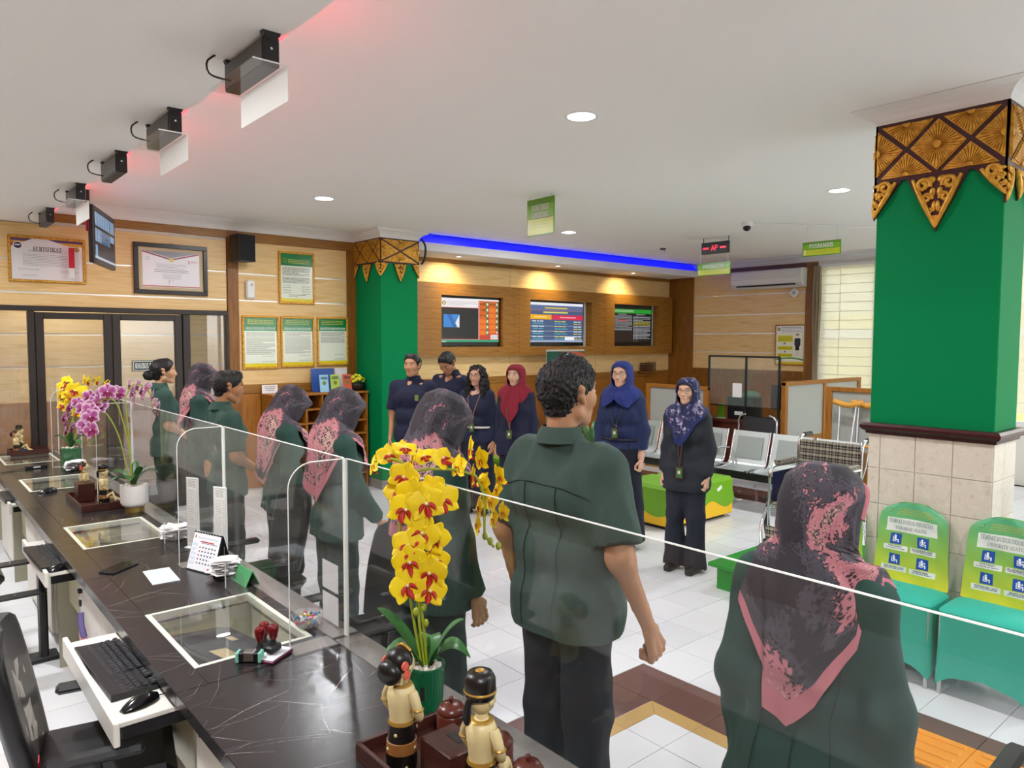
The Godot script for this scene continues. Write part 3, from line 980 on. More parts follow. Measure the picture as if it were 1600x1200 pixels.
	disc(im, 196, 92, 16, "e9e0d4"); rect(im, 182, 74, 28, 10, "22242c"); rect(im, 174, 110, 46, 70, "23252e"); rect(im, 178, 180, 36, 36, "1b1c22"); rect(im, 184, 216, 9, 52, "d9cfc2"); rect(im, 200, 216, 9, 52, "d9cfc2"); rect(im, 170, 116, 8, 54, "23252e"); rect(im, 216, 116, 8, 54, "23252e")
	for x in 256: rect(im, x, 296 - int(18 * sin(x * 0.012)), 1, 12, "3f8a34")
	rect(im, 0, 318, 256, 22, "dfc624")
	var p := thing("framed_poster", "framed poster of yellow step boxes and a drawn figure on the side wall", "poster", V(XR - 0.035, 1.79, -6.08), -90)
	part(p, "frame", frame_box(0.48, 0.62, 0.02, 0.024, 0.005), mt("oak"))
	part(p, "sheet", card(0.48, 0.62), printed("poster_steps", im, 0.2))

# ---------------------------------------------------------------- columns with carved gilt tops
func columns() -> void:
	column("green painted column with carved gilded top beside the wall posters", V(4.6, 0, ZW + 0.01), V(5.13, 0, -7.85), false)
	column("big green column with carved gilded top and cream tiled lower half, right foreground", V(4.5, 0, -1.945), V(4.87, 0, -1.29), true)

func column(label: String, a: Vector3, b: Vector3, big: bool) -> void:
	var cx := (a.x + b.x) / 2
	var cz := (a.z + b.z) / 2
	var wx := b.x - a.x
	var wz := b.z - a.z
	var o := thing("column", label, "column", V(cx, 0, cz))
	var y0 := 1.36 if big else 0.11
	var top := 3.09 if not big else 3.113
	part(o, "shaft", nb().bb(-wx / 2, wx / 2, y0, CEIL, -wz / 2, wz / 2, 0.006), mt("green_wall"))
	if big:
		part(o, "core", nb().bb(-wx / 2 + 0.004, wx / 2 - 0.004, 0, 1.31, -wz / 2 + 0.004, wz / 2 - 0.004), mt("grout"))
		# dark moulding
		var prof := [Vector2(0, 1.30), Vector2(0.016, 1.30), Vector2(0.018, 1.315), Vector2(0.03, 1.32), Vector2(0.042, 1.335), Vector2(0.042, 1.35), Vector2(0.03, 1.365), Vector2(0, 1.365)]
		ring_mould(o, "moulding", prof, wx, wz, mt("maroon"))
		# cream tiles on the two faces towards the hall, rows from the top down
		var rows := [1.30, 1.093, 0.88, 0.667, 0.454, 0.241, 0.0]
		for r in rows.size() - 1:
			var hi: float = rows[r] - 0.0015
			var lo: float = rows[r + 1] + 0.0015
			var zs := [wz / 2, wz / 2 - 0.196, wz / 2 - 0.392, wz / 2 - 0.588, -wz / 2]
			for q in 4:
				for sx in [-1, 1]:
					part(o, "tile", nb().bb(sx * (wx / 2 - 0.004), sx * (wx / 2 + 0.004), lo, hi, zs[q + 1] + 0.0015, zs[q] - 0.0015, 0.0015), mt("wall_tile"))
			var xs := [-wx / 2, -wx / 2 + 0.17, wx / 2]
			for q in 2:
				for sz in [-1, 1]:
					part(o, "tile", nb().bb(xs[q] + 0.0015, xs[q + 1] - 0.0015, lo, hi, sz * (wz / 2 - 0.004), sz * (wz / 2 + 0.004), 0.0015), mt("wall_tile"))
	else:
		part(o, "plinth", nb().bb(-wx / 2 - 0.008, wx / 2 + 0.008, 0, 0.11, -wz / 2, wz / 2 + 0.008, 0.004), mt("plinth", "8d8a84", 0.4))
	# plaster coving round the top
	var prof2 := [Vector2(0.012, top), Vector2(0.016, top + 0.02), Vector2(0.03, top + 0.045), Vector2(0.06, top + 0.068), Vector2(0.1, top + 0.08), Vector2(0.105, CEIL - 0.006), Vector2(0.12, CEIL - 0.004), Vector2(0.12, CEIL - 0.0005), Vector2(0, CEIL - 0.0005)]
	ring_mould(o, "coving", prof2, wx, wz, mt("white_paint"))
	# carved collar: on each face a maroon board with gilt panels, then hanging points
	var faces := [[V(-wx / 2, 0, 0), -90.0, wz, 2], [V(0, 0, wz / 2), 0.0, wx, 1 if not big else 1]]
	if big: faces.append_array([[V(wx / 2, 0, 0), 90.0, wz, 2], [V(0, 0, -wz / 2), 180.0, wx, 1]])
	else: faces.append([V(wx / 2, 0, 0), 90.0, wz, 2])
	for f in faces: collar(o, f[0], f[1], f[2], f[3], top, 0.3 if not big else 0.335, big)

func ring_mould(o: Node, called: String, prof: Array, wx: float, wz: float, m: Material) -> void:
	var b := nb()
	for q in prof.size() - 1:
		var p0: Vector2 = prof[q]
		var p1: Vector2 = prof[q + 1]
		var nn := Vector2((p1 - p0).y, -(p1 - p0).x)
		for s in 4:
			var w := yaw(90.0 * s)
			var hx := (wx if s % 2 == 0 else wz) / 2
			var hz := (wz if s % 2 == 0 else wx) / 2
			b.quad(w * V(-hx - p0.x, p0.y, hz + p0.x), w * V(hx + p0.x, p0.y, hz + p0.x), w * V(hx + p1.x, p1.y, hz + p1.x), w * V(-hx - p1.x, p1.y, hz + p1.x), w * V(0, nn.y, nn.x))
	part(o, called, b, m)

# n lozenges wide; band h high from top down; local frame: x along the face, +z out
func collar(o: Node, p: Vector3, turn: float, w: float, n: int, top: float, h: float, big: bool) -> void:
	var c := group_node(o, "carved_face", at(p, yaw(turn)))
	var y1 := top
	var y0 := top - h
	var hw := w / 2 + 0.012
	var bp := nb()
	bp.bb(-hw, hw, y0, y1, 0, 0.012)
	# hanging points: a tall one under each lozenge middle, short ones between and half ones at the corners
	var tall := 0.23 if not big else 0.165
	var short_ := 0.13 if not big else 0.16
	var tips := []
	if big and n == 2:
		tips = [[-hw, -hw + 0.155, -hw, 0.215, 0], [-0.16, 0.16, 0.0, 0.31, 1], [hw - 0.155, hw, hw, 0.165, 0]]
	else:
		var step := w / 2.0
		tips = [[-hw, -hw + step * 0.42, -hw, short_ + 0.04, 0], [-step * 0.36, step * 0.36, 0.0, tall, 1], [hw - step * 0.42, hw, hw, short_ + 0.04, 0]]
	for t in tips:
		bp.prism([Vector2(t[0], y0 + 0.002), Vector2(t[2], y0 - t[3]), Vector2(t[1], y0 + 0.002)] if t[4] else ([Vector2(t[0], y0 + 0.002), Vector2(t[0], y0 - t[3]), Vector2(t[1], y0 + 0.002)] if t[2] < 0 else [Vector2(t[0], y0 + 0.002), Vector2(t[1], y0 - t[3]), Vector2(t[1], y0 + 0.002)]), 0.0, 0.012)
	part(c, "backboard", bp, mt("maroon"))
	# lozenge panels with rays; the band is cut by two crossing sets of bars
	var cell := w / n
	var bar := 0.017 if not big else 0.02
	var yt := y1 - bar
	var yb := y0 + bar
	var ym := (yt + yb) / 2
	for q in n:
		var xm := -w / 2 + cell * (q + 0.5)
		var l := xm - cell / 2
		var r := xm + cell / 2
		var g := bar * 0.85
		var hh := (yt - yb) / 2
		# top and bottom triangles
		sun_panel(c, [Vector2(l + g * 1.4, yt), Vector2(r - g * 1.4, yt), Vector2(xm, ym + g * 0.9)], Vector2(xm, yt + 0.0))
		sun_panel(c, [Vector2(l + g * 1.4, yb), Vector2(xm, ym - g * 0.9), Vector2(r - g * 1.4, yb)], Vector2(xm, yb))
		if q == 0: sun_panel(c, [Vector2(l, yt - g * 0.9), Vector2(xm - g * 1.2, ym), Vector2(l, yb + g * 0.9)], Vector2(l, ym))
		if q == n - 1: sun_panel(c, [Vector2(r, yt - g * 0.9), Vector2(r, yb + g * 0.9), Vector2(xm + g * 1.2, ym)], Vector2(r, ym))
		else: sun_panel(c, [Vector2(r, yt - g * 0.4), Vector2(r + cell / 2 - g * 1.2, ym), Vector2(r, yb + g * 0.4), Vector2(r - cell / 2 + g * 1.2, ym)], Vector2(r, ym))
	for t in tips: leaf_carving(c, t, y0)

# gilt panel: a raised plate with wedge rays and a boss at the centre
func sun_panel(c: Node, pts: Array, o: Vector2) -> void:
	var pp := PackedVector2Array(pts)
	var b := nb()
	b.prism(pp, 0.012, 0.018)
	for q in 36:
		var a := TAU * q / 36
		var ray := PackedVector2Array([o + Vector2.from_angle(a) * 0.022, o + Vector2.from_angle(a - 0.05) * 0.07, o + Vector2.from_angle(a - 0.062) * 0.4, o + Vector2.from_angle(a + 0.062) * 0.4, o + Vector2.from_angle(a + 0.05) * 0.07])
		for cut in Geometry2D.intersect_polygons(ray, Geometry2D.offset_polygon(pp, -0.006)[0] if Geometry2D.offset_polygon(pp, -0.006).size() else pp):
			if cut.size() >= 3 and Geometry2D.triangulate_polygon(cut).size(): b.prism(cut, 0.018, 0.026)
	var circ := PackedVector2Array()
	for q in 12: circ.append(o + Vector2.from_angle(TAU * q / 12) * 0.021)
	for cut in Geometry2D.intersect_polygons(circ, pp):
		if cut.size() >= 3: b.prism(cut, 0.018, 0.029)
	part(c, "sun_panel", b, mt("gold"))

# scrolled foliage in a hanging point
func leaf_carving(c: Node, t: Array, y0: float) -> void:
	var b := nb()
	var L: float = t[3]
	var mid: float = t[2]
	var half: float = (t[1] - t[0]) / 2 if t[4] else (t[1] - t[0])
	var sides := [-1.0, 1.0] if t[4] else ([1.0] if mid < 0 else [-1.0])
	for s in sides:
		# outer stem that follows the edge, two scrolls, tip leaf
		b.tube(curve([V(mid + s * half * 0.78, y0 - L * 0.04, 0.016), V(mid + s * half * 0.5, y0 - L * 0.36, 0.02), V(mid + s * half * 0.2, y0 - L * 0.7, 0.02), V(mid + s * 0.003, y0 - L * 0.93, 0.016)], 10), [0.01, 0.012, 0.014, 0.015, 0.016, 0.016, 0.015, 0.013, 0.011, 0.008, 0.004], 6, true)
		for k in 3:
			var oc := Vector2(mid + s * half * [0.42, 0.28, 0.16][k], y0 - L * [0.16, 0.4, 0.63][k])
			var rr: float = half * [0.24, 0.17, 0.1][k]
			var pth := []
			for q in 15:
				var a: float = (1.9 - q * 0.62) * s + PI / 2
				var rad: float = rr * (1.0 - q * 0.055)
				pth.append(V(oc.x + cos(a) * rad, oc.y + sin(a) * rad, 0.017 + q * 0.0004))
			b.tube(pth, maxf(0.005, rr * 0.36), 6)
		b.ball(V(mid + s * half * 0.2, y0 - L * 0.08, 0.014), V(half * 0.2, L * 0.07, 0.012), 8)
		b.ball(V(mid + s * half * 0.12, y0 - L * 0.3, 0.014), V(half * 0.11, L * 0.09, 0.01), 8)
		b.ball(V(mid + s * half * 0.06, y0 - L * 0.55, 0.014), V(half * 0.08, L * 0.1, 0.01), 8)
	b.prism([Vector2(mid - half * 0.16 * (1 if t[4] or mid > 0 else 0), y0 - L * 0.72), Vector2(mid, y0 - L * 0.95), Vector2(mid + half * 0.16 * (1 if t[4] or mid < 0 else 0), y0 - L * 0.72)], 0.012, 0.022)
	part(c, "leaf_carving", b, mt("gold"))

# ---------------------------------------------------------------- the long counter
const CX0 := 0.645
const CX1 := 1.318
const INSERTS := [[-3.12, -2.5], [-4.9, -4.31], [-6.79, -6.2], [-8.26, -7.65]]

func counter() -> void:
	var o := thing("service_counter", "long counter with a black veined top and white cabinets", "counter", V(0, 0, 0))
	var cuts := [ZW + 0.02, -7.2, -5.6, -3.75, -2.36, -0.9, 0.6]
	for q in cuts.size() - 1:
		var z0: float = cuts[q]
		var z1: float = cuts[q + 1] - 0.002
		var b := nb()
		var hole: Array = []
		for h in INSERTS:
			if h[0] > z0 and h[1] < z1: hole = h
		if hole.is_empty(): b.bb(CX0, CX1, TOP - 0.045, TOP, z0, z1, 0.002)
		else:
			b.bb(CX0, 0.745, TOP - 0.045, TOP, z0, z1, 0.002).bb(1.165, CX1, TOP - 0.045, TOP, z0, z1, 0.002)
			b.bb(0.745, 1.165, TOP - 0.045, TOP, z0, hole[0]).bb(0.745, 1.165, TOP - 0.045, TOP, hole[1], z1)
		part(o, "worktop", b, mt("marble_black"))
	for h in INSERTS:
		# glazed well: pale rim, pale box below, pane flush with the top
		var zc: float = (h[0] + h[1]) / 2
		var L: float = h[1] - h[0]
		var rim := nb()
		rim.bb(0.745, 0.763, TOP - 0.03, TOP + 0.001, h[0], h[1]).bb(1.147, 1.165, TOP - 0.03, TOP + 0.001, h[0], h[1]).bb(0.763, 1.147, TOP - 0.03, TOP + 0.001, h[0], h[0] + 0.018).bb(0.763, 1.147, TOP - 0.03, TOP + 0.001, h[1] - 0.018, h[1])
		part(o, "glass_rim", rim, mt("well_rim", "d6d8c6", 0.4))
		part(o, "well", nb().bb(0.735, 0.745, 0.38, TOP - 0.046, h[0], h[1]).bb(1.165, 1.175, 0.38, TOP - 0.046, h[0], h[1]).bb(0.735, 1.175, 0.38, TOP - 0.046, h[0] - 0.01, h[0]).bb(0.735, 1.175, 0.38, TOP - 0.046, h[1], h[1] + 0.01).bb(0.735, 1.175, 0.37, 0.38, h[0] - 0.01, h[1] + 0.01), mt("well_inside", "c8c6ac", 0.5))
		part(o, "pane", nb().bb(0.764, 1.146, TOP - 0.008, TOP - 0.001, h[0] + 0.019, h[1] - 0.019), mt("well_glass") if M.has("well_glass") else pane("well_glass", "8a968c", 0.04))
	# front board towards the public, foot rail
	part(o, "front_panel", nb().bb(1.235, 1.255, 0.08, TOP - 0.045, ZW + 0.05, 0.6), mt("white_laminate"))
	part(o, "plinth", nb().bb(1.215, 1.245, 0.0, 0.08, ZW + 0.05, 0.6), mt("black_plastic"))
	# white cabinets and leg panels on the staff side
	var stations := [[-2.36, -1.3], [-4.2, -3.3], [-6.1, -5.1], [-7.6, -6.9]]
	for s in stations:
		var z0: float = s[0]
		var z1: float = s[1]
		part(o, "cabinet", nb().bb(0.72, 1.16, 0.06, TOP - 0.046 if s[0] != -2.36 else TOP - 0.046, z0, z1, 0.002), mt("white_laminate"))
		for q in 2:
			var m: float = z0 + (z1 - z0) * q / 2
			var d := part(o, "cabinet_door", nb().bb(0.702, 0.719, 0.07, TOP - 0.06, m + 0.004, m + (z1 - z0) / 2 - 0.004, 0.002), mt("white_laminate"))
			part(d, "lock", nb().lathe([Vector2(0.009, 0), Vector2(0.009, 0.006), Vector2(0, 0.006)], 12, V(0.702, 0.62, m + 0.05), Basis(Vector3.BACK, PI / 2)), mt("chrome"))
		if z0 < -3.0: part(o, "leg_panel", nb().bb(0.68, 1.18, 0.0, TOP - 0.05, z0 - 0.52, z0 - 0.5), mt("grey_laminate", "a3a18c", 0.5))
	# keyboard drawers pulled out below the top
	var trays := [[0.476, 0.69, -3.2, -2.42, 0.68], [0.553, 0.72, -4.96, -4.22, 0.68], [0.61, 0.75, -6.76, -6.16, 0.68]]
	for t in trays:
		var d := group_node(o, "keyboard_drawer")
		part(d, "shelf", nb().bb(t[0] + 0.018, t[1] + 0.02, t[4] - 0.016, t[4], t[2], t[3], 0.002), mt("white_laminate"))
		part(d, "front_lip", nb().bb(t[0], t[0] + 0.018, t[4] - 0.06, t[4] + 0.016, t[2] - 0.03, t[3] + 0.03, 0.003), mt("white_laminate"))
		for z in [t[2], t[3] - 0.014]: part(d, "slide", nb().bb(t[0] + 0.03, t[1] + 0.15, t[4] - 0.055, t[4] - 0.018, z, z + 0.014), mt("slide_black", "1d1d1f", 0.35, 0.6))
		part(d, "back_edge", nb().bb(t[1] - 0.022, t[1], t[4], t[4] + 0.012, t[2], t[3]), mt("black_plastic"))
	screens_on_counter()
	counter_goods()
	staff_side()

# clear acrylic screens along the public edge with returns between the stations
func screens_on_counter() -> void:
	var zs := [ZW + 0.1, -7.25, -5.5, -3.7, -2.42, 0.3]
	var tops := 1.415
	var where := ["farthest along the counter by the glass doors", "behind the yellow orchid in the green pot", "behind the pink orchid in the white pot", "behind the desk calendar and the note spike", "nearest, before the turned man"]
	for q in 5:
		var z0: float = zs[q] + 0.012
		var z1: float = zs[q + 1] - 0.012
		var o := thing("acrylic_screen", "clear acrylic screen standing on the counter, " + where[q], "screen", V(1.262, TOP, (z0 + z1) / 2), 0.0, "clear screens on the counter")
		var L := (z1 - z0) / 2
		var h := tops - TOP
		part(o, "sheet", nb().bb(-0.0025, 0.0025, 0.003, h, -L, L), mt("acrylic"))
		part(o, "polished_edge", nb().bb(-0.003, 0.003, h, h + 0.0025, -L, L), mt("acrylic_edge"))
		part(o, "polished_edge", nb().bb(-0.004, 0.004, 0.003, h, L, L + 0.003), mt("acrylic_edge"))
		part(o, "polished_edge", nb().bb(-0.004, 0.004, 0.003, h, -L - 0.003, -L), mt("acrylic_edge"))
		part(o, "foot_plate", nb().bb(-0.052, 0.052, 0.0, 0.0035, -L, L), mt("acrylic_base") if M.has("acrylic_base") else pane("acrylic_base", "b9b4ae", 0.35, 0.1))
	for q in 4:
		var z: float = zs[q + 1]
		var o := thing("acrylic_divider", "clear acrylic divider with a rounded corner across the counter " + ["by the far end", "beside the wooden tray of dolls", "beside the desk calendar", "beside the bowl of sweets"][q], "divider", V(1.258, TOP, z), 0.0, "clear dividers across the counter")
		var w := 0.215
		var h := tops - TOP
		var pts := PackedVector2Array([Vector2(0, 0.003), Vector2(0, h)])
		for k in 9:
			var a := PI / 2 + PI / 2 * k / 8.0
			pts.append(Vector2(-w + 0.09 + cos(a) * 0.09, h - 0.09 + sin(a) * 0.09))
		pts.append(Vector2(-w, 0.003))
		part(o, "sheet", nb().prism(pts, -0.0025, 0.0025), mt("acrylic"))
		var edge := []
		for k in range(1, pts.size()): edge.append(V(pts[k].x, pts[k].y, 0))
		part(o, "polished_edge", nb().tube(edge, 0.0022, 5), mt("acrylic_edge"))
		part(o, "polished_edge", nb().bb(-0.001, 0.006, 0.003, h, -0.004, 0.004), mt("acrylic_edge"))
		part(o, "foot_plate", nb().bb(-w, -0.054, 0.0, 0.0035, -0.045, 0.045), mt("acrylic_base"))

# ---------------------------------------------------------------- orchids
func petal(w: float, l: float, curl: float) -> B:
	var rows := []
	for r in 7:
		var u := r / 6.0
		var hw := w * pow(sin(PI * pow(clampf(u * 0.94 + 0.04, 0, 1), 0.85)), 0.62) * 0.5
		var row := PackedVector3Array()
		for q in 7:
			var s := q / 3.0 - 1.0
			row.append(V(s * hw, u * l, curl * (u * u * 0.6 - s * s * 0.35 + 0.06 * sin(q * 2.1 + r))))
		rows.append(row)
	return nb().grid(rows)

var flower_mesh := {}
# five petals and a lip round a centre, facing +z, about one unit across
func flower(parent: Node, xf: Transform3D, kind: String) -> void:
	if flower_mesh.is_empty():
		flower_mesh = {"wide": petal(1.12, 0.95, 0.2).mesh(), "slim": petal(0.72, 0.95, 0.18).mesh(),
			"lip": nb().add(petal(0.34, 0.5, 0.5), at(V(0, 0, 0.0), Basis(Vector3.RIGHT, 0.4))).add(petal(0.2, 0.3, 0.3), at(V(0.07, 0, 0.05), Basis(Vector3.BACK, -0.9))).add(petal(0.2, 0.3, 0.3), at(V(-0.07, 0, 0.05), Basis(Vector3.BACK, 0.9))).mesh(),
			"column": nb().ball(V(0, 0.02, 0.12), V(0.07, 0.09, 0.12), 8).mesh()}
	var f := group_node(parent, "flower", xf)
	for a in [68.0, -68.0]: part(f, "petal", flower_mesh.wide, mt(kind), at(V(0, 0, 0.03), Basis(Vector3.BACK, deg_to_rad(a))))
	for a in [0.0, 130.0, -130.0]: part(f, "petal", flower_mesh.slim, mt(kind), at(V(0, 0, -0.02), Basis(Vector3.BACK, deg_to_rad(a))))
	part(f, "lip", flower_mesh.lip, mt(kind + "_lip"), at(V(0, -0.02, 0.07), Basis(Vector3.BACK, PI) * Basis(Vector3.RIGHT, -0.5) * Basis.from_scale(V(1.35, 1.3, 1.3))))
	part(f, "pollen_cap", flower_mesh.column, mt("pollen", "efe6dc", 0.6))

func blade(base: Vector3, tip: Vector3, w: float, rise: float) -> B:
	var side := (tip - base).cross(Vector3.UP).normalized()
	if side.length() < 0.1: side = Vector3.RIGHT
	var rows := []
	for r in 11:
		var u := r / 10.0
		var mid := base.lerp(tip, u) + Vector3.UP * rise * sin(PI * u * 0.8)
		var hw := w * 0.5 * pow(sin(PI * clampf(u * 0.94 + 0.05, 0, 1)), 0.6)
		var row := PackedVector3Array()
		for q in 5:
			var s := q / 2.0 - 1.0
			row.append(mid + side * s * hw + Vector3.UP * absf(s) * hw * 0.35)
		rows.append(row)
	return nb().grid(rows)

func orchid_flowers(o: Node3D, list: Array, kind: String, sd: int) -> void:
	var r := RandomNumberGenerator.new()
	r.seed = sd
	for e in list:
		var p := V(e[0], e[1], e[2]) - o.position
		var look: Vector3 = [V(-0.5, 0.05, 0.85), V(0.85, -0.25, 0.35), V(-0.25, 0.75, 0.6), V(0.95, 0.1, 0.25)][int(e[4])]
		look = (look + V(r.randf_range(-0.35, 0.35), r.randf_range(-0.25, 0.25), r.randf_range(-0.35, 0.35))).normalized()
		var b := Basis.looking_at(-look, Vector3.UP) * Basis(Vector3.BACK, r.randf_range(-0.5, 0.5))
		flower(o, Transform3D(b.scaled(Vector3.ONE * e[3] * 1.32), p), kind)

func orchids() -> void:
	var petals := [["yellow_orchid", "f6d80e", "b3110f"], ["pink_orchid", "d48fba", "8c0f4c"], ["pale_orchid", "dcb6c6", "b8487e"], ["purple_orchid", "a01a9a", "d457b8"]]
	for k in petals:
		mt(k[0], k[1], 0.55, 0.0, {"backlight_enabled": true, "backlight": Color(k[1]).darkened(0.45)})
		if k[0] == "pink_orchid" or k[0] == "pale_orchid":
			# petals are pale at the rim and flushed towards the throat
			var im := img(32, 32, "efdbe6")
			for y in 32:
				for x in 32:
					var rim := minf(minf(x, 31 - x), 31 - y) / 15.0
					im.set_pixel(x, y, Color("efdce6").lerp(Color("b04a90" if k[0] == "pink_orchid" else "cf9ab4"), clampf(rim * 1.5 - 0.1, 0, 1)))
			M[k[0]].albedo_color = Color.WHITE
			M[k[0]].albedo_texture = ImageTexture.create_from_image(im)
		mt(k[0] + "_lip", k[2], 0.5)
	grained("orchid_leaf", ntex(noise(0.03, FastNoiseLite.TYPE_SIMPLEX_SMOOTH, 3, 4), [[0.0, "2c5a2a"], [1.0, "457a3c"]]), V(8, 8, 8), 0.35, false)
	mt("orchid_stem", "9aa82a", 0.5)
	mt("pebble", "d9d2c4", 0.7)
	# near one: green ribbed pot
	var o := thing("orchid_plant", "tall yellow orchid in a dark green ribbed pot, nearest on the counter", "orchid", V(1.165, TOP, -1.745))
	var b := nb()
	var rows := []
	for pr in [[0.036, 0.0], [0.045, 0.004], [0.046, 0.03], [0.0475, 0.034], [0.053, 0.15], [0.055, 0.158], [0.05, 0.158], [0.047, 0.14]]:
		var ring := PackedVector3Array()
		for s in 96:
			var rr: float = pr[0] - (0.0016 if s % 3 == 0 and pr[1] > 0.005 and pr[1] < 0.155 else 0.0)
			ring.append(V(cos(TAU * s / 96) * rr, pr[1], sin(TAU * s / 96) * rr))
		rows.append(ring)
	b.grid(rows, true, true)
	b.cap(rows[0], Vector3.DOWN)
	part(o, "pot", b, mt("pot_green", "12603c", 0.35))
	part(o, "pot_label", nb().box(V(-0.037, 0.09, 0.035), V(0.012, 0.04, 0.002), 0.0005, yaw(-45)), mt("ink"))
	pebbles(o, 0.046, 0.145, 26)
	var list := [[1.084, 1.479, -1.898, 0.028, 1], [1.114, 1.51, -1.862, 0.031, 2], [1.139, 1.532, -1.816, 0.032, 2], [1.175, 1.489, -1.834, 0.031, 1], [1.215, 1.499, -1.827, 0.03, 2], [1.251, 1.495, -1.783, 0.034, 2], [1.279, 1.473, -1.744, 0.032, 1], [1.32, 1.521, -1.74, 0.034, 3], [1.338, 1.493, -1.709, 0.032, 3], [1.372, 1.444, -1.663, 0.032, 3], [1.384, 1.4, -1.689, 0.028, 1], [1.123, 1.454, -1.797, 0.038, 0], [1.129, 1.404, -1.841, 0.033, 0], [1.129, 1.409, -1.762, 0.042, 0], [1.101, 1.369, -1.757, 0.043, 0], [1.154, 1.383, -1.726, 0.045, 0], [1.201, 1.389, -1.712, 0.042, 0], [1.195, 1.414, -1.759, 0.037, 0], [1.143, 1.3, -1.729, 0.043, 0], [1.177, 1.279, -1.724, 0.042, 0], [1.105, 1.267, -1.745, 0.041, 0], [1.1, 1.223, -1.733, 0.042, 0], [1.149, 1.19, -1.702, 0.044, 0], [1.086, 1.16, -1.726, 0.043, 0], [1.147, 1.139, -1.699, 0.04, 0], [1.2, 1.208, -1.739, 0.032, 0], [1.328, 1.353, -1.706, 0.029, 1], [1.322, 1.301, -1.707, 0.029, 1], [1.37, 1.362, -1.698, 0.028, 1], [1.378, 1.31, -1.7, 0.029, 3], [1.389, 1.334, -1.666, 0.027, 3], [1.35, 1.388, -1.704, 0.03, 1], [1.317, 1.442, -1.723, 0.032, 1], [1.351, 1.422, -1.718, 0.027, 1]]
	orchid_flowers(o, list, "yellow_orchid", 11)
	stems(o, [[V(1.155, 0.89, -1.752), V(1.135, 1.106, -1.786), V(1.121, 1.31, -1.814), V(1.136, 1.45, -1.812), V(1.236, 1.468, -1.768), V(1.326, 1.442, -1.715), V(1.341, 1.356, -1.696), V(1.338, 1.27, -1.692), V(1.358, 1.232, -1.671)], [V(1.16, 0.89, -1.745), V(1.151, 1.087, -1.771), V(1.161, 1.255, -1.775), V(1.16, 1.422, -1.789), V(1.127, 1.497, -1.823), V(1.085, 1.49, -1.895)], [V(1.165, 0.89, -1.742), V(1.158, 1.0, -1.745), V(1.13, 1.15, -1.74), V(1.11, 1.28, -1.76)]])
	for e in [V(1.35, 1.25, -1.68), V(1.346, 1.262, -1.7), V(1.37, 1.235, -1.665), V(1.15, 1.08, -1.735), V(1.13, 1.07, -1.745), V(1.16, 1.03, -1.74)]:
		part(o, "bud", nb().ball(Vector3.ZERO, V(0.009, 0.013, 0.009), 8), mt("orchid_stem"), at(e - o.position))
	for t in [[V(1.07, 0.9, -1.825), 0.085, 0.06], [V(1.062, 1.049, -1.844), 0.075, 0.03], [V(1.098, 0.994, -1.809), 0.06, 0.02], [V(1.261, 0.883, -1.661), 0.09, 0.07], [V(1.252, 1.013, -1.679), 0.05, 0.04], [V(1.173, 0.985, -1.744), 0.035, 0.0], [V(1.22, 0.93, -1.8), 0.07, 0.05]]:
		part(o, "leaf", blade(V(0, 0.14, 0), t[0] - o.position, t[1], t[2]), mt("orchid_leaf"))
	# pink one in a white pot
	o = thing("orchid_plant", "pink and pale orchid in a round white pot with a gold foot", "orchid", V(1.175, TOP, -5.1))
	part(o, "pot", nb().lathe([Vector2(0.0, 0.03), Vector2(0.055, 0.03), Vector2(0.075, 0.042), Vector2(0.082, 0.06), Vector2(0.082, 0.17), Vector2(0.079, 0.17), Vector2(0.076, 0.14), Vector2(0.0, 0.14)], 36), mt("pot_white", "eae6e2", 0.35))
	part(o, "pot_foot", nb().lathe([Vector2(0.0, 0.0), Vector2(0.056, 0.0), Vector2(0.056, 0.03), Vector2(0.0, 0.03)], 32), mt("brass", "b59a56", 0.3, 0.8))
	pebbles(o, 0.073, 0.16, 40)
	orchid_flowers(o, [[0.998, 1.436, -5.289, 0.047, 0], [0.97, 1.393, -5.27, 0.046, 0], [1.028, 1.423, -5.289, 0.045, 0], [0.947, 1.4, -5.356, 0.041, 0], [0.967, 1.355, -5.243, 0.046, 0], [0.944, 1.308, -5.285, 0.041, 0], [0.965, 1.274, -5.225, 0.049, 0], [0.944, 1.274, -5.322, 0.041, 0], [0.986, 1.474, -5.342, 0.042, 0], [1.067, 1.511, -5.236, 0.047, 0], [1.047, 1.483, -5.277, 0.044, 0], [1.125, 1.501, -5.225, 0.044, 0], [0.892, 1.405, -5.482, 0.034, 1], [0.888, 1.356, -5.482, 0.034, 1], [0.868, 1.294, -5.494, 0.037, 1], [0.899, 1.272, -5.466, 0.037, 1], [0.872, 1.249, -5.487, 0.032, 1], [0.861, 1.333, -5.503, 0.031, 1], [0.928, 1.435, -5.414, 0.034, 0]], "pink_orchid", 5)
	orchid_flowers(o, [[1.183, 1.553, -5.205, 0.036, 1], [1.224, 1.55, -5.171, 0.038, 1], [1.273, 1.542, -5.129, 0.034, 1], [1.199, 1.504, -5.188, 0.038, 1], [1.254, 1.517, -5.182, 0.038, 1], [1.293, 1.482, -5.106, 0.036, 1], [1.25, 1.49, -5.143, 0.036, 1], [1.309, 1.423, -5.062, 0.03, 1], [1.312, 1.429, -5.121, 0.036, 1], [1.2, 1.458, -5.167, 0.033, 1], [1.315, 1.372, -5.13, 0.034, 1], [1.33, 1.383, -5.106, 0.03, 1]], "pale_orchid", 6)
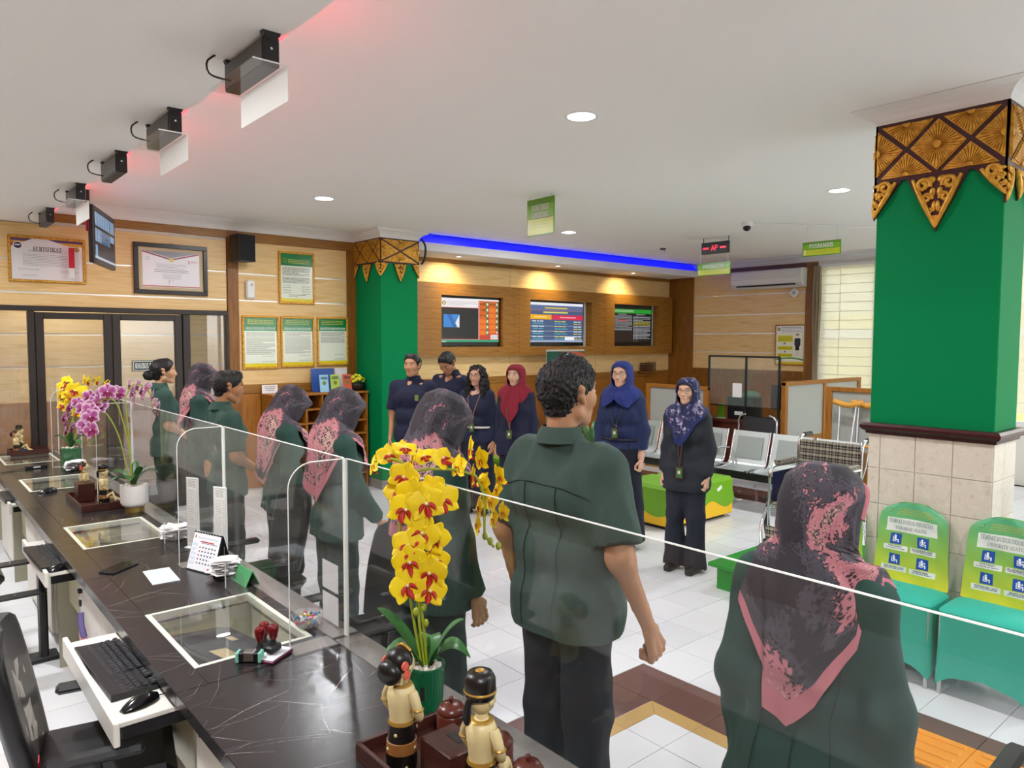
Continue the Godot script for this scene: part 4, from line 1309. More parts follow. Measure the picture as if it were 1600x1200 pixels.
	stems(o, [[V(1.169, 0.89, -5.109), V(1.154, 1.193, -5.136), V(1.107, 1.438, -5.196), V(1.065, 1.471, -5.235), V(0.975, 1.397, -5.306), V(0.958, 1.193, -5.304)], [V(1.166, 0.89, -5.112), V(1.159, 1.234, -5.136), V(1.155, 1.48, -5.158), V(1.211, 1.558, -5.182), V(1.279, 1.517, -5.121), V(1.308, 1.361, -5.084)], [V(1.163, 0.89, -5.114), V(1.109, 1.234, -5.178), V(1.063, 1.372, -5.294), V(0.928, 1.389, -5.45), V(0.874, 1.222, -5.483)]])
	for t in [[V(1.05, 0.96, -5.2), 0.06, 0.06], [V(1.12, 0.93, -4.98), 0.07, 0.06], [V(1.3, 0.95, -5.02), 0.07, 0.07], [V(1.22, 1.0, -5.0), 0.06, 0.06], [V(1.2, 1.05, -5.15), 0.05, 0.02], [V(1.02, 0.87, -5.12), 0.05, 0.08]]:
		part(o, "leaf", blade(V(0, 0.17, 0), t[0] - o.position, t[1], t[2]), mt("orchid_leaf"))
	# far yellow one in a square green glass pot
	o = thing("orchid_plant", "yellow orchid in a square green glass pot behind the pink orchid", "orchid", V(1.17, TOP, -7.2))
	part(o, "pot", nb().box(V(0, 0.085, 0), V(0.14, 0.17, 0.14), 0.006), mt("pot_square", "3f6a48", 0.15))
	pebbles(o, 0.06, 0.165, 20)
	orchid_flowers(o, [[1.168, 1.48, -7.247, 0.045, 0], [1.144, 1.44, -7.265, 0.045, 0], [1.196, 1.412, -7.086, 0.061, 0], [1.169, 1.39, -7.239, 0.055, 0], [1.261, 1.39, -7.161, 0.055, 0], [1.142, 1.356, -7.325, 0.046, 0], [1.143, 1.275, -7.318, 0.051, 0], [1.198, 1.34, -7.211, 0.05, 0], [1.23, 1.214, -7.239, 0.041, 0], [1.286, 1.498, -7.213, 0.039, 1], [1.313, 1.478, -7.189, 0.039, 1], [1.375, 1.488, -7.137, 0.041, 1], [1.42, 1.463, -7.096, 0.043, 1], [1.451, 1.453, -7.07, 0.036, 1], [1.352, 1.508, -7.158, 0.03, 1]], "yellow_orchid", 8)
	stems(o, [[V(1.17, 0.9, -7.2), V(1.2, 1.2, -7.2), V(1.22, 1.42, -7.2), V(1.16, 1.48, -7.24), V(1.14, 1.3, -7.3)], [V(1.18, 0.9, -7.2), V(1.25, 1.2, -7.18), V(1.27, 1.45, -7.2), V(1.38, 1.5, -7.13), V(1.45, 1.44, -7.08)]])
	for t in [[V(1.05, 0.98, -7.25), 0.06, 0.06], [V(1.22, 0.9, -7.05), 0.07, 0.08], [V(1.3, 0.96, -7.15), 0.07, 0.07], [V(1.15, 1.05, -7.1), 0.05, 0.03]]:
		part(o, "leaf", blade(V(0, 0.17, 0), t[0] - o.position, t[1], t[2]), mt("orchid_leaf"))

func stems(o: Node3D, paths: Array) -> void:
	for p in paths:
		var q := []
		for e in p: q.append(e - o.position)
		part(o, "stem", nb().tube(curve(q, 22), 0.0042, 6), mt("orchid_stem"))

func pebbles(o: Node, r: float, y: float, n: int) -> void:
	var b := nb()
	for q in n:
		var a := q * 2.4
		var d := r * sqrt((q + 0.5) / n)
		b.ball(V(cos(a) * d, y + 0.004 * (q % 3), sin(a) * d), V(0.011, 0.008, 0.009), 6)
	part(o, "pebbles", b, mt("pebble")).set_meta("kind", "stuff")

# ---------------------------------------------------------------- things on the counter
func counter_goods() -> void:
	orchids()
	grained("wood_dark", ntex(noise(0.02, FastNoiseLite.TYPE_SIMPLEX_SMOOTH, 4, 6), [[0.0, "2e150e"], [0.5, "47221a"], [1.0, "311710"]]), V(6, 6, 1), 0.35)
	mt("jar_wood", "56251a", 0.3)
	mt("doll_cream", "d9c792", 0.45)
	mt("doll_gold", "b08a3c", 0.4, 0.5)
	mt("doll_black", "120f0e", 0.35)
	# near tray: two dolls, tissue box, three lidded jars
	tray(V(1.03, TOP, -1.395), 0.25, 0.56, "dark wooden tray holding dolls and jars beside the nearest orchid")
	tissue_box(V(1.03, TOP + 0.012, -1.43), V(0.105, 0.1, 0.13), "dark wooden tissue box between the two nearest dolls")
	doll(V(0.965, TOP + 0.012, -1.56), true, 1.2, 105.0, "cream wooden doll with black hair bun and coral flowers, nearest on the counter")
	doll(V(1.012, TOP + 0.012, -1.29), false, 1.2, 100.0, "cream wooden doll in a black and gold cap, nearest on the counter")
	var spots := [[V(1.11, TOP + 0.012, -1.545), "dark red wooden jar with a knobbed lid beside the green orchid pot", 0.125], [V(1.118, TOP + 0.012, -1.36), "dark red wooden jar behind the capped doll", 0.115], [V(1.125, TOP + 0.012, -1.255), "dark red wooden jar nearest the bottom edge of the picture", 0.09]]
	for s in spots:
		var j := thing("lidded_jar", s[1], "jar", s[0], 0.0, "dark red wooden jars")
		var h: float = s[2]
		part(j, "jar_body", nb().lathe([Vector2(0, 0), Vector2(0.036, 0), Vector2(0.039, 0.006), Vector2(0.039, h - 0.03), Vector2(0.036, h - 0.026), Vector2(0, h - 0.026)], 28), mt("jar_wood"))
		var lid := part(j, "lid", nb().lathe([Vector2(0, h - 0.025), Vector2(0.0385, h - 0.025), Vector2(0.0395, h - 0.02), Vector2(0.03, h - 0.006), Vector2(0.012, h - 0.001), Vector2(0, h)], 28), mt("jar_wood"))
		part(lid, "knob", nb().lathe([Vector2(0.005, h - 0.001), Vector2(0.007, h + 0.006), Vector2(0.007, h + 0.012), Vector2(0.004, h + 0.015), Vector2(0, h + 0.0155)], 14), mt("jar_wood"))
	# middle tray
	tray(V(1.035, TOP, -5.5), 0.26, 0.52, "brown wooden tray of dolls beside the white orchid pot")
	tissue_box(V(0.985, TOP + 0.012, -5.6), V(0.1, 0.12, 0.14), "dark wooden tissue box behind the dolls by the white pot")
	doll(V(1.0, TOP + 0.012, -5.7), true, 0.95, 80.0, "cream wooden doll with black bun half hidden behind the tissue box")
	doll(V(1.06, TOP + 0.012, -5.4), false, 0.95, 70.0, "cream wooden doll in a black cap seated on the middle tray")
	# far tray
	tray(V(1.0, TOP, -8.33), 0.3, 0.24, "dark wooden tray at the far end of the counter")
	doll(V(0.94, TOP + 0.012, -8.36), false, 0.95, 75.0, "cream wooden doll seated on a blue base at the far end of the counter", true)
	doll(V(0.9, TOP + 0.012, -8.28), true, 0.85, 75.0, "small cream doll with black bun at the far end of the counter")
	calendar(V(1.14, TOP, -3.56))
	# phone, note, tent sign
	var p := thing("smartphone", "black smartphone lying on the counter near the paper note", "phone", V(0.81, TOP, -3.845), 38)
	part(p, "body", nb().box(V(0, 0.005, 0), V(0.17, 0.01, 0.085), 0.004), mt("black_plastic"))
	part(p, "display", nb().box(V(0, 0.0102, 0), V(0.162, 0.001, 0.078), 0.0003), mt("black_gloss"))
	var im := img(128, 160, "dfe8f0")
	lines(im, 10, 10, 118, 40, 8, "6f8fae", 3, 2); lines(im, 10, 60, 118, 150, 9, "7a8894", 4, 2)
	for y in 12: rect(im, 0, 148 + y, 128, 1, "bcd4ea")
	var n := thing("paper_note", "small pale blue printed note lying on the counter", "paper", V(0.933, TOP, -3.6), -4)
	part(n, "sheet", nb().box(V(0, 0.001, 0), V(0.115, 0.002, 0.235), 0.0), mt("paper"))
	part(n, "print", nb().add(card(0.113, 0.233), at(V(0, 0.0023, 0), Basis(Vector3.RIGHT, -PI / 2))), printed("note_print", im, 0.7))
	part(n, "clip", nb().tube([V(0.03, 0.004, -0.115), V(0.04, 0.016, -0.125), V(0.05, 0.004, -0.115)], 0.002, 6), mt("black_plastic"))
	var tent := thing("tent_sign", "green plastic tent sign lying on the counter in front of the acrylic screen", "sign", V(1.216, TOP, -3.37), 92)
	part(tent, "front_face", nb().box(V(0, 0.032, 0.0), V(0.36, 0.075, 0.004), 0.001, Basis(Vector3.RIGHT, -0.45)), mt("tent_green", "4e9a63", 0.3))
	part(tent, "back_face", nb().box(V(0, 0.032, -0.033), V(0.36, 0.075, 0.004), 0.001, Basis(Vector3.RIGHT, 0.45)), mt("tent_green"))
	text(tent, "KEPANITERAAN", 0.28, 0.026, mt("tent_print", "8fd0a0", 0.4), at(V(0, 0.033, 0.0035), Basis(Vector3.RIGHT, -0.45)), "Droid Sans", true)
	# spikes of receipts
	receipts(V(1.155, TOP, -3.4), 0.055, "spike stacked with white paper slips beside the desk calendar")
	receipts(V(1.17, TOP, -4.2), 0.06, "stack of white paper slips in front of the far info stand")
	receipts(V(1.16, TOP, -6.95), 0.06, "stack of white paper slips beside the square green pot")
	# info stands: upright white plastic sheets on a foot
	for s in [[V(1.195, TOP, -3.98), "upright white price list stand, the farther of the two"], [V(1.222, TOP, -3.64), "upright white price list stand behind the desk calendar"]]:
		im = img(120, 480, "e6e5e0")
		rect(im, 4, 4, 112, 2, "6d6d6a"); rect(im, 4, 474, 112, 2, "6d6d6a"); rect(im, 4, 4, 2, 472, "6d6d6a"); rect(im, 114, 4, 2, 472, "6d6d6a")
		lines(im, 20, 16, 100, 60, 10, "55554f", 3, 3); lines(im, 14, 80, 80, 330, 11, "66665f", 4, 2); lines(im, 88, 80, 108, 330, 11, "66665f", 5, 2); lines(im, 14, 350, 104, 460, 10, "66665f", 6, 2)
		var st := thing("info_stand", s[1], "stand", s[0], -64, "price list stands on the counter")
		part(st, "panel", nb().box(V(0, 0.19, 0), V(0.085, 0.37, 0.008), 0.002), mt("white_plastic"))
		part(st, "print", card(0.08, 0.36), printed("stand_print", im, 0.4), at(V(0, 0.19, 0.0045)))
		part(st, "foot", nb().box(V(0, 0.004, -0.01), V(0.085, 0.008, 0.07), 0.002), mt("white_plastic"))
	# papers leaning against the screens on the public side of the middle station
	for s in [[V(1.15, TOP, -3.12), "clear acrylic leaflet holder lying near the green tent sign"], [V(1.15, TOP, -4.05), "clear acrylic leaflet holder beside the glazed well"], [V(1.15, TOP, -6.05), "clear acrylic leaflet holder behind the dolls"]]:
		var h := thing("leaflet_holder", s[1], "holder", s[0], 90, "clear leaflet holders")
		part(h, "base", nb().box(V(0, 0.002, 0), V(0.22, 0.004, 0.11), 0.0005), mt("acrylic"))
		part(h, "back", nb().box(V(0, 0.06, -0.05), V(0.22, 0.115, 0.003), 0.0005), mt("acrylic"))
		part(h, "front_lip", nb().box(V(0, 0.02, 0.053), V(0.22, 0.035, 0.003), 0.0005), mt("acrylic"))
		part(h, "edge", nb().box(V(0.11, 0.06, -0.05), V(0.002, 0.115, 0.004)), mt("acrylic_edge"))
	for s in [["tariff sheet pasted on the customer side, upper one", 0.94], ["tariff sheet pasted on the customer side, lower one", 0.815]]:
		solo("paper_sheet", nb().box(Vector3.ZERO, V(0.001, 0.11, 0.13)), mt("paper"), "white %s of the nearest screen" % s[0], "paper", at(V(1.268, s[1], -2.56)))
	stamps()
	sweets(V(1.19, TOP, -2.6))

func tray(p: Vector3, w: float, l: float, label: String) -> void:
	var o := thing("wooden_tray", label, "tray", p)
	part(o, "base", nb().bb(-w / 2, w / 2, 0, 0.01, -l / 2, l / 2), mt("wood_dark"))
	for s in [-1, 1]:
		part(o, "rim", nb().bb(s * w / 2 - 0.006, s * w / 2 + 0.006, 0, 0.045, -l / 2 - 0.006, l / 2 + 0.006, 0.002), mt("wood_dark"))
		part(o, "rim", nb().bb(-w / 2 + 0.006, w / 2 - 0.006, 0, 0.045, s * l / 2 - 0.006, s * l / 2 + 0.006, 0.002), mt("wood_dark"))

func tissue_box(p: Vector3, s: Vector3, label: String) -> void:
	var o := thing("tissue_box", label, "box", p)
	part(o, "body", nb().box(V(0, s.y / 2, 0), s, 0.003), mt("wood_dark"))
	part(o, "slot", nb().box(V(0.015, s.y + 0.0005, 0.0), V(0.03, 0.001, 0.05)), mt("doll_black"), at(Vector3.ZERO, yaw(0)))

# Javanese pair of wooden dolls: bare shoulders, long wrapped skirt, knees drawn up
func doll(p: Vector3, lady: bool, k: float, turn: float, label: String, blue := false) -> void:
	var o := thing("wooden_doll", label, "figurine", p, turn)
	o.scale = Vector3.ONE * k
	# skirt / legs
	part(o, "skirt", nb().lathe([Vector2(0, 0), Vector2(0.032, 0), Vector2(0.034, 0.02), Vector2(0.03, 0.06), Vector2(0.026, 0.1), Vector2(0.0, 0.1)], 20), mt("doll_black"))
	part(o, "sash", nb().lathe([Vector2(0.0295, 0.035), Vector2(0.0335, 0.037), Vector2(0.032, 0.06), Vector2(0.028, 0.062)], 20), mt("doll_sash", "8a5a2a", 0.5))
	for q in 10:
		var a := q * 0.7
		part(o, "flower_dot", nb().ball(Vector3.ZERO, V(0.004, 0.004, 0.0025), 6), mt("doll_cream"), at(V(sin(a) * 0.0325, 0.012 + (q % 3) * 0.035, cos(a) * 0.0325), Basis(Vector3.UP, a)))
	if not lady:
		part(o, "knee", nb().tube([V(-0.014, 0.05, 0.02), V(-0.016, 0.075, 0.055), V(-0.018, 0.02, 0.075)], [0.014, 0.012, 0.008], 8), mt("doll_cream"))
		part(o, "knee", nb().tube([V(0.014, 0.03, 0.02), V(0.02, 0.035, 0.06), V(0.022, 0.012, 0.1)], [0.014, 0.012, 0.008], 8), mt("doll_cream"))
	if blue:
		part(o, "blue_base", nb().lathe([Vector2(0, 0), Vector2(0.05, 0), Vector2(0.045, 0.03), Vector2(0, 0.03)], 18), mt("doll_blue", "1f5aa8", 0.4))
	# torso
	part(o, "torso", nb().lathe([Vector2(0.0, 0.095), Vector2(0.025, 0.095), Vector2(0.0255, 0.11), Vector2(0.029, 0.14), Vector2(0.031, 0.16), Vector2(0.025, 0.176), Vector2(0.012, 0.184), Vector2(0.011, 0.2), Vector2(0.0, 0.2)], 20), mt("doll_cream"))
	part(o, "necklace", nb().lathe([Vector2(0.019, 0.177), Vector2(0.024, 0.179), Vector2(0.02, 0.183), Vector2(0.015, 0.183)], 20), mt("doll_gold"))
	part(o, "belt", nb().lathe([Vector2(0.025, 0.094), Vector2(0.029, 0.098), Vector2(0.027, 0.105), Vector2(0.025, 0.105)], 20), mt("doll_gold"))
	for s in [-1.0, 1.0]:
		var arm := part(o, "arm", nb().tube(curve([V(s * 0.03, 0.168, 0), V(s * 0.043, 0.14, 0.0), V(s * 0.04, 0.112, 0.012), V(s * 0.02, 0.1, 0.03)], 8), [0.011, 0.012, 0.0115, 0.011, 0.0105, 0.01, 0.009, 0.008, 0.006], 8), mt("doll_cream"))
		part(arm, "bangle", nb().lathe([Vector2(0.012, -0.003), Vector2(0.0145, 0), Vector2(0.012, 0.003)], 12, V(s * 0.0428, 0.135, 0.002)), mt("doll_gold"))
	# head, face towards +z
	part(o, "head", nb().ball(V(0, 0.222, 0.003), V(0.025, 0.031, 0.028), 18).ball(V(0, 0.219, 0.031), V(0.004, 0.007, 0.006), 8).ball(V(0, 0.2, 0.012), V(0.014, 0.01, 0.015), 10).ball(V(0.025, 0.22, 0), V(0.004, 0.008, 0.006), 6).ball(V(-0.025, 0.22, 0), V(0.004, 0.008, 0.006), 6), mt("doll_cream"))
	for s in [-1.0, 1.0]: part(o, "eye", nb().ball(V(s * 0.01, 0.226, 0.027), V(0.0045, 0.0022, 0.002), 6), mt("doll_black"))
	part(o, "mouth", nb().ball(V(0, 0.207, 0.027), V(0.005, 0.002, 0.002), 6), mt("doll_red", "a8342c", 0.5))
	if lady:
		part(o, "hair", nb().ball(V(0, 0.232, -0.006), V(0.029, 0.029, 0.029), 18).ball(V(0, 0.216, -0.036), V(0.03, 0.026, 0.02), 16), mt("doll_black"))
		for q in 4: part(o, "hair_flower", nb().lathe([Vector2(0, 0), Vector2(0.01, 0.0), Vector2(0.009, 0.004), Vector2(0.004, 0.003), Vector2(0, 0.005)], 12), mt("doll_coral", "d8604c", 0.5), at(V([-0.026, -0.031, 0.026, 0.031][q], [0.23, 0.212, 0.23, 0.212][q], -0.018), Basis(Vector3.BACK, PI / 2 if q < 2 else -PI / 2)))
		part(o, "tiara", nb().tube(curve([V(-0.02, 0.252, 0.008), V(0, 0.263, 0.004), V(0.02, 0.252, 0.008)], 8), 0.004, 6), mt("doll_gold"))
	else:
		part(o, "cap", nb().lathe([Vector2(0.028, 0.226), Vector2(0.031, 0.238), Vector2(0.03, 0.262), Vector2(0.024, 0.274), Vector2(0.01, 0.277), Vector2(0, 0.277)], 20, V(0, 0, -0.004)), mt("doll_black"))
		part(o, "cap_band", nb().lathe([Vector2(0.0305, 0.236), Vector2(0.0325, 0.239), Vector2(0.031, 0.242)], 20, V(0, 0, -0.004)), mt("doll_gold"))
		for q in 4: part(o, "cap_stripe", nb().box(V(0, 0.25, 0.0265), V(0.004, 0.024, 0.001), 0.0003, Basis(Vector3.RIGHT, -0.1)), mt("doll_gold"), at(V(0, 0, -0.004), Basis(Vector3.UP, q * PI / 2 + 0.7)))
		part(o, "cap_top", nb().ball(V(0, 0.277, -0.004), V(0.01, 0.003, 0.01), 10), mt("doll_gold"))
		part(o, "hair_tail", nb().tube(curve([V(0, 0.235, -0.03), V(0.004, 0.212, -0.036), V(0.006, 0.18, -0.034)], 8), [0.004, 0.006, 0.007, 0.007, 0.008, 0.008, 0.008, 0.007, 0.004], 8), mt("doll_black"))

func calendar(p: Vector3) -> void:
	var im := img(240, 300, "e9ecf0")
	rect(im, 14, 18, 12, 26, "a5863a"); rect(im, 70, 60, 120, 10, "b8343a")
	lines(im, 80, 74, 220, 90, 12, "2a2c34", 3, 5)
	for r in 5:
		for c in 6: rect(im, 70 + c * 27, 106 + r * 32, 12, 12, "3c3f4a" if c else "b8343a")
		lines(im, 10, 84 + r * 38, 54, 110 + r * 38, 9, "8aa6c8", 4 + r, 3)
	lines(im, 40, 30, 220, 48, 9, "9aa3b4", 8, 3)
	rect(im, 180, 268, 40, 16, "c42a34")
	var o := thing("desk_calendar", "white tent desk calendar on a black stand beside the spike of slips", "calendar", p, -71)
	part(o, "front_board", nb().box(V(0, 0.085, 0.028), V(0.205, 0.185, 0.003), 0.0008, Basis(Vector3.RIGHT, -0.3)), mt("calendar_board", "15161a", 0.5))
	part(o, "back_board", nb().box(V(0, 0.085, -0.028), V(0.205, 0.185, 0.003), 0.0008, Basis(Vector3.RIGHT, 0.3)), mt("calendar_board"))
	part(o, "page", card(0.195, 0.17), printed("calendar_print", im, 0.5), at(V(0, 0.0875, 0.031), Basis(Vector3.RIGHT, -0.3)))
	part(o, "foot", nb().box(V(0, 0.002, 0), V(0.205, 0.004, 0.1), 0.0005), mt("calendar_board"))
	for q in 9: part(o, "ring", nb().lathe([Vector2(0.006, -0.0012), Vector2(0.0075, 0), Vector2(0.006, 0.0012)], 10, V(-0.08 + q * 0.02, 0.172, 0), Basis(Vector3.BACK, PI / 2)), mt("white_plastic"))

func receipts(p: Vector3, r: float, label: String) -> void:
	var o := thing("receipt_spike", label, "paper stack", p, 0.0, "spiked paper slips")
	part(o, "foot", nb().lathe([Vector2(0, 0), Vector2(0.04, 0), Vector2(0.038, 0.006), Vector2(0, 0.008)], 18), mt("black_plastic"))
	part(o, "spike", nb().tube([V(0, 0.005, 0), V(0, 0.14, 0)], 0.0016, 6), mt("chrome"))
	var rr := RandomNumberGenerator.new()
	rr.seed = int(p.z * 1000)
	for q in 22:
		var s := r * rr.randf_range(0.75, 1.3)
		var row := []
		for a in 3:
			var line := PackedVector3Array()
			for b in 4: line.append(V((b / 1.5 - 1.0) * s, rr.randf_range(-0.006, 0.007) + 0.004 * absf(b / 1.5 - 1.0), (a - 1.0) * s * 0.8))
			row.append(line)
		part(o, "slip", nb().grid(row), mt("paper"), at(V(0, 0.014 + q * 0.0032, 0), Basis(Vector3.UP, rr.randf() * TAU)))

func stamps() -> void:
	mt("stamp_red", "6d0710", 0.12)
	mt("mint", "7fd0b8", 0.4)
	var heads := [[V(0.985, TOP, -2.425), "dark red knobbed rubber stamp standing on the ink pad"], [V(0.955, TOP, -2.47), "dark red knobbed rubber stamp left of the ink pad"], [V(0.985, TOP, -2.505), "dark red knobbed rubber stamp behind the other two"]]
	for h in heads:
		var lift := 0.016 if h[1].ends_with("ink pad") and h[1].contains("standing") else 0.0
		var o := thing("rubber_stamp", h[1], "stamp", h[0] + V(0, lift, 0), 30, "rubber stamps")
		part(o, "base", nb().box(V(0, 0.014, 0), V(0.055, 0.024, 0.032), 0.005), mt("black_plastic"))
		part(o, "neck", nb().lathe([Vector2(0.014, 0.026), Vector2(0.009, 0.04), Vector2(0.009, 0.048)], 16), mt("black_plastic"))
		part(o, "knob", nb().lathe([Vector2(0.01, 0.046), Vector2(0.013, 0.052), Vector2(0.018, 0.075), Vector2(0.019, 0.086), Vector2(0.015, 0.095), Vector2(0.006, 0.099), Vector2(0, 0.0995)], 20), mt("stamp_red"))
	var pad := thing("ink_pad", "white and purple ink pad under the rubber stamp", "ink pad", V(0.985, TOP, -2.42), 32)
	part(pad, "tray", nb().box(V(0, 0.006, 0), V(0.12, 0.01, 0.075), 0.003), mt("pad_purple", "6a2346", 0.4))
	part(pad, "lid", nb().box(V(0, 0.0125, 0), V(0.115, 0.004, 0.07), 0.0015), mt("pad_white", "d9dade", 0.4))
	var st := thing("self_inking_stamp", "mint green and black self inking stamp lying on the counter", "stamp", V(0.905, TOP, -2.435), -40)
	part(st, "body", nb().box(V(0, 0.02, 0), V(0.075, 0.034, 0.03), 0.004), mt("black_plastic"))
	part(st, "sleeve", nb().box(V(0, 0.022, 0), V(0.04, 0.036, 0.032), 0.004), mt("chrome"))
	for s in [-1, 1]: part(st, "cap", nb().box(V(s * 0.038, 0.02, 0), V(0.012, 0.038, 0.036), 0.004), mt("mint"))
	# white oval tag on the glass
	solo("oval_tag", nb().lathe([Vector2(0, 0), Vector2(0.02, 0), Vector2(0.02, 0.002), Vector2(0, 0.002)], 24), mt("white_plastic"), "small white oval tag stuck on the nearest glass well", "tag", at(V(0.915, TOP, -2.72), Basis.from_scale(V(1.3, 1, 0.8))))

func sweets(p: Vector3) -> void:
	var o := thing("sweet_bowl", "fluted glass bowl filled with wrapped sweets", "bowl", p)
	var rows := []
	for pr in [[0.03, 0.0], [0.034, 0.003], [0.05, 0.025], [0.06, 0.052], [0.057, 0.052], [0.047, 0.026], [0.03, 0.008]]:
		var ring := PackedVector3Array()
		for s in 48: ring.append(V(cos(TAU * s / 48), 0, sin(TAU * s / 48)) * (pr[0] * (1.0 + 0.04 * cos(s * TAU / 4.0))) + V(0, pr[1], 0))
		rows.append(ring)
	part(o, "bowl", nb().grid(rows, true, true).cap(rows[0], Vector3.DOWN), pane("bowl_glass", "e6eef0", 0.14))
	var cols := ["3f8fb8", "d8dde0", "c8324a", "e8e2e0", "2f6ea8", "d99aa8", "e0c23a"]
	var r := RandomNumberGenerator.new()
	r.seed = 4
	for q in 26:
		var a := q * 2.4
		var d := 0.04 * sqrt((q % 13 + 0.5) / 13.0)
		var b := nb().ball(Vector3.ZERO, V(0.011, 0.006, 0.007), 8).prism([Vector2(0.009, 0), Vector2(0.019, 0.006), Vector2(0.019, -0.006)], -0.001, 0.001).prism([Vector2(-0.009, 0), Vector2(-0.019, 0.006), Vector2(-0.019, -0.006)], -0.001, 0.001)
		solo("wrapped_sweet", b, mt("sweet_" + cols[q % 7], cols[q % 7], 0.2), "small wrapped sweet in the glass bowl on the counter", "sweet", at(p + V(cos(a) * d, 0.02 + (0.018 if q >= 13 else 0.0) + 0.004 * (q % 2), sin(a) * d), Basis.from_euler(V(r.randf(), r.randf() * TAU, r.randf() * 0.8))), "wrapped sweets in the bowl")

# ---------------------------------------------------------------- staff side
func staff_side() -> void:
	# near keyboard with every key, two more behind
	var kb := [[V(0.578, 0.68, -2.83), "black keyboard in the nearest drawer", true], [V(0.62, 0.68, -4.52), "black keyboard in the second drawer along the counter", false], [V(0.672, 0.68, -6.44), "black keyboard in the far drawer", false]]
	for k in kb:
		var o := thing("keyboard", k[1], "keyboard", k[0], -88, "keyboards in the drawers")
		var L := 0.5 if k[2] else 0.5
		if k[0].z < -6: L = 0.42
		part(o, "case", nb().prism([Vector2(-0.078, 0), Vector2(0.078, 0), Vector2(0.078, 0.024), Vector2(-0.074, 0.014)], -L / 2, L / 2, at(Vector3.ZERO, Basis(Vector3.UP, PI / 2) * Basis.from_scale(V(-1, 1, 1)))), mt("kb_case", "1b1c1f", 0.4))
		var key := nb().prism([Vector2(-0.0085, -0.0085), Vector2(0.0085, -0.0085), Vector2(0.0085, 0.0085), Vector2(-0.0085, 0.0085)], 0, 0.001)
		key = keycap(0.0175, 0.0175)
		var all := nb()
		for row in 6:
			for col in 21:
				if col == 14 or col == 18 and row < 2: continue
				if row == 5 and col > 3 and col < 9: continue
				if row in [1, 4] and col > 14 and col < 18 and not (row == 4 and col == 16): continue
				var x := -L / 2 + 0.018 + col * (L - 0.036) / 20.0
				var zz := -0.055 + row * 0.0215 + (0.004 if row > 0 else 0.0)
				var y := 0.0215 - (zz + 0.06) * 0.062
				var xf := at(V(x, y, zz), Basis(Vector3.RIGHT, 0.062))
				if k[2]: part(o, "key", key, mt("kb_key", "26272b", 0.45), xf)
				else: all.add(key, xf)
		if k[2]:
			part(o, "key", keycap(0.11, 0.0175), mt("kb_key"), at(V(-L / 2 + 0.018 + 6.0 * (L - 0.036) / 20.0, 0.0215 - 0.1165 * 0.062, 0.0565), Basis(Vector3.RIGHT, 0.062)))
		else:
			part(o, "keys", all, mt("kb_key", "26272b", 0.45)).set_meta("kind", "stuff")
	for m in [[V(0.575, 0.68, -2.5), "black computer mouse beside the nearest keyboard", -72.0], [V(0.625, 0.68, -4.26), "black computer mouse in the second drawer", -75.0], [V(0.84, TOP, -6.1), "black computer mouse lying on the counter top", -80.0]]:
		var o := thing("computer_mouse", m[1], "mouse", m[0], m[2], "computer mice")
		var rows := []
		for r in 9:
			var u := r / 8.0
			var hw := 0.031 * pow(sin(PI * clampf(u * 0.9 + 0.05, 0, 1)), 0.5)
			var hh := 0.034 * pow(sin(PI * clampf(u * 0.8 + 0.16, 0, 1)), 0.8)
			var ring := PackedVector3Array()
			for s in 13:
				var a := PI * s / 12.0
				ring.append(V(cos(a) * hw, sin(a) * hh + 0.002, (u - 0.5) * 0.12))
			rows.append(ring)
		part(o, "shell", nb().grid(rows, false, true).cap(rows[0], Vector3.FORWARD).cap(rows[8], Vector3.BACK), mt("mouse_black", "0f1012", 0.18))
		part(o, "wheel", nb().ball(V(0, 0.031, -0.03), V(0.004, 0.006, 0.01), 8), mt("black_plastic"))
		part(o, "cable", nb().tube(curve([V(0, 0.008, -0.06), V(0.01, 0.006, -0.09), V(0.03, 0.004, -0.11)], 8), 0.002, 5), mt("black_plastic"))
	# embedded monitors leaning in the glazed wells
	for q in 3:
		var h: Array = INSERTS[q]
		var o := thing("sunken_monitor", "dark monitor lying tilted under the counter glass, " + ["nearest of three", "second of three", "farthest of three"][q], "monitor", V(0.955, 0.655, (h[0] + h[1]) / 2), 0.0, "monitors under the counter glass")
		var w := Basis(Vector3.UP, 0.22) * Basis(Vector3.BACK, -0.16)
		part(o, "casing", nb().box(V(0, 0, 0), V(0.29, 0.03, 0.47), 0.006, w), mt("black_plastic"))
		part(o, "panel", nb().box(V(0, 0, 0) + w * V(0, 0.016, 0), V(0.26, 0.002, 0.42), 0.0005, w), mt("monitor_dark", "23263a", 0.12))
		part(o, "sticker", nb().box(w * V(-0.06, 0.0175, 0.08), V(0.07, 0.001, 0.1), 0.0, w), mt("sticker_tan", "b9a878", 0.6))
		part(o, "sticker", nb().box(w * V(0.06, 0.0175, -0.06), V(0.03, 0.001, 0.05), 0.0, w), mt("sticker_tan"))
		part(o, "support", nb().bb(-0.05, 0.05, -0.275, -0.01, -0.08, 0.08), mt("black_plastic"))
	# usb hub, keys, lanyard
	var hub := thing("usb_hub", "small black usb hub lying on the far part of the counter", "hub", V(0.93, TOP, -7.3), 5)
	part(hub, "body", nb().box(V(0, 0.014, 0), V(0.16, 0.026, 0.05), 0.004), mt("black_plastic"))
	part(hub, "cable", nb().tube(curve([V(-0.08, 0.012, 0), V(-0.15, 0.006, 0.02), V(-0.26, 0.006, 0.06)], 8), 0.003, 5), mt("black_plastic"))
	part(hub, "port", nb().box(V(0.0, 0.016, 0.026), V(0.05, 0.01, 0.002)), mt("white_plastic"))
	var keys := thing("key_bunch", "black keys hanging from a cabinet lock with a purple and pink strap", "keys", V(0.698, 0.6, -4.1))
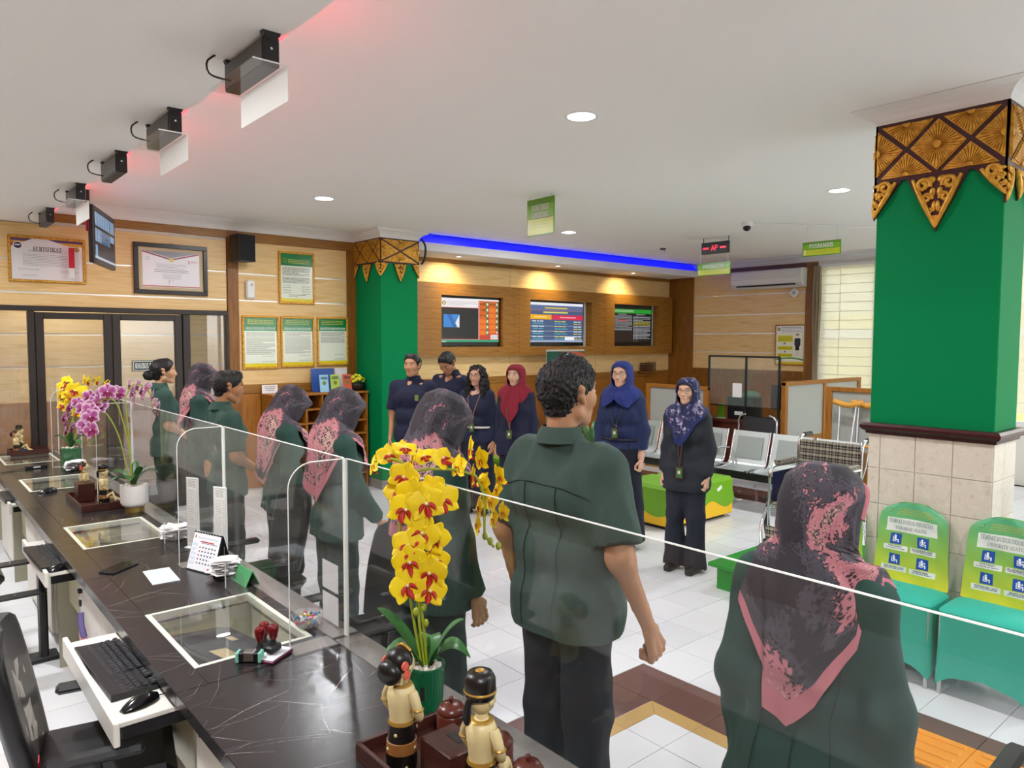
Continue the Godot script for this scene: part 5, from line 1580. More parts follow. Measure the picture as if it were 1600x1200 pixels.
	part(keys, "key_head", nb().box(V(-0.012, 0, 0), V(0.02, 0.022, 0.03), 0.004), mt("black_plastic"))
	part(keys, "key_head", nb().box(V(-0.012, -0.06, 0.0), V(0.012, 0.035, 0.026), 0.005), mt("black_plastic"))
	part(keys, "ring", nb().tube([V(-0.012, -0.01, 0), V(-0.014, -0.03, 0.006), V(-0.012, -0.045, 0)], 0.002, 5), mt("chrome"))
	part(keys, "key_blade", nb().box(V(-0.012, -0.095, 0), V(0.003, 0.04, 0.008), 0.0005), mt("chrome"))
	part(keys, "strap", nb().tube(curve([V(-0.012, -0.11, 0), V(-0.02, -0.16, 0.06), V(-0.016, -0.2, 0.1)], 10), 0.014, 6, true, 0.25), mt("strap_purple", "5a4f86", 0.7))
	part(keys, "strap_end", nb().tube(curve([V(-0.018, -0.17, 0.07), V(-0.02, -0.24, 0.11), V(-0.014, -0.26, 0.14)], 10), 0.016, 6, true, 0.25), mt("strap_pink", "d9a3ab", 0.7))
	# staff chairs
	office_chair(V(0.49, 0, -2.7), 78.0, "black staff office chair with a film covered back, nearest at lower left", true)
	office_chair(V(0.25, 0, -5.35), 90.0, "black padded staff chair cut by the left edge of the picture", false)
	# bare armrest plates of a dismantled chair under the second station
	var br := thing("armrest_bracket", "black metal bracket with two flat plates under the second drawer", "bracket", V(0.58, 0, -4.9))
	part(br, "post", nb().bb(0.03, 0.07, 0.0, 0.62, -0.05, 0.05, 0.01), mt("black_plastic"))
	for s in [[0.56, -0.12], [0.42, 0.05]]:
		var pl := part(br, "plate", nb().bb(-0.17, 0.05, s[0], s[0] + 0.012, s[1], s[1] + 0.09, 0.003), mt("black_plastic"))
		part(pl, "bolt", nb().lathe([Vector2(0, s[0] + 0.012), Vector2(0.008, s[0] + 0.012), Vector2(0.006, s[0] + 0.016), Vector2(0, s[0] + 0.017)], 10, V(-0.09, 0, s[1] + 0.045)), mt("chrome"))
	part(br, "foot", nb().bb(-0.1, 0.12, 0, 0.03, -0.06, 0.06, 0.006), mt("black_plastic"))

func keycap(w: float, l: float) -> B:
	var b := nb()
	var k := 0.003
	var h := 0.006
	b.quad(V(-w / 2 + k, h, -l / 2 + k), V(w / 2 - k, h, -l / 2 + k), V(w / 2 - k, h, l / 2 - k), V(-w / 2 + k, h, l / 2 - k), Vector3.UP)
	var lo := [V(-w / 2, 0, -l / 2), V(w / 2, 0, -l / 2), V(w / 2, 0, l / 2), V(-w / 2, 0, l / 2)]
	var hi := [V(-w / 2 + k, h, -l / 2 + k), V(w / 2 - k, h, -l / 2 + k), V(w / 2 - k, h, l / 2 - k), V(-w / 2 + k, h, l / 2 - k)]
	for q in 4: b.quad(lo[q], lo[(q + 1) % 4], hi[(q + 1) % 4], hi[q], (lo[q] + lo[(q + 1) % 4]) * V(1, 0, 1))
	return b

# turned so that +z is where the sitter looks
func office_chair(p: Vector3, turn: float, label: String, film: bool, arms := true) -> void:
	var o := thing("office_chair", label, "chair", p, turn, "black office chairs")
	var pad := nb()
	pad.box(V(0, 0.44, 0.0), V(0.47, 0.09, 0.46), 0.035)
	part(o, "seat", pad, mt("black_leather"))
	var rows := []
	for r in 13:
		var u := r / 12.0
		var y := 0.5 + u * 0.46
		var hw := 0.22 * (0.86 + 0.14 * sin(PI * u)) * (1.0 if u < 0.85 else sqrt(maxf(0.05, 1.0 - pow((u - 0.85) / 0.155, 2.0) * 0.8)))
		var ring := PackedVector3Array()
		for s in 20:
			var a := TAU * s / 20
			var ex := signf(cos(a)) * pow(absf(cos(a)), 0.5)
			var ez := signf(sin(a)) * pow(absf(sin(a)), 0.5)
			ring.append(V(ex * hw, y, -0.2 - u * 0.09 + ez * 0.035 + 0.03 * ex * ex))
		rows.append(ring)
	part(o, "backrest", nb().grid(rows, true, true).cap(rows[0], Vector3.DOWN).cap(rows[12], Vector3.UP), mt("black_leather"))
	if film:
		var fr := []
		for r in 6:
			var line := PackedVector3Array()
			for q in 9: line.append(V((q / 8.0 - 0.5) * 0.43, 0.52 + r * 0.06, -0.165 - r * 0.012 + 0.006 * sin(q * 2.3 + r * 1.7)))
			fr.append(line)
		part(o, "plastic_film", nb().grid(fr, false, true), pane("film", "9a968c", 0.3, 0.1))
		part(o, "red_tag", nb().box(V(-0.12, 0.53, -0.155), V(0.03, 0.06, 0.004), 0.001, Basis(Vector3.BACK, 0.4)), mt("tag_red", "b3162c", 0.4))
	part(o, "back_bar", nb().tube(curve([V(0, 0.4, -0.1), V(0, 0.42, -0.28), V(0, 0.62, -0.285)], 10), 0.022, 8, true, 0.5), mt("black_plastic"))
	if arms:
		for s in [-1.0, 1.0]:
			var a := part(o, "armrest", nb().box(V(s * 0.275, 0.595, 0.0), V(0.06, 0.03, 0.27), 0.012), mt("black_plastic"))
			part(a, "arm_post", nb().tube(curve([V(s * 0.23, 0.42, 0.02), V(s * 0.29, 0.45, 0.02), V(s * 0.285, 0.585, 0.0)], 10), 0.017, 8), mt("black_plastic"))
	part(o, "column", nb().lathe([Vector2(0, 0.08), Vector2(0.03, 0.08), Vector2(0.03, 0.24), Vector2(0.018, 0.24), Vector2(0.018, 0.4), Vector2(0, 0.4)], 16), mt("black_plastic"))
	for k in 5:
		var a := TAU * k / 5
		var leg := part(o, "leg", nb().tube([V(0, 0.1, 0), V(sin(a) * 0.28, 0.065, cos(a) * 0.28)], [0.026, 0.016], 8), mt("black_plastic"))
		part(leg, "castor", nb().ball(V(sin(a) * 0.28, 0.03, cos(a) * 0.28), V(0.03, 0.03, 0.03), 10), mt("black_plastic"))

# ---------------------------------------------------------------- under the ceiling
func overhead() -> void:
	var zs := [-2.86, -4.03, -5.1, -6.3, -7.6]
	var nth := ["nearest", "second", "third, without a sign plate", "fourth", "farthest, by the certificate"]
	for q in 5:
		var o := thing("queue_display", "black box queue display hung from the ceiling edge, " + nth[q] + " of five", "display", V(1.11, LOW, zs[q]), 0.0, "queue displays over the counter")
		part(o, "casing", nb().bb(-0.03, 0.03, -0.125, -0.015, -0.2, 0.2, 0.004), mt("black_plastic"))
		part(o, "back_plate", nb().bb(-0.034, -0.03, -0.118, -0.022, -0.19, 0.19, 0.001), mt("display_back", "3a3634", 0.4))
		part(o, "display_face", nb().bb(0.03, 0.033, -0.11, -0.03, -0.18, 0.18), glow("led_red", "ff1c3a", 1.2))
		var l := AreaLight3D.new()
		l.name = "red_glow"
		l.area_size = Vector2(0.34, 0.07)
		l.light_color = Color("ff2846")
		l.light_energy = 0.11
		l.shadow_enabled = true
		l.rotation_degrees.y = -90
		l.position = V(0.036, -0.07, 0)
		o.add_child(l)
		for s in [-1.0, 1.0]:
			part(o, "bracket", nb().prism([Vector2(-0.035, 0), Vector2(0.035, 0), Vector2(0.03, -0.012), Vector2(0.012, -0.03), Vector2(-0.012, -0.03), Vector2(-0.03, -0.012)], -0.014, 0.014, at(V(0, 0, s * 0.19))), mt("black_plastic"))
		part(o, "cable", nb().tube(curve([V(-0.03, -0.1, -0.12), V(-0.1, -0.08, -0.16), V(-0.11, -0.03, -0.17), V(-0.08, 0.0, -0.16)], 10), 0.004, 6), mt("black_plastic"))
		part(o, "screw", nb().ball(V(-0.001, -0.06, 0.2), V(0.006, 0.006, 0.003), 8), mt("chrome"))
		if q != 2 and q != 4:
			part(o, "clear_plate", nb().bb(-0.095, 0.035, -0.132, -0.128, -0.2, 0.26), mt("acrylic"))
			part(o, "plate_edge", nb().bb(-0.095, 0.035, -0.1325, -0.1275, 0.2585, 0.2605), mt("acrylic_edge"))
			part(o, "sign_plate", nb().bb(0.033, 0.037, -0.255, -0.128, -0.2, 0.26), mt("sign_white", "f4f4f0", 0.35, 0.0, {"backlight_enabled": true, "backlight": Color("d0d0cc")}))
	# monitor on an arm by the certificates
	var m := thing("hanging_monitor", "black monitor on a ceiling arm showing blue tiles, between the two certificates", "monitor", V(1.565, 2.76, -7.59), 67)
	part(m, "casing", nb().box(V(0, 0, -0.025), V(0.85, 0.5, 0.045), 0.008), mt("monitor_brown", "1c1210", 0.3))
	var im := img(512, 300, "14161c")
	for r in 2:
		for c in 6: rect(im, 14 + c * 60, 24 + r * 92, 52, 76, "8fb4d8")
	rect(im, 14, 212, 52, 70, "8fb4d8"); rect(im, 160, 116, 190, 76, "3f6288"); rect(im, 380, 24, 110, 76, "7ea6cc"); rect(im, 380, 116, 110, 40, "8fb4d8")
	rect(im, 0, 276, 512, 14, "c9d6e2")
	lines(im, 170, 124, 340, 180, 14, "a9c4dc", 3, 4)
	part(m, "screen", card(0.81, 0.45), glow("monitor_screen", "ffffff", 0.4, ImageTexture.create_from_image(im)), at(V(0, 0.005, -0.001)))
	part(m, "arm", nb().tube([V(0, 0.05, -0.05), V(0.0, 0.08, -0.14), V(0, LOW - 2.76 + 0.23, -0.14)], 0.02, 8), mt("black_plastic"))
	part(m, "arm_plate", nb().box(V(0, 0.05, -0.055), V(0.12, 0.12, 0.02), 0.004), mt("black_plastic"))
	var ml := AreaLight3D.new()
	ml.name = "screen_light"
	ml.area_size = Vector2(0.78, 0.42)
	ml.light_energy = 0.06
	ml.light_color = Color("bcd6f5")
	ml.shadow_enabled = true
	ml.rotation_degrees.y = 180
	ml.position = V(0, 0, 0.004)
	m.add_child(ml)
	var rp := thing("red_white_pennant", "small red and white strip hung behind the monitor", "strip", V(1.43, 2.55, -8.42))
	part(rp, "red_half", nb().box(V(0, 0.1, 0), V(0.05, 0.2, 0.01), 0.002), mt("strip_red", "c01a30", 0.5))
	part(rp, "white_half", nb().box(V(0, -0.05, 0), V(0.05, 0.1, 0.01), 0.002), mt("white_plastic"))
	# hanging signs
	hang_sign(V(4.68, 3.0, -5.08), 0.37, 0.34, 90, "green hanging sign reading RUANG TUNGGU ADMINISTRASI", ["RUANG TUNGGU", "ADMINISTRASI"])
	hang_sign(V(8.25, 2.79, -5.62), 0.5, 0.165, 90, "green hanging sign reading POSBAKUM below the red number display", ["POSBAKUM"])
	hang_sign(V(8.3, 2.93, -4.2), 0.46, 0.165, 90, "green hanging sign reading POSBANDIS nearest the window", ["POSBANDIS"])
	var d := thing("number_display", "small black display with red letters AP above the green sign", "display", V(8.25, 3.06, -5.6), -90)
	part(d, "casing", nb().box(Vector3.ZERO, V(0.4, 0.15, 0.05), 0.004), mt("black_plastic"))
	text(d, "AP", 0.1, 0.07, glow("led_red", "ff1c3a", 1.2), at(V(0, 0, 0.027)), "Droid Sans Mono")
	for s in [-1.0, 1.0]:
		part(d, "display_bar", nb().box(V(s * 0.13, -0.002, 0.026), V(0.085, 0.024, 0.002)), glow("led_red", "ff1c3a", 1.2))
		part(d, "rod", nb().tube([V(s * 0.19, 0.07, -0.01), V(s * 0.19, 0.14, -0.01)], 0.005, 6), mt("black_plastic"))
	# dome camera, detector, conduit
	var c := thing("dome_camera", "white dome security camera with a black lens under the ceiling", "camera", V(7.5, CEIL, -4.68))
	part(c, "base", nb().lathe([Vector2(0, -0.06), Vector2(0.05, -0.055), Vector2(0.065, -0.03), Vector2(0.065, 0), Vector2(0, 0)], 24), mt("white_plastic"))
	part(c, "lens", nb().ball(V(-0.015, -0.065, 0.01), V(0.045, 0.04, 0.045), 16), mt("black_gloss"))
	var sd := thing("smoke_detector", "small glass sensor under the ceiling in front of the televisions", "sensor", V(8.7, CEIL, -6.8))
	part(sd, "base", nb().lathe([Vector2(0, -0.02), Vector2(0.04, -0.02), Vector2(0.045, 0), Vector2(0, 0)], 18), mt("black_plastic"))
	part(sd, "bulb", nb().ball(V(0.03, -0.08, 0.02), V(0.035, 0.05, 0.035), 12), mt("glass"))
	part(sd, "stem", nb().tube([V(0, -0.02, 0), V(0.03, -0.05, 0.02)], 0.006, 6), mt("alu"))
	solo("cable_loop", nb().tube(curve([V(5.15, 3.12, -7.8), V(5.2, 3.02, -7.78), V(5.19, 2.86, -7.79), V(5.15, 2.8, -7.8)], 12), 0.014, 6), mt("black_plastic"), "black cable looped beside the gilded top of the far column", "cable")
	solo("cable_conduit", nb().tube(curve([V(7.56, CEIL - 0.006, -4.66), V(8.2, CEIL - 0.006, -4.25), V(9.4, CEIL - 0.006, -3.6)], 12), 0.006, 6), mt("white_plastic"), "thin white cable run along the ceiling from the dome camera", "cable")

func hang_sign(p: Vector3, w: float, h: float, turn: float, label: String, words: Array) -> void:
	var im := img(192, 96, "78b32a")
	for y in 96: rect(im, 0, y, 192, 1, "5f9a14" if y < 14 else "78b820" if y < 52 else "c6d01c")
	rect(im, 20, 50, 160, 3, "4c7a10"); lines(im, 40, 60, 160, 84, 8, "a8bc3c", 3, 3)
	rect(im, 6, 56, 8, 36, "e6e6d6")
	var o := thing("hanging_sign", label, "sign", p, -turn, "green hanging signs")
	part(o, "panel", nb().box(Vector3.ZERO, V(w, h, 0.012), 0.002), mt("sign_green", "5f9a14", 0.3))
	part(o, "print", card(w - 0.02, h - 0.02), printed("sign_print", im, 0.3), at(V(0, 0, 0.0068)))
	for q in words.size():
		text(o, words[q], w * 0.62, minf(0.055, h * 0.3), mt("white_plastic"), at(V(0, h * (0.2 if words.size() == 1 else 0.25 - q * 0.2), 0.0085)), "Droid Sans", true)
	for s in [-1.0, 1.0]: part(o, "chain", nb().tube([V(s * w * 0.42, h / 2, 0), V(s * w * 0.38, CEIL - p.y, 0)], 0.0022, 5), mt("alu"))

# ---------------------------------------------------------------- along the back wall
func wall_goods() -> void:
	var sp := thing("loudspeaker", "small black loudspeaker on a bracket high on the wall", "speaker", V(3.1, 2.875, ZW + 0.17), 12)
	part(sp, "cabinet", nb().prism([Vector2(-0.1, -0.15), Vector2(0.1, -0.15), Vector2(0.1, 0.15), Vector2(-0.1, 0.15)], -0.09, 0.09), mt("black_plastic"))
	part(sp, "grille", nb().box(V(0, 0, 0.092), V(0.18, 0.28, 0.006), 0.003), mt("grille_black", "0c0c0d", 0.8))
	part(sp, "bracket", nb().bb(-0.03, 0.03, -0.03, 0.03, -0.15, -0.09), mt("black_plastic"))
	var ds := thing("air_freshener", "white automatic air freshener on the panelled wall below the speaker", "dispenser", V(3.228, 2.425, ZW + 0.03))
	part(ds, "casing", nb().box(V(0, 0, 0), V(0.105, 0.215, 0.06), 0.018), mt("white_plastic"))
	part(ds, "nozzle", nb().ball(V(0.01, 0.055, 0.03), V(0.013, 0.016, 0.005), 10), mt("seam_grey"))
	# pigeonhole cabinet with booklets
	var c := thing("pigeonhole_cabinet", "wooden pigeonhole cabinet under the three posters", "cabinet", V(3.95, 0, ZW + 0.02))
	part(c, "top_board", nb().bb(-0.62, 0.62, 1.19, 1.215, 0, 0.36, 0.003), mt("oak"))
	part(c, "back_board", nb().bb(-0.6, 0.6, 0, 1.19, 0, 0.012), mt("oak"))
	for q in 7: part(c, "divider", nb().bb(-0.61 + q * 0.2, -0.59 + q * 0.2, 0, 1.19, 0.012, 0.35, 0.002), mt("oak"))
	for r in 7: part(c, "shelf", nb().bb(-0.6, 0.6, 0.02 + r * 0.165, 0.038 + r * 0.165, 0.012, 0.345), mt("oak"))
	for e in [[-0.3, "pale blue booklet standing on the pigeonhole cabinet", "8fc4dc"], [-0.155, "pale green booklet standing on the pigeonhole cabinet", "a9c44a"]]:
		booklet(V(4.32 + e[0], 1.215, ZW + 0.27), 0.115, 0.21, e[2], e[1])
	booklet(V(4.33, 1.215, ZW + 0.27), 0.115, 0.21, "c8562c", "orange booklet standing on the pigeonhole cabinet")
	var st := thing("brochure_stand", "blue brochure stand behind the pale blue and green booklets", "stand", V(4.09, 1.215, ZW + 0.1))
	part(st, "panel", nb().box(V(0, 0.14, 0), V(0.31, 0.28, 0.006), 0.002, Basis(Vector3.RIGHT, -0.12)), mt("stand_blue", "2a56a4", 0.4))
	part(st, "ledge", nb().box(V(0, 0.008, 0.05), V(0.31, 0.016, 0.1), 0.002), mt("stand_blue"))
	var st2 := thing("brochure_stand", "clear white brochure stand behind the orange booklet", "stand", V(4.34, 1.215, ZW + 0.1))
	part(st2, "panel", nb().box(V(0, 0.14, 0), V(0.17, 0.28, 0.006), 0.002, Basis(Vector3.RIGHT, -0.12)), mt("stand_white", "d9d4d4", 0.3))
	part(st2, "ledge", nb().box(V(0, 0.008, 0.05), V(0.17, 0.016, 0.1), 0.002), mt("stand_white"))
	var nt := thing("notice_card", "small white printed notice leaning on the cabinet rail", "notice", V(3.43, 1.215, ZW + 0.06))
	part(nt, "sheet", nb().box(V(0, 0.05, 0), V(0.19, 0.1, 0.003), 0.0), mt("paper"))
	for q in 3: part(nt, "print_line", nb().bb(-0.07 + q * 0.01, 0.07 - q * 0.01, 0.075 - q * 0.02, 0.08 - q * 0.02, 0.002, 0.0025), mt("ink"))
	var fp := thing("flower_pot", "dark bowl of yellow roses on the pigeonhole cabinet", "flowers", V(4.475, 1.215, ZW + 0.24))
	part(fp, "pot", nb().lathe([Vector2(0, 0), Vector2(0.06, 0), Vector2(0.1, 0.05), Vector2(0.09, 0.09), Vector2(0, 0.08)], 20), mt("pot_dark", "241811", 0.4))
	for q in 26:
		var a := q * 2.4
		var d := 0.1 * sqrt((q + 0.5) / 26.0)
		part(fp, "rose", nb().ball(Vector3.ZERO, V(0.026, 0.02, 0.026), 8).ball(V(0, 0.01, 0), V(0.014, 0.014, 0.014), 6), mt("rose_yellow" if q % 4 else "rose_leaf", "d9cf2a" if q % 4 else "6a7a24", 0.6), at(V(cos(a) * d, 0.19 - d * 0.75 + 0.02 * (q % 2), sin(a) * d)))
	# tablet in a cubby, roll-up banner, basket
	var b := thing("rollup_banner", "green roll-up banner with white italic words in front of the television wall", "banner", V(7.8, 0, -7.9))
	var im := img(160, 360, "0e4a38")
	for y in 110: rect(im, 60 + y * 2, 4 + y / 3, 160, 1, "b8583c")
	for y in 70: rect(im, 100 + y * 2, 0 + y / 4, 160, 1, "0e4a38")
	part(b, "sheet", nb().add(card(0.78, 1.68), at(V(0, 0.86, 0.004))), printed("banner_print", im, 0.5))
	part(b, "back_sheet", nb().box(V(0, 0.86, 0), V(0.78, 1.68, 0.004)), mt("white_plastic"))
	part(b, "top_bar", nb().box(V(0, 1.7, 0), V(0.8, 0.03, 0.02), 0.004), mt("alu"))
	part(b, "foot", nb().box(V(0, 0.02, 0), V(0.84, 0.04, 0.14), 0.008), mt("alu"))
	text(b, "Dapatkan", 0.36, 0.09, mt("paper"), at(V(-0.34, 1.45, 0.008)), "Droid Sans", false, true)
	text(b, "Layanan", 0.33, 0.09, mt("paper"), at(V(-0.34, 1.33, 0.008)), "Droid Sans", false, true)
	var bk := thing("wicker_basket", "small brown wicker basket on the wall rail under the right television", "basket", V(10.35, 1.31, ZW + 0.1))
	for r in 5: part(bk, "wicker_hoop", nb().box(V(0, 0.015 + r * 0.03, 0), V(0.28, 0.018, 0.14), 0.006), mt("wicker", "4a2a16", 0.7))
	for q in 6: part(bk, "wicker_stick", nb().box(V(-0.12 + q * 0.05, 0.09, 0.072), V(0.012, 0.18, 0.006)), mt("wicker"))
	solo("rail_ledge", nb().bb(10.15, 10.55, 1.29, 1.31, ZW + 0.012, ZW + 0.18, 0.003), mt("teak"), "small wooden ledge carrying the wicker basket", "ledge")

func booklet(p: Vector3, w: float, h: float, col: String, label: String) -> void:
	var o := thing("booklet", label, "booklet", p, 0.0, "booklets on the cabinet")
	var tl := Basis(Vector3.RIGHT, -0.15)
	part(o, "cover", nb().box(V(0, h / 2, 0), V(w, h, 0.008), 0.001, tl), mt("book_" + col, col, 0.4))
	part(o, "emblem", nb().lathe([Vector2(0.0, 0.0), Vector2(0.024, 0.0), Vector2(0.024, 0.001), Vector2(0, 0.001)], 18, V(0, h * 0.52, 0.006), Basis(Vector3.RIGHT, PI / 2 - 0.15)), mt("emblem_olive", "7a7a2c", 0.5))
	for q in 2: part(o, "title_line", nb().box(tl * V(0, 0.03 - 0.018 * q, 0) + V(0, h * 0.72, 0.003), V(w * 0.7, 0.006, 0.006), 0.0, tl), mt("ink"))

# ---------------------------------------------------------------- waiting area
func waiting() -> void:
	for e in [[V(6.49, 0, -4.62), "green and yellow pouf nearest the steel benches, with a small white tag"], [V(5.95, 0, -4.64), "green and yellow pouf right behind the woman in the flowered headscarf"], [V(6.0, 0, -5.45), "green and yellow pouf behind the woman in the royal blue headscarf"], [V(5.75, 0, -6.7), "green and yellow pouf glimpsed between the women with badges"]]:
		pouf(e[0], e[1])
	bench(V(7.0, 0, -4.05), "perforated steel bench of three seats beside the wheelchair")
	bench(V(7.0, 0, -5.59), "perforated steel bench of three seats behind the woman in the charcoal suit")
	var pl := thing("ramp_platform", "low bright green wooden platform under the wheelchair", "platform", V(5.3, 0, -2.72))
	part(pl, "deck", nb().bb(-0.68, 0.68, 0.17, 0.2, -0.43, 0.55, 0.004), mt("platform_green", "008a1e", 0.4))
	for s in [[-0.63, -0.6, -0.38, 0.5], [0.6, 0.63, -0.38, 0.5]]: part(pl, "side_board", nb().bb(s[0], s[1], 0, 0.17, s[2], s[3]), mt("platform_green"))
	for s in [[-0.38, -0.35], [0.47, 0.5]]: part(pl, "end_board", nb().bb(-0.6, 0.6, 0, 0.17, s[0], s[1]), mt("platform_green"))
	wheelchair(V(5.2, 0.2, -2.6))
	for e in [[V(4.14, 0, -2.135), "teal covered priority chair half hidden behind the nearest headscarf"], [V(4.14, 0, -1.665), "teal covered priority chair in the middle, fully showing its printed back"], [V(4.14, 0, -1.195), "teal covered priority chair cut by the right edge of the picture"]]:
		priority_chair(e[0], e[1])
	# desks and partitions at the far right
	var d := thing("reception_desk", "dark mahogany desk below the glass screen", "desk", V(8.9, 0, -5.5))
	part(d, "desk_top", nb().bb(-0.2, 0.6, 0.74, 0.78, -0.62, 0.62, 0.006), mt("mahogany"))
	part(d, "front_panel", nb().bb(-0.16, -0.13, 0.04, 0.74, -0.6, 0.6, 0.003), mt("mahogany"))
	for s in [-0.6, 0.57]: part(d, "side_panel", nb().bb(-0.13, 0.56, 0.0, 0.74, s, s + 0.03), mt("mahogany"))
	part(d, "apron", nb().bb(-0.175, -0.16, 0.42, 0.62, -0.5, 0.5, 0.004), mt("mahogany"))
	var g := thing("glass_screen", "black framed glass screen standing on the mahogany desk", "screen", V(8.75, 0.78, -5.5))
	for z in [-0.5, 0.08, 0.56]: part(g, "post", nb().bb(-0.012, 0.012, 0, 0.87, z - 0.012, z + 0.012), mt("black_plastic"))
	part(g, "rail", nb().bb(-0.012, 0.012, 0.85, 0.875, -0.5, 0.56), mt("black_plastic"))
	part(g, "rail", nb().bb(-0.012, 0.012, 0.18, 0.195, -0.49, 0.07), mt("black_plastic"))
	part(g, "pane", nb().bb(-0.002, 0.002, 0.195, 0.85, -0.49, 0.07), mt("glass"))
	part(g, "pane", nb().bb(-0.002, 0.002, 0.195, 0.85, 0.09, 0.55), mt("glass"))
	part(g, "taped_sheet", nb().bb(-0.006, -0.003, 0.31, 0.5, -0.12, 0.02), mt("paper"))
	var mo := thing("desk_monitor", "black desktop monitor seen from behind on the mahogany desk", "monitor", V(9.25, 0.78, -5.12), 80)
	part(mo, "casing", nb().box(V(0, 0.3, 0), V(0.48, 0.33, 0.05), 0.012), mt("black_plastic"))
	part(mo, "stand", nb().bb(-0.04, 0.04, 0, 0.2, -0.04, -0.01).bb(-0.12, 0.12, 0, 0.015, -0.1, 0.1), mt("black_plastic"))
	var bx := thing("black_box", "black box with a white label behind the glass screen", "box", V(9.05, 0.78, -5.62))
	part(bx, "body", nb().bb(-0.12, 0.12, 0, 0.3, -0.2, 0.2, 0.006), mt("black_plastic"))
	part(bx, "label_sheet", nb().bb(-0.123, -0.12, 0.05, 0.1, -0.08, 0.05), mt("paper"))
	part(bx, "green_cap", nb().ball(V(0, 0.32, 0.1), V(0.12, 0.07, 0.12), 14), mt("cap_green", "5f8a72", 0.6))
	var yc := thing("leaflet_rack", "small yellow green leaflet rack on the mahogany desk", "rack", V(8.85, 0.78, -5.86), -90)
	part(yc, "panel", nb().box(V(0, 0.1, 0), V(0.1, 0.2, 0.01), 0.002), mt("sign_green"))
	part(yc, "foot", nb().bb(-0.05, 0.05, 0, 0.006, -0.03, 0.03), mt("acrylic_edge"))
	partition(V(8.55, 0, -6.4), -90, 1.0, 1.22, "wooden partition with a grey frosted panel behind the flowered headscarf")
	partition(V(9.5, 0, -4.72), 0, 2.0, 1.34, "wooden partition with a frosted panel left of the crutches")
	partition(V(8.2, 0, -3.4), -90, 1.2, 1.33, "wooden framed white panel behind the crutches")
	var pc := thing("visitor_chair", "black chair with a chrome frame behind the steel bench", "chair", V(8.15, 0, -4.75), 95)
	part(pc, "backrest", nb().box(V(0, 0.72, -0.2), V(0.44, 0.44, 0.05), 0.02, Basis(Vector3.RIGHT, 0.15)), mt("black_leather"))
	part(pc, "seat", nb().box(V(0, 0.45, 0), V(0.44, 0.07, 0.42), 0.02), mt("black_leather"))
	for s in [-1.0, 1.0]: part(pc, "chrome_frame", nb().tube(curve([V(s * 0.24, 0.01, -0.22), V(s * 0.24, 0.01, 0.22), V(s * 0.24, 0.42, 0.2), V(s * 0.24, 0.45, -0.2), V(s * 0.23, 0.93, -0.26), V(s * 0.15, 0.97, -0.265)], 30), 0.012, 8), mt("chrome"))
	for e in [[V(7.85, 0, -3.72), "aluminium crutch with a tan underarm pad, the left one"], [V(7.93, 0, -3.55), "aluminium crutch with a tan underarm pad, the right one"]]:
		var cr := thing("crutch", e[1], "crutch", e[0], 0.0, "pair of crutches")
		var w := Basis(Vector3.BACK, -0.17)
		part(cr, "pad", nb().tube(curve([w * V(0, 1.2, -0.16), w * V(0, 1.165, 0), w * V(0, 1.2, 0.16)], 10), 0.032, 8), mt("pad_tan", "d89a3c", 0.6))
		for s in [-1.0, 1.0]: part(cr, "tube", nb().tube([w * V(0, 1.17, s * 0.09), w * V(0, 0.5, s * 0.06), w * V(0, 0.25, s * 0.012)], 0.011, 8), mt("alu"))
		part(cr, "lower_tube", nb().tube([w * V(0, 0.3, 0), w * V(0, 0.03, 0)], 0.012, 8), mt("alu"))
		part(cr, "tip", nb().tube([w * V(0, 0.06, 0), w * V(0, 0.0, 0)], 0.02, 8), mt("black_plastic"))
		part(cr, "grip", nb().tube([w * V(0, 0.72, -0.07), w * V(0, 0.72, 0.07)], 0.017, 8), mt("pad_tan"))
	# plant by the bench, purple orchid and cupboard past the big column
	var pt := thing("potted_plant", "small green plant in a beige pot at the end of the far bench", "plant", V(7.0, 0, -6.6))
	part(pt, "pot", nb().lathe([Vector2(0, 0), Vector2(0.11, 0), Vector2(0.15, 0.45), Vector2(0.13, 0.45), Vector2(0, 0.42)], 20), mt("pot_beige", "c9b48a", 0.6))
	for q in 14: part(pt, "leaf", blade(V(0, 0.42, 0), V(cos(q * 2.4) * 0.22, 0.62 + 0.05 * (q % 3), sin(q * 2.4) * 0.22), 0.05, 0.1), mt("orchid_leaf"))
	var cb := thing("side_cupboard", "white and brown cupboard past the big column at the right edge", "cupboard", V(5.95, 0, -1.0))
	part(cb, "body", nb().bb(-0.3, 0.3, 0, 0.95, -0.25, 0.25, 0.005), mt("oak"))
	part(cb, "door", nb().bb(-0.315, -0.3, 0.05, 0.9, -0.24, -0.005, 0.003), mt("white_laminate"))
	part(cb, "door", nb().bb(-0.315, -0.3, 0.05, 0.9, 0.005, 0.24, 0.003), mt("white_laminate"))
	var po := thing("orchid_plant", "deep purple orchid rising behind the rightmost priority chair", "orchid", V(4.85, 0.55, -0.86))
	part(po, "pot", nb().lathe([Vector2(0, 0), Vector2(0.05, 0), Vector2(0.065, 0.12), Vector2(0.055, 0.12), Vector2(0, 0.11)], 20), mt("pot_white"))
	orchid_flowers(po, [[4.72, 1.0, -1.03, 0.045, 0], [4.75, 0.93, -1.02, 0.05, 0], [4.79, 1.0, -0.96, 0.05, 0], [4.84, 1.03, -0.9, 0.05, 0], [4.9, 1.02, -0.86, 0.05, 0], [4.76, 0.9, -0.98, 0.045, 0]], "purple_orchid", 3)
	stems(po, [[V(4.85, 0.65, -0.86), V(4.88, 0.9, -0.84), V(4.84, 1.03, -0.9), V(4.74, 0.98, -1.03), V(4.72, 0.87, -1.05)]])
	for q in 5: part(po, "leaf", blade(V(0, 0.11, 0), V(cos(q * 1.3) * 0.17, 0.15, sin(q * 1.3) * 0.17), 0.06, 0.07), mt("orchid_leaf"))
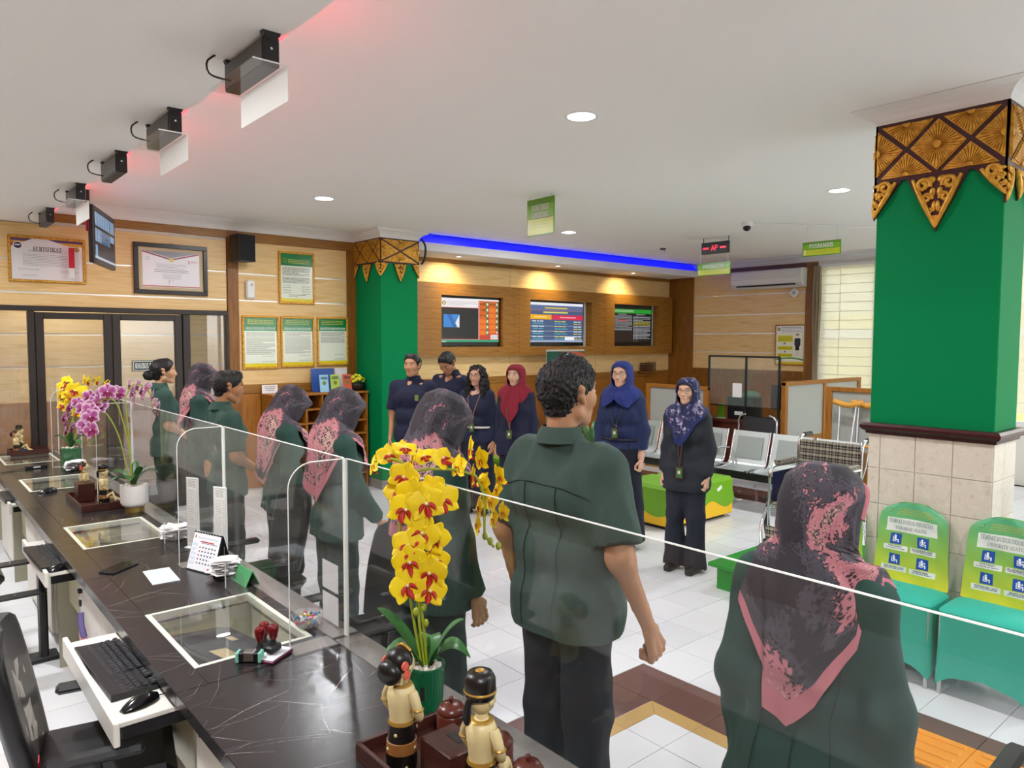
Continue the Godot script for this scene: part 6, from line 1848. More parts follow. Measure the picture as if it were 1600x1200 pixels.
	var stl := thing("plant_stand", "small dark wooden stand under the purple orchid", "stand", V(4.85, 0, -0.86))
	part(stl, "table_top", nb().bb(-0.13, 0.13, 0.52, 0.55, -0.13, 0.13, 0.004), mt("mahogany"))
	for s in [V(-0.1, 0, -0.1), V(0.1, 0, -0.1), V(-0.1, 0, 0.1), V(0.1, 0, 0.1)]: part(stl, "leg", nb().box(s + V(0, 0.26, 0), V(0.03, 0.52, 0.03), 0.003), mt("mahogany"))
	# visitors' chairs at the counter
	office_chair(V(1.6, 0, -3.0), -90.0, "black leather visitor chair behind the nearest orchid", false)
	office_chair(V(1.6, 0, -4.2), -90.0, "black leather visitor chair behind the calendar screen", false)
	office_chair(V(2.5, 0, -0.37), -88.0, "black office chair at the lower right corner, only its arm in view", false)

func pouf(p: Vector3, label: String) -> void:
	var o := thing("pouf", label, "pouf", p, 0.0, "green and yellow poufs")
	part(o, "green_top", nb().bb(-0.265, 0.265, 0.2, 0.43, -0.32, 0.32, 0.03), mt("pouf_green", "6ea812", 0.45))
	# wavy seam: green skirt over a yellow base
	for f in 4:
		var w := 0.262 if f % 2 == 0 else 0.317
		var dz := 0.317 if f % 2 == 0 else 0.262
		var g := PackedVector2Array()
		for q in 17: g.append(Vector2(-w + 2 * w * q / 16.0, 0.17 + 0.045 * sin(TAU * q / 16.0)))
		g.append(Vector2(w, 0.26)); g.append(Vector2(-w, 0.26))
		part(o, "green_skirt", nb().prism(g, -0.004, 0.0025, at(yaw(90.0 * f) * V(0, 0, dz), yaw(90.0 * f))), mt("pouf_green"))
	part(o, "yellow_base", nb().bb(-0.26, 0.26, 0.04, 0.24, -0.315, 0.315, 0.012), mt("pouf_yellow", "f0be0a", 0.45))
	part(o, "foot", nb().bb(-0.2, 0.2, 0, 0.04, -0.25, 0.25), mt("black_plastic"))
	part(o, "tag", nb().box(V(0.0, 0.33, 0.321), V(0.08, 0.035, 0.003), 0.0, Basis(Vector3.BACK, 0.4)), mt("paper"))

# three seats along z, looking towards -x
func bench(p: Vector3, label: String) -> void:
	var o := thing("steel_bench", label, "bench", p, 0.0, "perforated steel benches")
	mt("steel_mesh", "c3c9c6", 0.35, 0.55)
	grained("steel_perforated", ntex(noise(0.25, FastNoiseLite.TYPE_CELLULAR, 1, 2), [[0.0, "8d948f"], [0.5, "a3aaa6"], [1.0, "bcc2be"]], 128), V(8, 8, 8), 0.4, true, {"metallic": 0.4})
	for s in 3:
		var z := (s - 1) * 0.5
		var seat := []
		for r in 14:
			var u := r / 13.0
			var row := PackedVector3Array()
			var x := 0.0
			var y := 0.0
			if u < 0.5:
				x = u * 2.0 * 0.4; y = 0.44 - 0.03 * sin(u * TAU)
			else:
				x = 0.4 + (u - 0.5) * 2.0 * 0.1; y = 0.44 + (u - 0.5) * 2.0 * 0.38
			for q in 2: row.append(V(x, y, z + (q - 0.5) * 0.46))
			seat.append(row)
		var sh := part(o, "seat_shell", nb().grid(seat, false, false), mt("steel_mesh"))
		part(sh, "perforated_panel", nb().box(V(0.443, 0.64, z), V(0.004, 0.25, 0.32), 0.0, Basis(Vector3.BACK, -0.257)), mt("steel_perforated"))
		part(sh, "perforated_panel", nb().box(V(0.19, 0.425, z), V(0.26, 0.004, 0.32)), mt("steel_perforated"))
		for g in [-1.0, 1.0]:
			var edge := []
			for r in 14: edge.append(seat[r][0 if g < 0 else 1] + V(0, 0.004, 0))
			part(o, "chrome_edge", nb().tube(edge, 0.011, 6), mt("chrome"))
	for z in [-0.75, 0.75]:
		part(o, "armrest", nb().tube(curve([V(0.38, 0.44, z), V(0.1, 0.48, z), V(0.06, 0.6, z), V(0.2, 0.63, z), V(0.42, 0.62, z)], 14), 0.014, 8, true, 0.6), mt("chrome"))
	part(o, "beam", nb().bb(0.16, 0.24, 0.32, 0.4, -0.75, 0.75, 0.005), mt("black_plastic"))
	for z in [-0.6, 0.6]:
		part(o, "leg", nb().tube(curve([V(0.0, 0.015, z), V(0.12, 0.06, z), V(0.2, 0.32, z)], 10), 0.02, 8).tube(curve([V(0.45, 0.015, z), V(0.3, 0.06, z), V(0.2, 0.32, z)], 10), 0.02, 8), mt("chrome"))

# looking towards -x; origin between the big wheels on the ground
func wheelchair(p: Vector3) -> void:
	var o := thing("wheelchair", "folding wheelchair with black and cream plaid back standing on the green platform", "wheelchair", p)
	var im := img(128, 128, "15151a")
	for q in range(0, 128, 32):
		rect(im, q, 0, 12, 128, "6d6558"); rect(im, q + 22, 0, 2, 128, "a39a86")
	for q in range(0, 128, 32):
		for x in 128:
			for y in 12:
				var c := im.get_pixel(x, q + y)
				im.set_pixel(x, q + y, c.lerp(Color("d9cdb4"), 0.62))
		rect(im, 0, q + 22, 128, 2, "b8ad98")
	var pl := printed("plaid", im, 0.8)
	pl.uv1_triplanar = true
	pl.uv1_scale = V(5, 5, 5)
	var ch := mt("chrome")
	part(o, "backrest", nb().box(V(0.14, 0.69, 0.0), V(0.025, 0.42, 0.45), 0.008, Basis(Vector3.BACK, -0.06)), pl)
	part(o, "seat", nb().box(V(-0.08, 0.45, 0.0), V(0.42, 0.03, 0.44), 0.01), pl)
	part(o, "calf_strap", nb().box(V(-0.36, 0.26, 0.0), V(0.015, 0.1, 0.42), 0.004), pl)
	for s in [-1.0, 1.0]:
		var z: float = s * 0.24
		part(o, "side_frame", nb().tube(curve([V(0.13, 0.1, z), V(0.13, 0.5, z), V(0.16, 0.9, z), V(0.24, 0.925, z)], 18), 0.012, 8).tube(curve([V(0.13, 0.72, z), V(-0.2, 0.725, z), V(-0.26, 0.7, z), V(-0.27, 0.45, z), V(-0.27, 0.16, z)], 20), 0.012, 8).tube([V(0.13, 0.42, z), V(-0.3, 0.42, z), V(-0.38, 0.3, z), V(-0.44, 0.1, z * 0.8)], 0.012, 8).tube([V(0.13, 0.16, z), V(-0.27, 0.16, z)], 0.011, 8), ch)
		part(o, "handle_grip", nb().tube([V(0.22, 0.925, z), V(0.33, 0.925, z)], 0.018, 8), mt("black_plastic"))
		part(o, "arm_pad", nb().box(V(-0.05, 0.75, z), V(0.26, 0.035, 0.055), 0.012), pl)
		part(o, "skirt_guard", nb().box(V(-0.06, 0.57, z), V(0.34, 0.22, 0.004)), mt("guard_blue", "0c1240", 0.5))
		# big wheel
		var tyre := nb()
		var ring := []
		var rim := []
		for q in 37:
			ring.append(V(0.08 + cos(TAU * q / 36) * 0.285, 0.3 + sin(TAU * q / 36) * 0.285, s * 0.3))
			rim.append(V(0.08 + cos(TAU * q / 36) * 0.25, 0.3 + sin(TAU * q / 36) * 0.25, s * 0.335))
		var wh := part(o, "rear_wheel", tyre.tube(ring, 0.016, 8, false), mt("black_plastic"))
		part(wh, "push_rim", nb().tube(rim, 0.008, 6, false), ch)
		for q in 10: part(wh, "spoke", nb().tube([V(0.08, 0.3, s * 0.3), V(0.08 + cos(TAU * q / 10) * 0.275, 0.3 + sin(TAU * q / 10) * 0.275, s * 0.3)], 0.003, 5), ch)
		ring = []
		for q in 25: ring.append(V(-0.3 + cos(TAU * q / 24) * 0.085, 0.1 + sin(TAU * q / 24) * 0.085, z))
		var cw := part(o, "front_castor", nb().tube(ring, 0.015, 8, false), mt("black_plastic"))
		part(cw, "hub", nb().lathe([Vector2(0, -0.012), Vector2(0.07, -0.012), Vector2(0.07, 0.012), Vector2(0, 0.012)], 20, V(-0.3, 0.1, z), Basis(Vector3.RIGHT, PI / 2)), mt("seam_grey"))
		part(o, "footrest", nb().box(V(-0.47, 0.11, s * 0.12), V(0.13, 0.012, 0.17), 0.004, Basis(Vector3.RIGHT, s * 1.2)), mt("alu"))
		part(o, "brake_lever", nb().tube([V(-0.18, 0.42, s * 0.27), V(-0.3, 0.5, s * 0.27)], 0.01, 6), mt("black_plastic"))
	part(o, "cross_brace", nb().tube([V(-0.06, 0.16, -0.23), V(-0.06, 0.44, 0.23)], 0.011, 8).tube([V(-0.04, 0.16, 0.23), V(-0.04, 0.44, -0.23)], 0.011, 8), ch)

# banquet chair under a stretch cover, looking towards -x; origin at the floor below the seat's front edge
func priority_chair(p: Vector3, label: String) -> void:
	var o := thing("priority_chair", label, "chair", p, 0.0, "covered priority chairs")
	var teal := mt("cover_teal", "2fb39c", 0.7, 0.0, {"rim_enabled": true, "rim": 0.3})
	var hw := 0.222
	var D := 0.3
	# skirt: four stretched sides with arched lower hems; rounded plan
	var plan := []
	for q in 64:
		var a := TAU * q / 64
		var ex := signf(cos(a)) * pow(absf(cos(a)), 0.22)
		var ez := signf(sin(a)) * pow(absf(sin(a)), 0.22)
		plan.append(V((ex * 0.5 + 0.5) * D, 0, ez * hw))
	var rows := []
	for r in 12:
		var u := r / 11.0
		var row := PackedVector3Array()
		for q in 64:
			var c: Vector3 = plan[q]
			var fx := clampf((c.x / D) * 2.0 - 1.0, -1, 1)
			var fz := clampf(c.z / hw, -1, 1)
			var edge := maxf(absf(fx), absf(fz))
			var along: float = fz if absf(fx) >= absf(fz) else fx
			var arch := 0.135 * sqrt(maxf(0.0, 1.0 - pow(along, 2.0)))
			var y := lerpf(0.445, arch, u)
			var pinch := 1.0 - 0.05 * sin(PI * u) * (1.0 - absf(along))
			var flare := 1.0 + 0.03 * u * edge
			row.append(V(D / 2 + (c.x - D / 2) * pinch * flare, y, c.z * pinch * flare))
		rows.append(row)
	part(o, "skirt_cover", nb().grid(rows, true, false), teal)
	var seat := []
	for r in 6:
		var u := r / 5.0
		var row := PackedVector3Array()
		for q in 64: row.append(V(D / 2 + (plan[q].x - D / 2) * (1.0 - 0.98 * u * u), 0.445 + 0.035 * sin(u * PI / 2), plan[q].z * (1.0 - 0.98 * u * u)))
		seat.append(row)
	part(o, "seat_cover", nb().grid(seat, true, true), teal)
	for s in [V(0.02, 0, -hw + 0.02), V(0.02, 0, hw - 0.02), V(D - 0.02, 0, -hw + 0.02), V(D - 0.02, 0, hw - 0.02)]: part(o, "leg", nb().tube([s, s + V(0, 0.43, 0)], 0.012, 6), mt("alu"))
	# printed back
	var im := img(256, 300, "6fbf7a")
	for y in 300:
		var k := y / 299.0
		var cc := Color("57b184").lerp(Color("9cc24a"), clampf(k * 1.6, 0, 1)).lerp(Color("e6dc3a"), clampf(k * 2.6 - 1.6, 0, 1))
		im.fill_rect(Rect2i(0, y, 256, 1), cc)
	disc(im, 40, 32, 8, "4f9a62"); disc(im, 40, 32, 4, "9ac46a")
	lines(im, 70, 22, 215, 48, 9, "a9b05a", 3, 4)
	rect(im, 36, 58, 186, 52, "e6ece4")
	for q in 4:
		var x := 56 + (q % 2) * 98
		var y := 118 + (q / 2) * 78
		rect(im, x, y, 40, 40, "2050a8")
		disc(im, x + 17, y + 9, 4, "f0f2f4"); rect(im, x + 14, y + 13, 8, 13, "f0f2f4"); rect(im, x + 14, y + 22, 16, 4, "f0f2f4"); rect(im, x + 27, y + 22, 4, 12, "f0f2f4"); rect(im, x + 9, y + 12, 3, 18, "f0f2f4"); rect(im, x + 9, y + 28, 14, 3, "f0f2f4")
		if q % 2: disc(im, x + 26, y + 15, 3, "f0f2f4")
		rect(im, x - 24, y + 44, 88, 20, "e9ede6"); lines(im, x - 14, y + 56, x + 54, y + 62, 5, "4a5a6a", 4 + q, 2)
	var rim := []
	for s in [1.0, -1.0]:
		var g := []
		for r in 15:
			var u := r / 14.0
			var w := lerpf(0.205, 0.18, u)
			if u > 0.8: w *= sqrt(maxf(0.0, 1.0 - pow((u - 0.8) / 0.2, 2.0) * 0.75))
			var row := PackedVector3Array()
			for q in 13:
				var k := q / 6.0 - 1.0
				row.append(V(0.29 + u * 0.035 - s * 0.022 * sqrt(maxf(0.0, 1.0 - pow(absf(k), 4.0))) + 0.004 * sin(u * 17 + q), 0.46 + u * 0.46 - 0.012 * k * k * u, k * w))
			g.append(row)
		g.reverse()
		part(o, "back_cover", nb().grid(g, false, s < 0), printed("priority_print", im, 0.35) if s > 0 else mt("cover_back", "74bd74", 0.5))
	var face := Basis(Vector3.UP, -PI / 2) * Basis(Vector3.RIGHT, -0.075)
	var words := [["TEMPAT DUDUK PRIORITAS", 0.235, 0.022, 0.5, 71.0], ["(PRIORITY SEATS)", 0.17, 0.022, 0.5, 95.0], ["USIA LANJUT", 0.08, 0.011, 76.0 / 256, 167.0], ["IBU MEMBAWA ANAK", 0.11, 0.011, 174.0 / 256, 167.0], ["PENYANDANG CACAT", 0.11, 0.011, 76.0 / 256, 245.0], ["WANITA HAMIL", 0.08, 0.011, 174.0 / 256, 245.0]]
	for w in words:
		var u: float = 1.0 - w[4] / 300.0
		text(o, w[0], w[1], w[2], mt("letter_grey", "4a6a68", 0.7) if w[2] > 0.02 else mt("ink"), at(V(0.29 + u * 0.035 - 0.03, 0.46 + u * 0.46, (w[3] - 0.5) * 0.38), face), "Droid Serif" if w[2] > 0.02 else "Droid Sans", w[2] < 0.02)

# wooden frame round a frosted panel, facing +z before turning
func partition(p: Vector3, turn: float, w: float, h: float, label: String) -> void:
	var o := thing("partition", label, "partition", p, turn, "low wooden partitions")
	var n := 2 if w > 1.5 else 1
	var bay := w / n
	for q in n + 1: part(o, "post", nb().box(V(-w / 2 + q * bay, h / 2, 0), V(0.07, h, 0.06), 0.004), mt("oak"))
	part(o, "top_rail", nb().box(V(0, h - 0.02, 0), V(w + 0.07, 0.05, 0.065), 0.004), mt("oak"))
	for q in n:
		var x := -w / 2 + (q + 0.5) * bay
		part(o, "frosted_panel", nb().box(V(x, h * 0.72, 0), V(bay - 0.07, h * 0.5, 0.012)), mt("frosted", "a9aca4", 0.25))
		part(o, "lower_panel", nb().box(V(x, h * 0.235, 0), V(bay - 0.07, h * 0.47, 0.03), 0.002), mt("teak_flat"))

# ---------------------------------------------------------------- people
# smooth union of tapered capsules [a, b, ra, rb, flat end at b], meshed as surface nets
func blob(prims: Array, cell: float, k: float, hem := -9.0, wob := 0.0, sd := 1, carve: Array = [], fine := 1.0) -> B:
	var lo := Vector3.ONE * 9.0
	var hi := Vector3.ONE * -9.0
	for p in prims:
		var m := Vector3.ONE * (maxf(p[2], p[3]) + k * 0.4 + cell * 2.5)
		lo = lo.min(p[0] - m).min(p[1] - m)
		hi = hi.max(p[0] + m).max(p[1] + m)
	var N := Vector3i(((hi - lo) / cell).ceil()) + Vector3i.ONE
	var nx := N.x
	var nxy := N.x * N.y
	var F := PackedFloat32Array()
	F.resize(nxy * N.z)
	F.fill(1.0)
	for p in prims:
		var a: Vector3 = p[0]
		var ba: Vector3 = p[1] - a
		var bl := maxf(ba.length_squared(), 1e-9)
		var dir := ba.normalized()
		var ra: float = p[2]
		var dr: float = p[3] - ra
		var flat: bool = p.size() > 4
		var m := Vector3.ONE * (maxf(p[2], p[3]) + k + cell * 2.0)
		var i0 := Vector3i(((a.min(p[1]) - m - lo) / cell).floor()).clamp(Vector3i.ZERO, N - Vector3i.ONE)
		var i1 := Vector3i(((a.max(p[1]) + m - lo) / cell).ceil()).clamp(Vector3i.ZERO, N - Vector3i.ONE)
		for z in range(i0.z, i1.z + 1):
			for y in range(i0.y, i1.y + 1):
				var q := lo + Vector3(i0.x, y, z) * cell - a
				var at_ := i0.x + y * nx + z * nxy
				for x in range(i0.x, i1.x + 1):
					var h := clampf(q.dot(ba) / bl, 0.0, 1.0)
					var d := (q - ba * h).length() - ra - dr * h
					if flat: d = maxf(d, (q - ba).dot(dir))
					var o := F[at_]
					var g := k - absf(d - o)
					F[at_] = minf(d, o) - (g * g / (4.0 * k) if g > 0.0 else 0.0)
					q.x += cell
					at_ += 1
	var fn := noise(5.0 * fine, FastNoiseLite.TYPE_SIMPLEX_SMOOTH, 2, sd)
	if hem > -9.0 or wob > 0.0 or carve:
		for z in N.z:
			for y in N.y:
				var at_ := y * nx + z * nxy
				for x in nx:
					var o := F[at_]
					if o < 0.06 and o > -0.06 or o < 0.0 and (hem > -9.0 or carve):
						var q := lo + Vector3(x, y, z) * cell
						if wob > 0.0: o += wob * fn.get_noise_3d(q.x * 1.6, q.y * 0.75, q.z * 1.6)
						for c in carve: o = maxf(o, c[1] - q.distance_to(c[0]))
						if hem > -9.0: o = maxf(o, hem - q.y)
						F[at_] = o
					at_ += 1
	var b := B.new()
	var id := {}
	for z in N.z - 1:
		for y in N.y - 1:
			var at_ := y * nx + z * nxy
			for x in nx - 1:
				var f0 := F[at_]; var f1 := F[at_ + 1]; var f2 := F[at_ + nx]; var f3 := F[at_ + nx + 1]
				var f4 := F[at_ + nxy]; var f5 := F[at_ + nxy + 1]; var f6 := F[at_ + nxy + nx]; var f7 := F[at_ + nxy + nx + 1]
				var s := int(f0 < 0.0) + int(f1 < 0.0) + int(f2 < 0.0) + int(f3 < 0.0) + int(f4 < 0.0) + int(f5 < 0.0) + int(f6 < 0.0) + int(f7 < 0.0)
				if s > 0 and s < 8:
					var sum := Vector3.ZERO
					var n := 0.0
					if (f0 < 0.0) != (f1 < 0.0): sum += Vector3(f0 / (f0 - f1), 0, 0); n += 1
					if (f2 < 0.0) != (f3 < 0.0): sum += Vector3(f2 / (f2 - f3), 1, 0); n += 1
					if (f4 < 0.0) != (f5 < 0.0): sum += Vector3(f4 / (f4 - f5), 0, 1); n += 1
					if (f6 < 0.0) != (f7 < 0.0): sum += Vector3(f6 / (f6 - f7), 1, 1); n += 1
					if (f0 < 0.0) != (f2 < 0.0): sum += Vector3(0, f0 / (f0 - f2), 0); n += 1
					if (f1 < 0.0) != (f3 < 0.0): sum += Vector3(1, f1 / (f1 - f3), 0); n += 1
					if (f4 < 0.0) != (f6 < 0.0): sum += Vector3(0, f4 / (f4 - f6), 1); n += 1
					if (f5 < 0.0) != (f7 < 0.0): sum += Vector3(1, f5 / (f5 - f7), 1); n += 1
					if (f0 < 0.0) != (f4 < 0.0): sum += Vector3(0, 0, f0 / (f0 - f4)); n += 1
					if (f1 < 0.0) != (f5 < 0.0): sum += Vector3(1, 0, f1 / (f1 - f5)); n += 1
					if (f2 < 0.0) != (f6 < 0.0): sum += Vector3(0, 1, f2 / (f2 - f6)); n += 1
					if (f3 < 0.0) != (f7 < 0.0): sum += Vector3(1, 1, f3 / (f3 - f7)); n += 1
					var nn := Vector3(f1 + f3 + f5 + f7 - f0 - f2 - f4 - f6, f2 + f3 + f6 + f7 - f0 - f1 - f4 - f5, f4 + f5 + f6 + f7 - f0 - f1 - f2 - f3)
					id[at_] = b.put(lo + (Vector3(x, y, z) + sum / n) * cell, nn.normalized())
					if y > 0 and z > 0 and (f0 < 0.0) != (f1 < 0.0): net(b, id, [at_ - nx - nxy, at_ - nxy, at_, at_ - nx], f0 < 0.0)
					if z > 0 and x > 0 and (f0 < 0.0) != (f2 < 0.0): net(b, id, [at_ - nxy - 1, at_ - 1, at_, at_ - nxy], f0 < 0.0)
					if x > 0 and y > 0 and (f0 < 0.0) != (f4 < 0.0): net(b, id, [at_ - 1 - nx, at_ - nx, at_, at_ - 1], f0 < 0.0)
				at_ += 1
	if hem > -9.0:
		# the garment is open below: no cap across the hem, and the edge keeps the side's normal
		var keep := PackedInt32Array()
		for q in range(0, b.i.size(), 3):
			var low := true
			for e in 3: low = low and b.v[b.i[q + e]].y < hem + cell * 0.55
			if not low: keep.append_array([b.i[q], b.i[q + 1], b.i[q + 2]])
		b.i = keep
		for q in b.v.size():
			if b.v[q].y < hem + cell * 1.1: b.n[q] = Vector3(b.n[q].x, maxf(b.n[q].y, -0.1), b.n[q].z).normalized()
	return b

func net(b: B, id: Dictionary, c: Array, fwd: bool) -> void:
	var p: int = id[c[0]]
	var q: int = id[c[1]]
	var r: int = id[c[2]]
	var s: int = id[c[3]]
	b.i.append_array([p, r, q, p, s, r] if fwd else [p, q, r, p, r, s])

var kit := {}
# head about 0.23 high round its own middle, face towards +z
func head_mesh(lady: bool) -> B:
	var key := "head_f" if lady else "head_m"
	if kit.has(key): return kit[key]
	var j := 0.9 if lady else 1.0
	var pr := [[V(0, 0.035, -0.032), V(0, 0.042, 0.015), 0.077, 0.074], [V(0, 0.0, -0.02), V(0, -0.02, 0.03), 0.066, 0.058], [V(0, -0.03, 0.03), V(0, -0.075, 0.05), 0.056 * j, 0.037 * j], [V(-0.034, -0.012, 0.05), V(0.034, -0.012, 0.05), 0.034, 0.034], [V(-0.028, 0.036, 0.073), V(0.028, 0.036, 0.073), 0.016, 0.016], [V(0, 0.02, 0.084), V(0, -0.022, 0.1), 0.009, 0.0125], [V(-0.011, -0.026, 0.088), V(0.011, -0.026, 0.088), 0.009, 0.009], [V(-0.014, -0.053, 0.082), V(0.014, -0.053, 0.082), 0.0085, 0.0085], [V(-0.01, -0.064, 0.08), V(0.01, -0.064, 0.08), 0.009, 0.009], [V(0, -0.092, 0.066), V(0, -0.092, 0.068), 0.02 * j, 0.02 * j], [V(-0.045, -0.06, 0.0), V(-0.02, -0.085, 0.05), 0.024 * j, 0.02], [V(0.045, -0.06, 0.0), V(0.02, -0.085, 0.05), 0.024 * j, 0.02], [V(0, -0.04, -0.025), V(0, -0.17, -0.035), 0.052 * j, 0.054 * j]]
	for s in [-1.0, 1.0]:
		pr.append([V(s * 0.079, 0.022, -0.012), V(s * 0.083, 0.028, -0.024), 0.011, 0.011])
		pr.append([V(s * 0.077, -0.022, -0.002), V(s * 0.08, -0.004, -0.012), 0.008, 0.01])
	var b := blob(pr, 0.0048, 0.017, -9.0, 0.0, 1, [[V(-0.032, 0.012, 0.099), 0.0165], [V(0.032, 0.012, 0.099), 0.0165]])
	for q in b.v.size():
		var p := b.v[q]
		var lip := absf(p.x) < 0.024 - absf(p.y + 0.058) * 1.1 and absf(p.y + 0.058) < 0.0135 and p.z > 0.07
		b.c[q] = Color(0.86, 0.64, 0.6) if lip else Color(1, 1, 1)
	kit[key] = b
	return b

# right hand hanging from the wrist, palm towards +x, thumb towards +z
func hand_mesh(fist: bool) -> B:
	var key := "fist" if fist else "hand"
	if kit.has(key): return kit[key]
	var pr := [[V(0, 0.02, 0), V(0, -0.02, 0), 0.023, 0.022], [V(0, -0.02, -0.012), V(0.002, -0.085, -0.027), 0.016, 0.014], [V(0, -0.02, 0.012), V(0.002, -0.085, 0.026), 0.016, 0.014], [V(0, -0.02, 0), V(0.001, -0.088, 0), 0.017, 0.0155]]
	for f in 4:
		var z: float = [-0.031, -0.0105, 0.0105, 0.0305][f]
		var l: float = [0.8, 0.97, 1.04, 0.95][f]
		var a := V(0.002, -0.088, z)
		var pts := [a, a + V(0.012, -0.03 * l, 0), a + V(0.044, -0.018 * l, 0), a + V(0.036, 0.012, 0)] if fist else [a, a + V(0.007, -0.036 * l, z * 0.06), a + V(0.024, -0.06 * l, z * 0.05), a + V(0.043, -0.069 * l, 0)]
		for q in 3: pr.append([pts[q], pts[q + 1], [0.0098, 0.009, 0.0082][q], [0.009, 0.0082, 0.007][q]])
	var th := [V(0.006, -0.03, 0.026), V(0.026, -0.058, 0.042), V(0.044, -0.078, 0.034), V(0.05, -0.088, 0.012)] if fist else [V(0.004, -0.03, 0.026), V(0.016, -0.056, 0.045), V(0.026, -0.08, 0.046), V(0.036, -0.1, 0.036)]
	for q in 3: pr.append([th[q], th[q + 1], [0.015, 0.0115, 0.0095][q], [0.0115, 0.0095, 0.0075][q]])
	kit[key] = blob(pr, 0.004, 0.008)
	return kit[key]

# cloth over the head, framed round the face; head-centre frame. Returns [cloth, border]
func hijab_mesh(o: Dictionary, turn: Basis, s: float) -> Array:
	var side := [[0, .128], [.055, .12], [.09, .08], [.1, .02], [.1, -.04], [.106, -.085], [.13, -.11], [.15, -.122], [.165, -.134], [.177, -.15], [.186, -.17]]
	var back := [[0, .128], [.06, .12], [.105, .08], [.12, .02], [.118, -.05], [.112, -.10], [.122, -.15], [.145, -.2], [.158, -.27], [.163, -.33], [.168, -.39]]
	var front := [[0, .128], [.055, .122], [.092, .098], [.106, .072], [.1, .0], [.095, -.1], [.105, -.145], [.13, -.19], [.155, -.25], [.165, -.31], [.17, -.37]]
	var R := 30
	var C := 48
	var brim: float = o.get("brim", 0.0)
	var fold := noise(1.0, FastNoiseLite.TYPE_SIMPLEX_SMOOTH, 2, o.get("seed", 1))
	var rows := []
	for r in R + 1:
		var t := float(r) / R
		var u := t * 10.0
		var q := mini(int(u), 9)
		var e := u - q
		e = e * e * (3 - 2 * e) * 0.5 + e * 0.5
		# half angle of the face opening
		var w := 0.0
		if t > 0.27 and t < 0.515: w = 0.88 * pow(sin(PI * (t - 0.27) / 0.245), 0.42)
		var line := PackedVector3Array()
		for c in C + 1:
			var phi := w + (TAU - 2.0 * w) * c / C
			var cs := cos(phi)
			var wf := pow(maxf(0, cs), 1.5)
			var wb := pow(maxf(0, -cs), 1.5)
			var ws := 1.0 - wf - wb
			var rad: float = wf * lerpf(front[q][0], front[q + 1][0], e) + wb * lerpf(back[q][0], back[q + 1][0], e) + ws * lerpf(side[q][0], side[q + 1][0], e)
			var y: float = wf * lerpf(front[q][1], front[q + 1][1], e) + wb * lerpf(back[q][1], back[q + 1][1], e) + ws * lerpf(side[q][1], side[q + 1][1], e)
			var drop := maxf(0.0, t - 0.6) / 0.4
			var db := absf(wrapf(phi - PI - o.get("lean", 0.0), -PI, PI))
			var df := absf(wrapf(phi, -PI, PI))
			y -= drop * (o.get("back", 0.05) * maxf(0, 1.0 - db / 1.25) + o.get("front", 0.05) * maxf(0, 1.0 - df / 0.8))
			rad += fold.get_noise_2d(cos(phi) * 2.4 + 9, sin(phi) * 2.4 + t * 0.9) * (0.004 + 0.03 * clampf((t - 0.3) * 1.6, 0, 1)) * (1.0 if w == 0.0 else clampf(minf(c, C - c) / 6.0, 0, 1))
			rad += drop * 0.018 * maxf(0.0, -cs) * (0.5 + 0.5 * sin(phi * 9.0))
			var p := V(sin(phi) * rad, y, cos(phi) * rad - 0.012 * (1.0 - t))
			if w > 0.0 or t > 0.2 and t < 0.55: p.z += brim * maxf(0, cs) * clampf((t - 0.15) * 6, 0, 1) * clampf((0.56 - t) * 8, 0, 1)
			var k := 1.0 - smoothstep(0.5, 0.8, t)
			p = Basis().slerp(turn, k) * (V(0, 0.12, 0.02) + p) * s
			line.append(p)
		rows.append(line)
	var cut := int(R * 0.955)
	return [nb().grid(rows.slice(0, cut + 1), false, true), nb().grid(rows.slice(cut), false, true)]

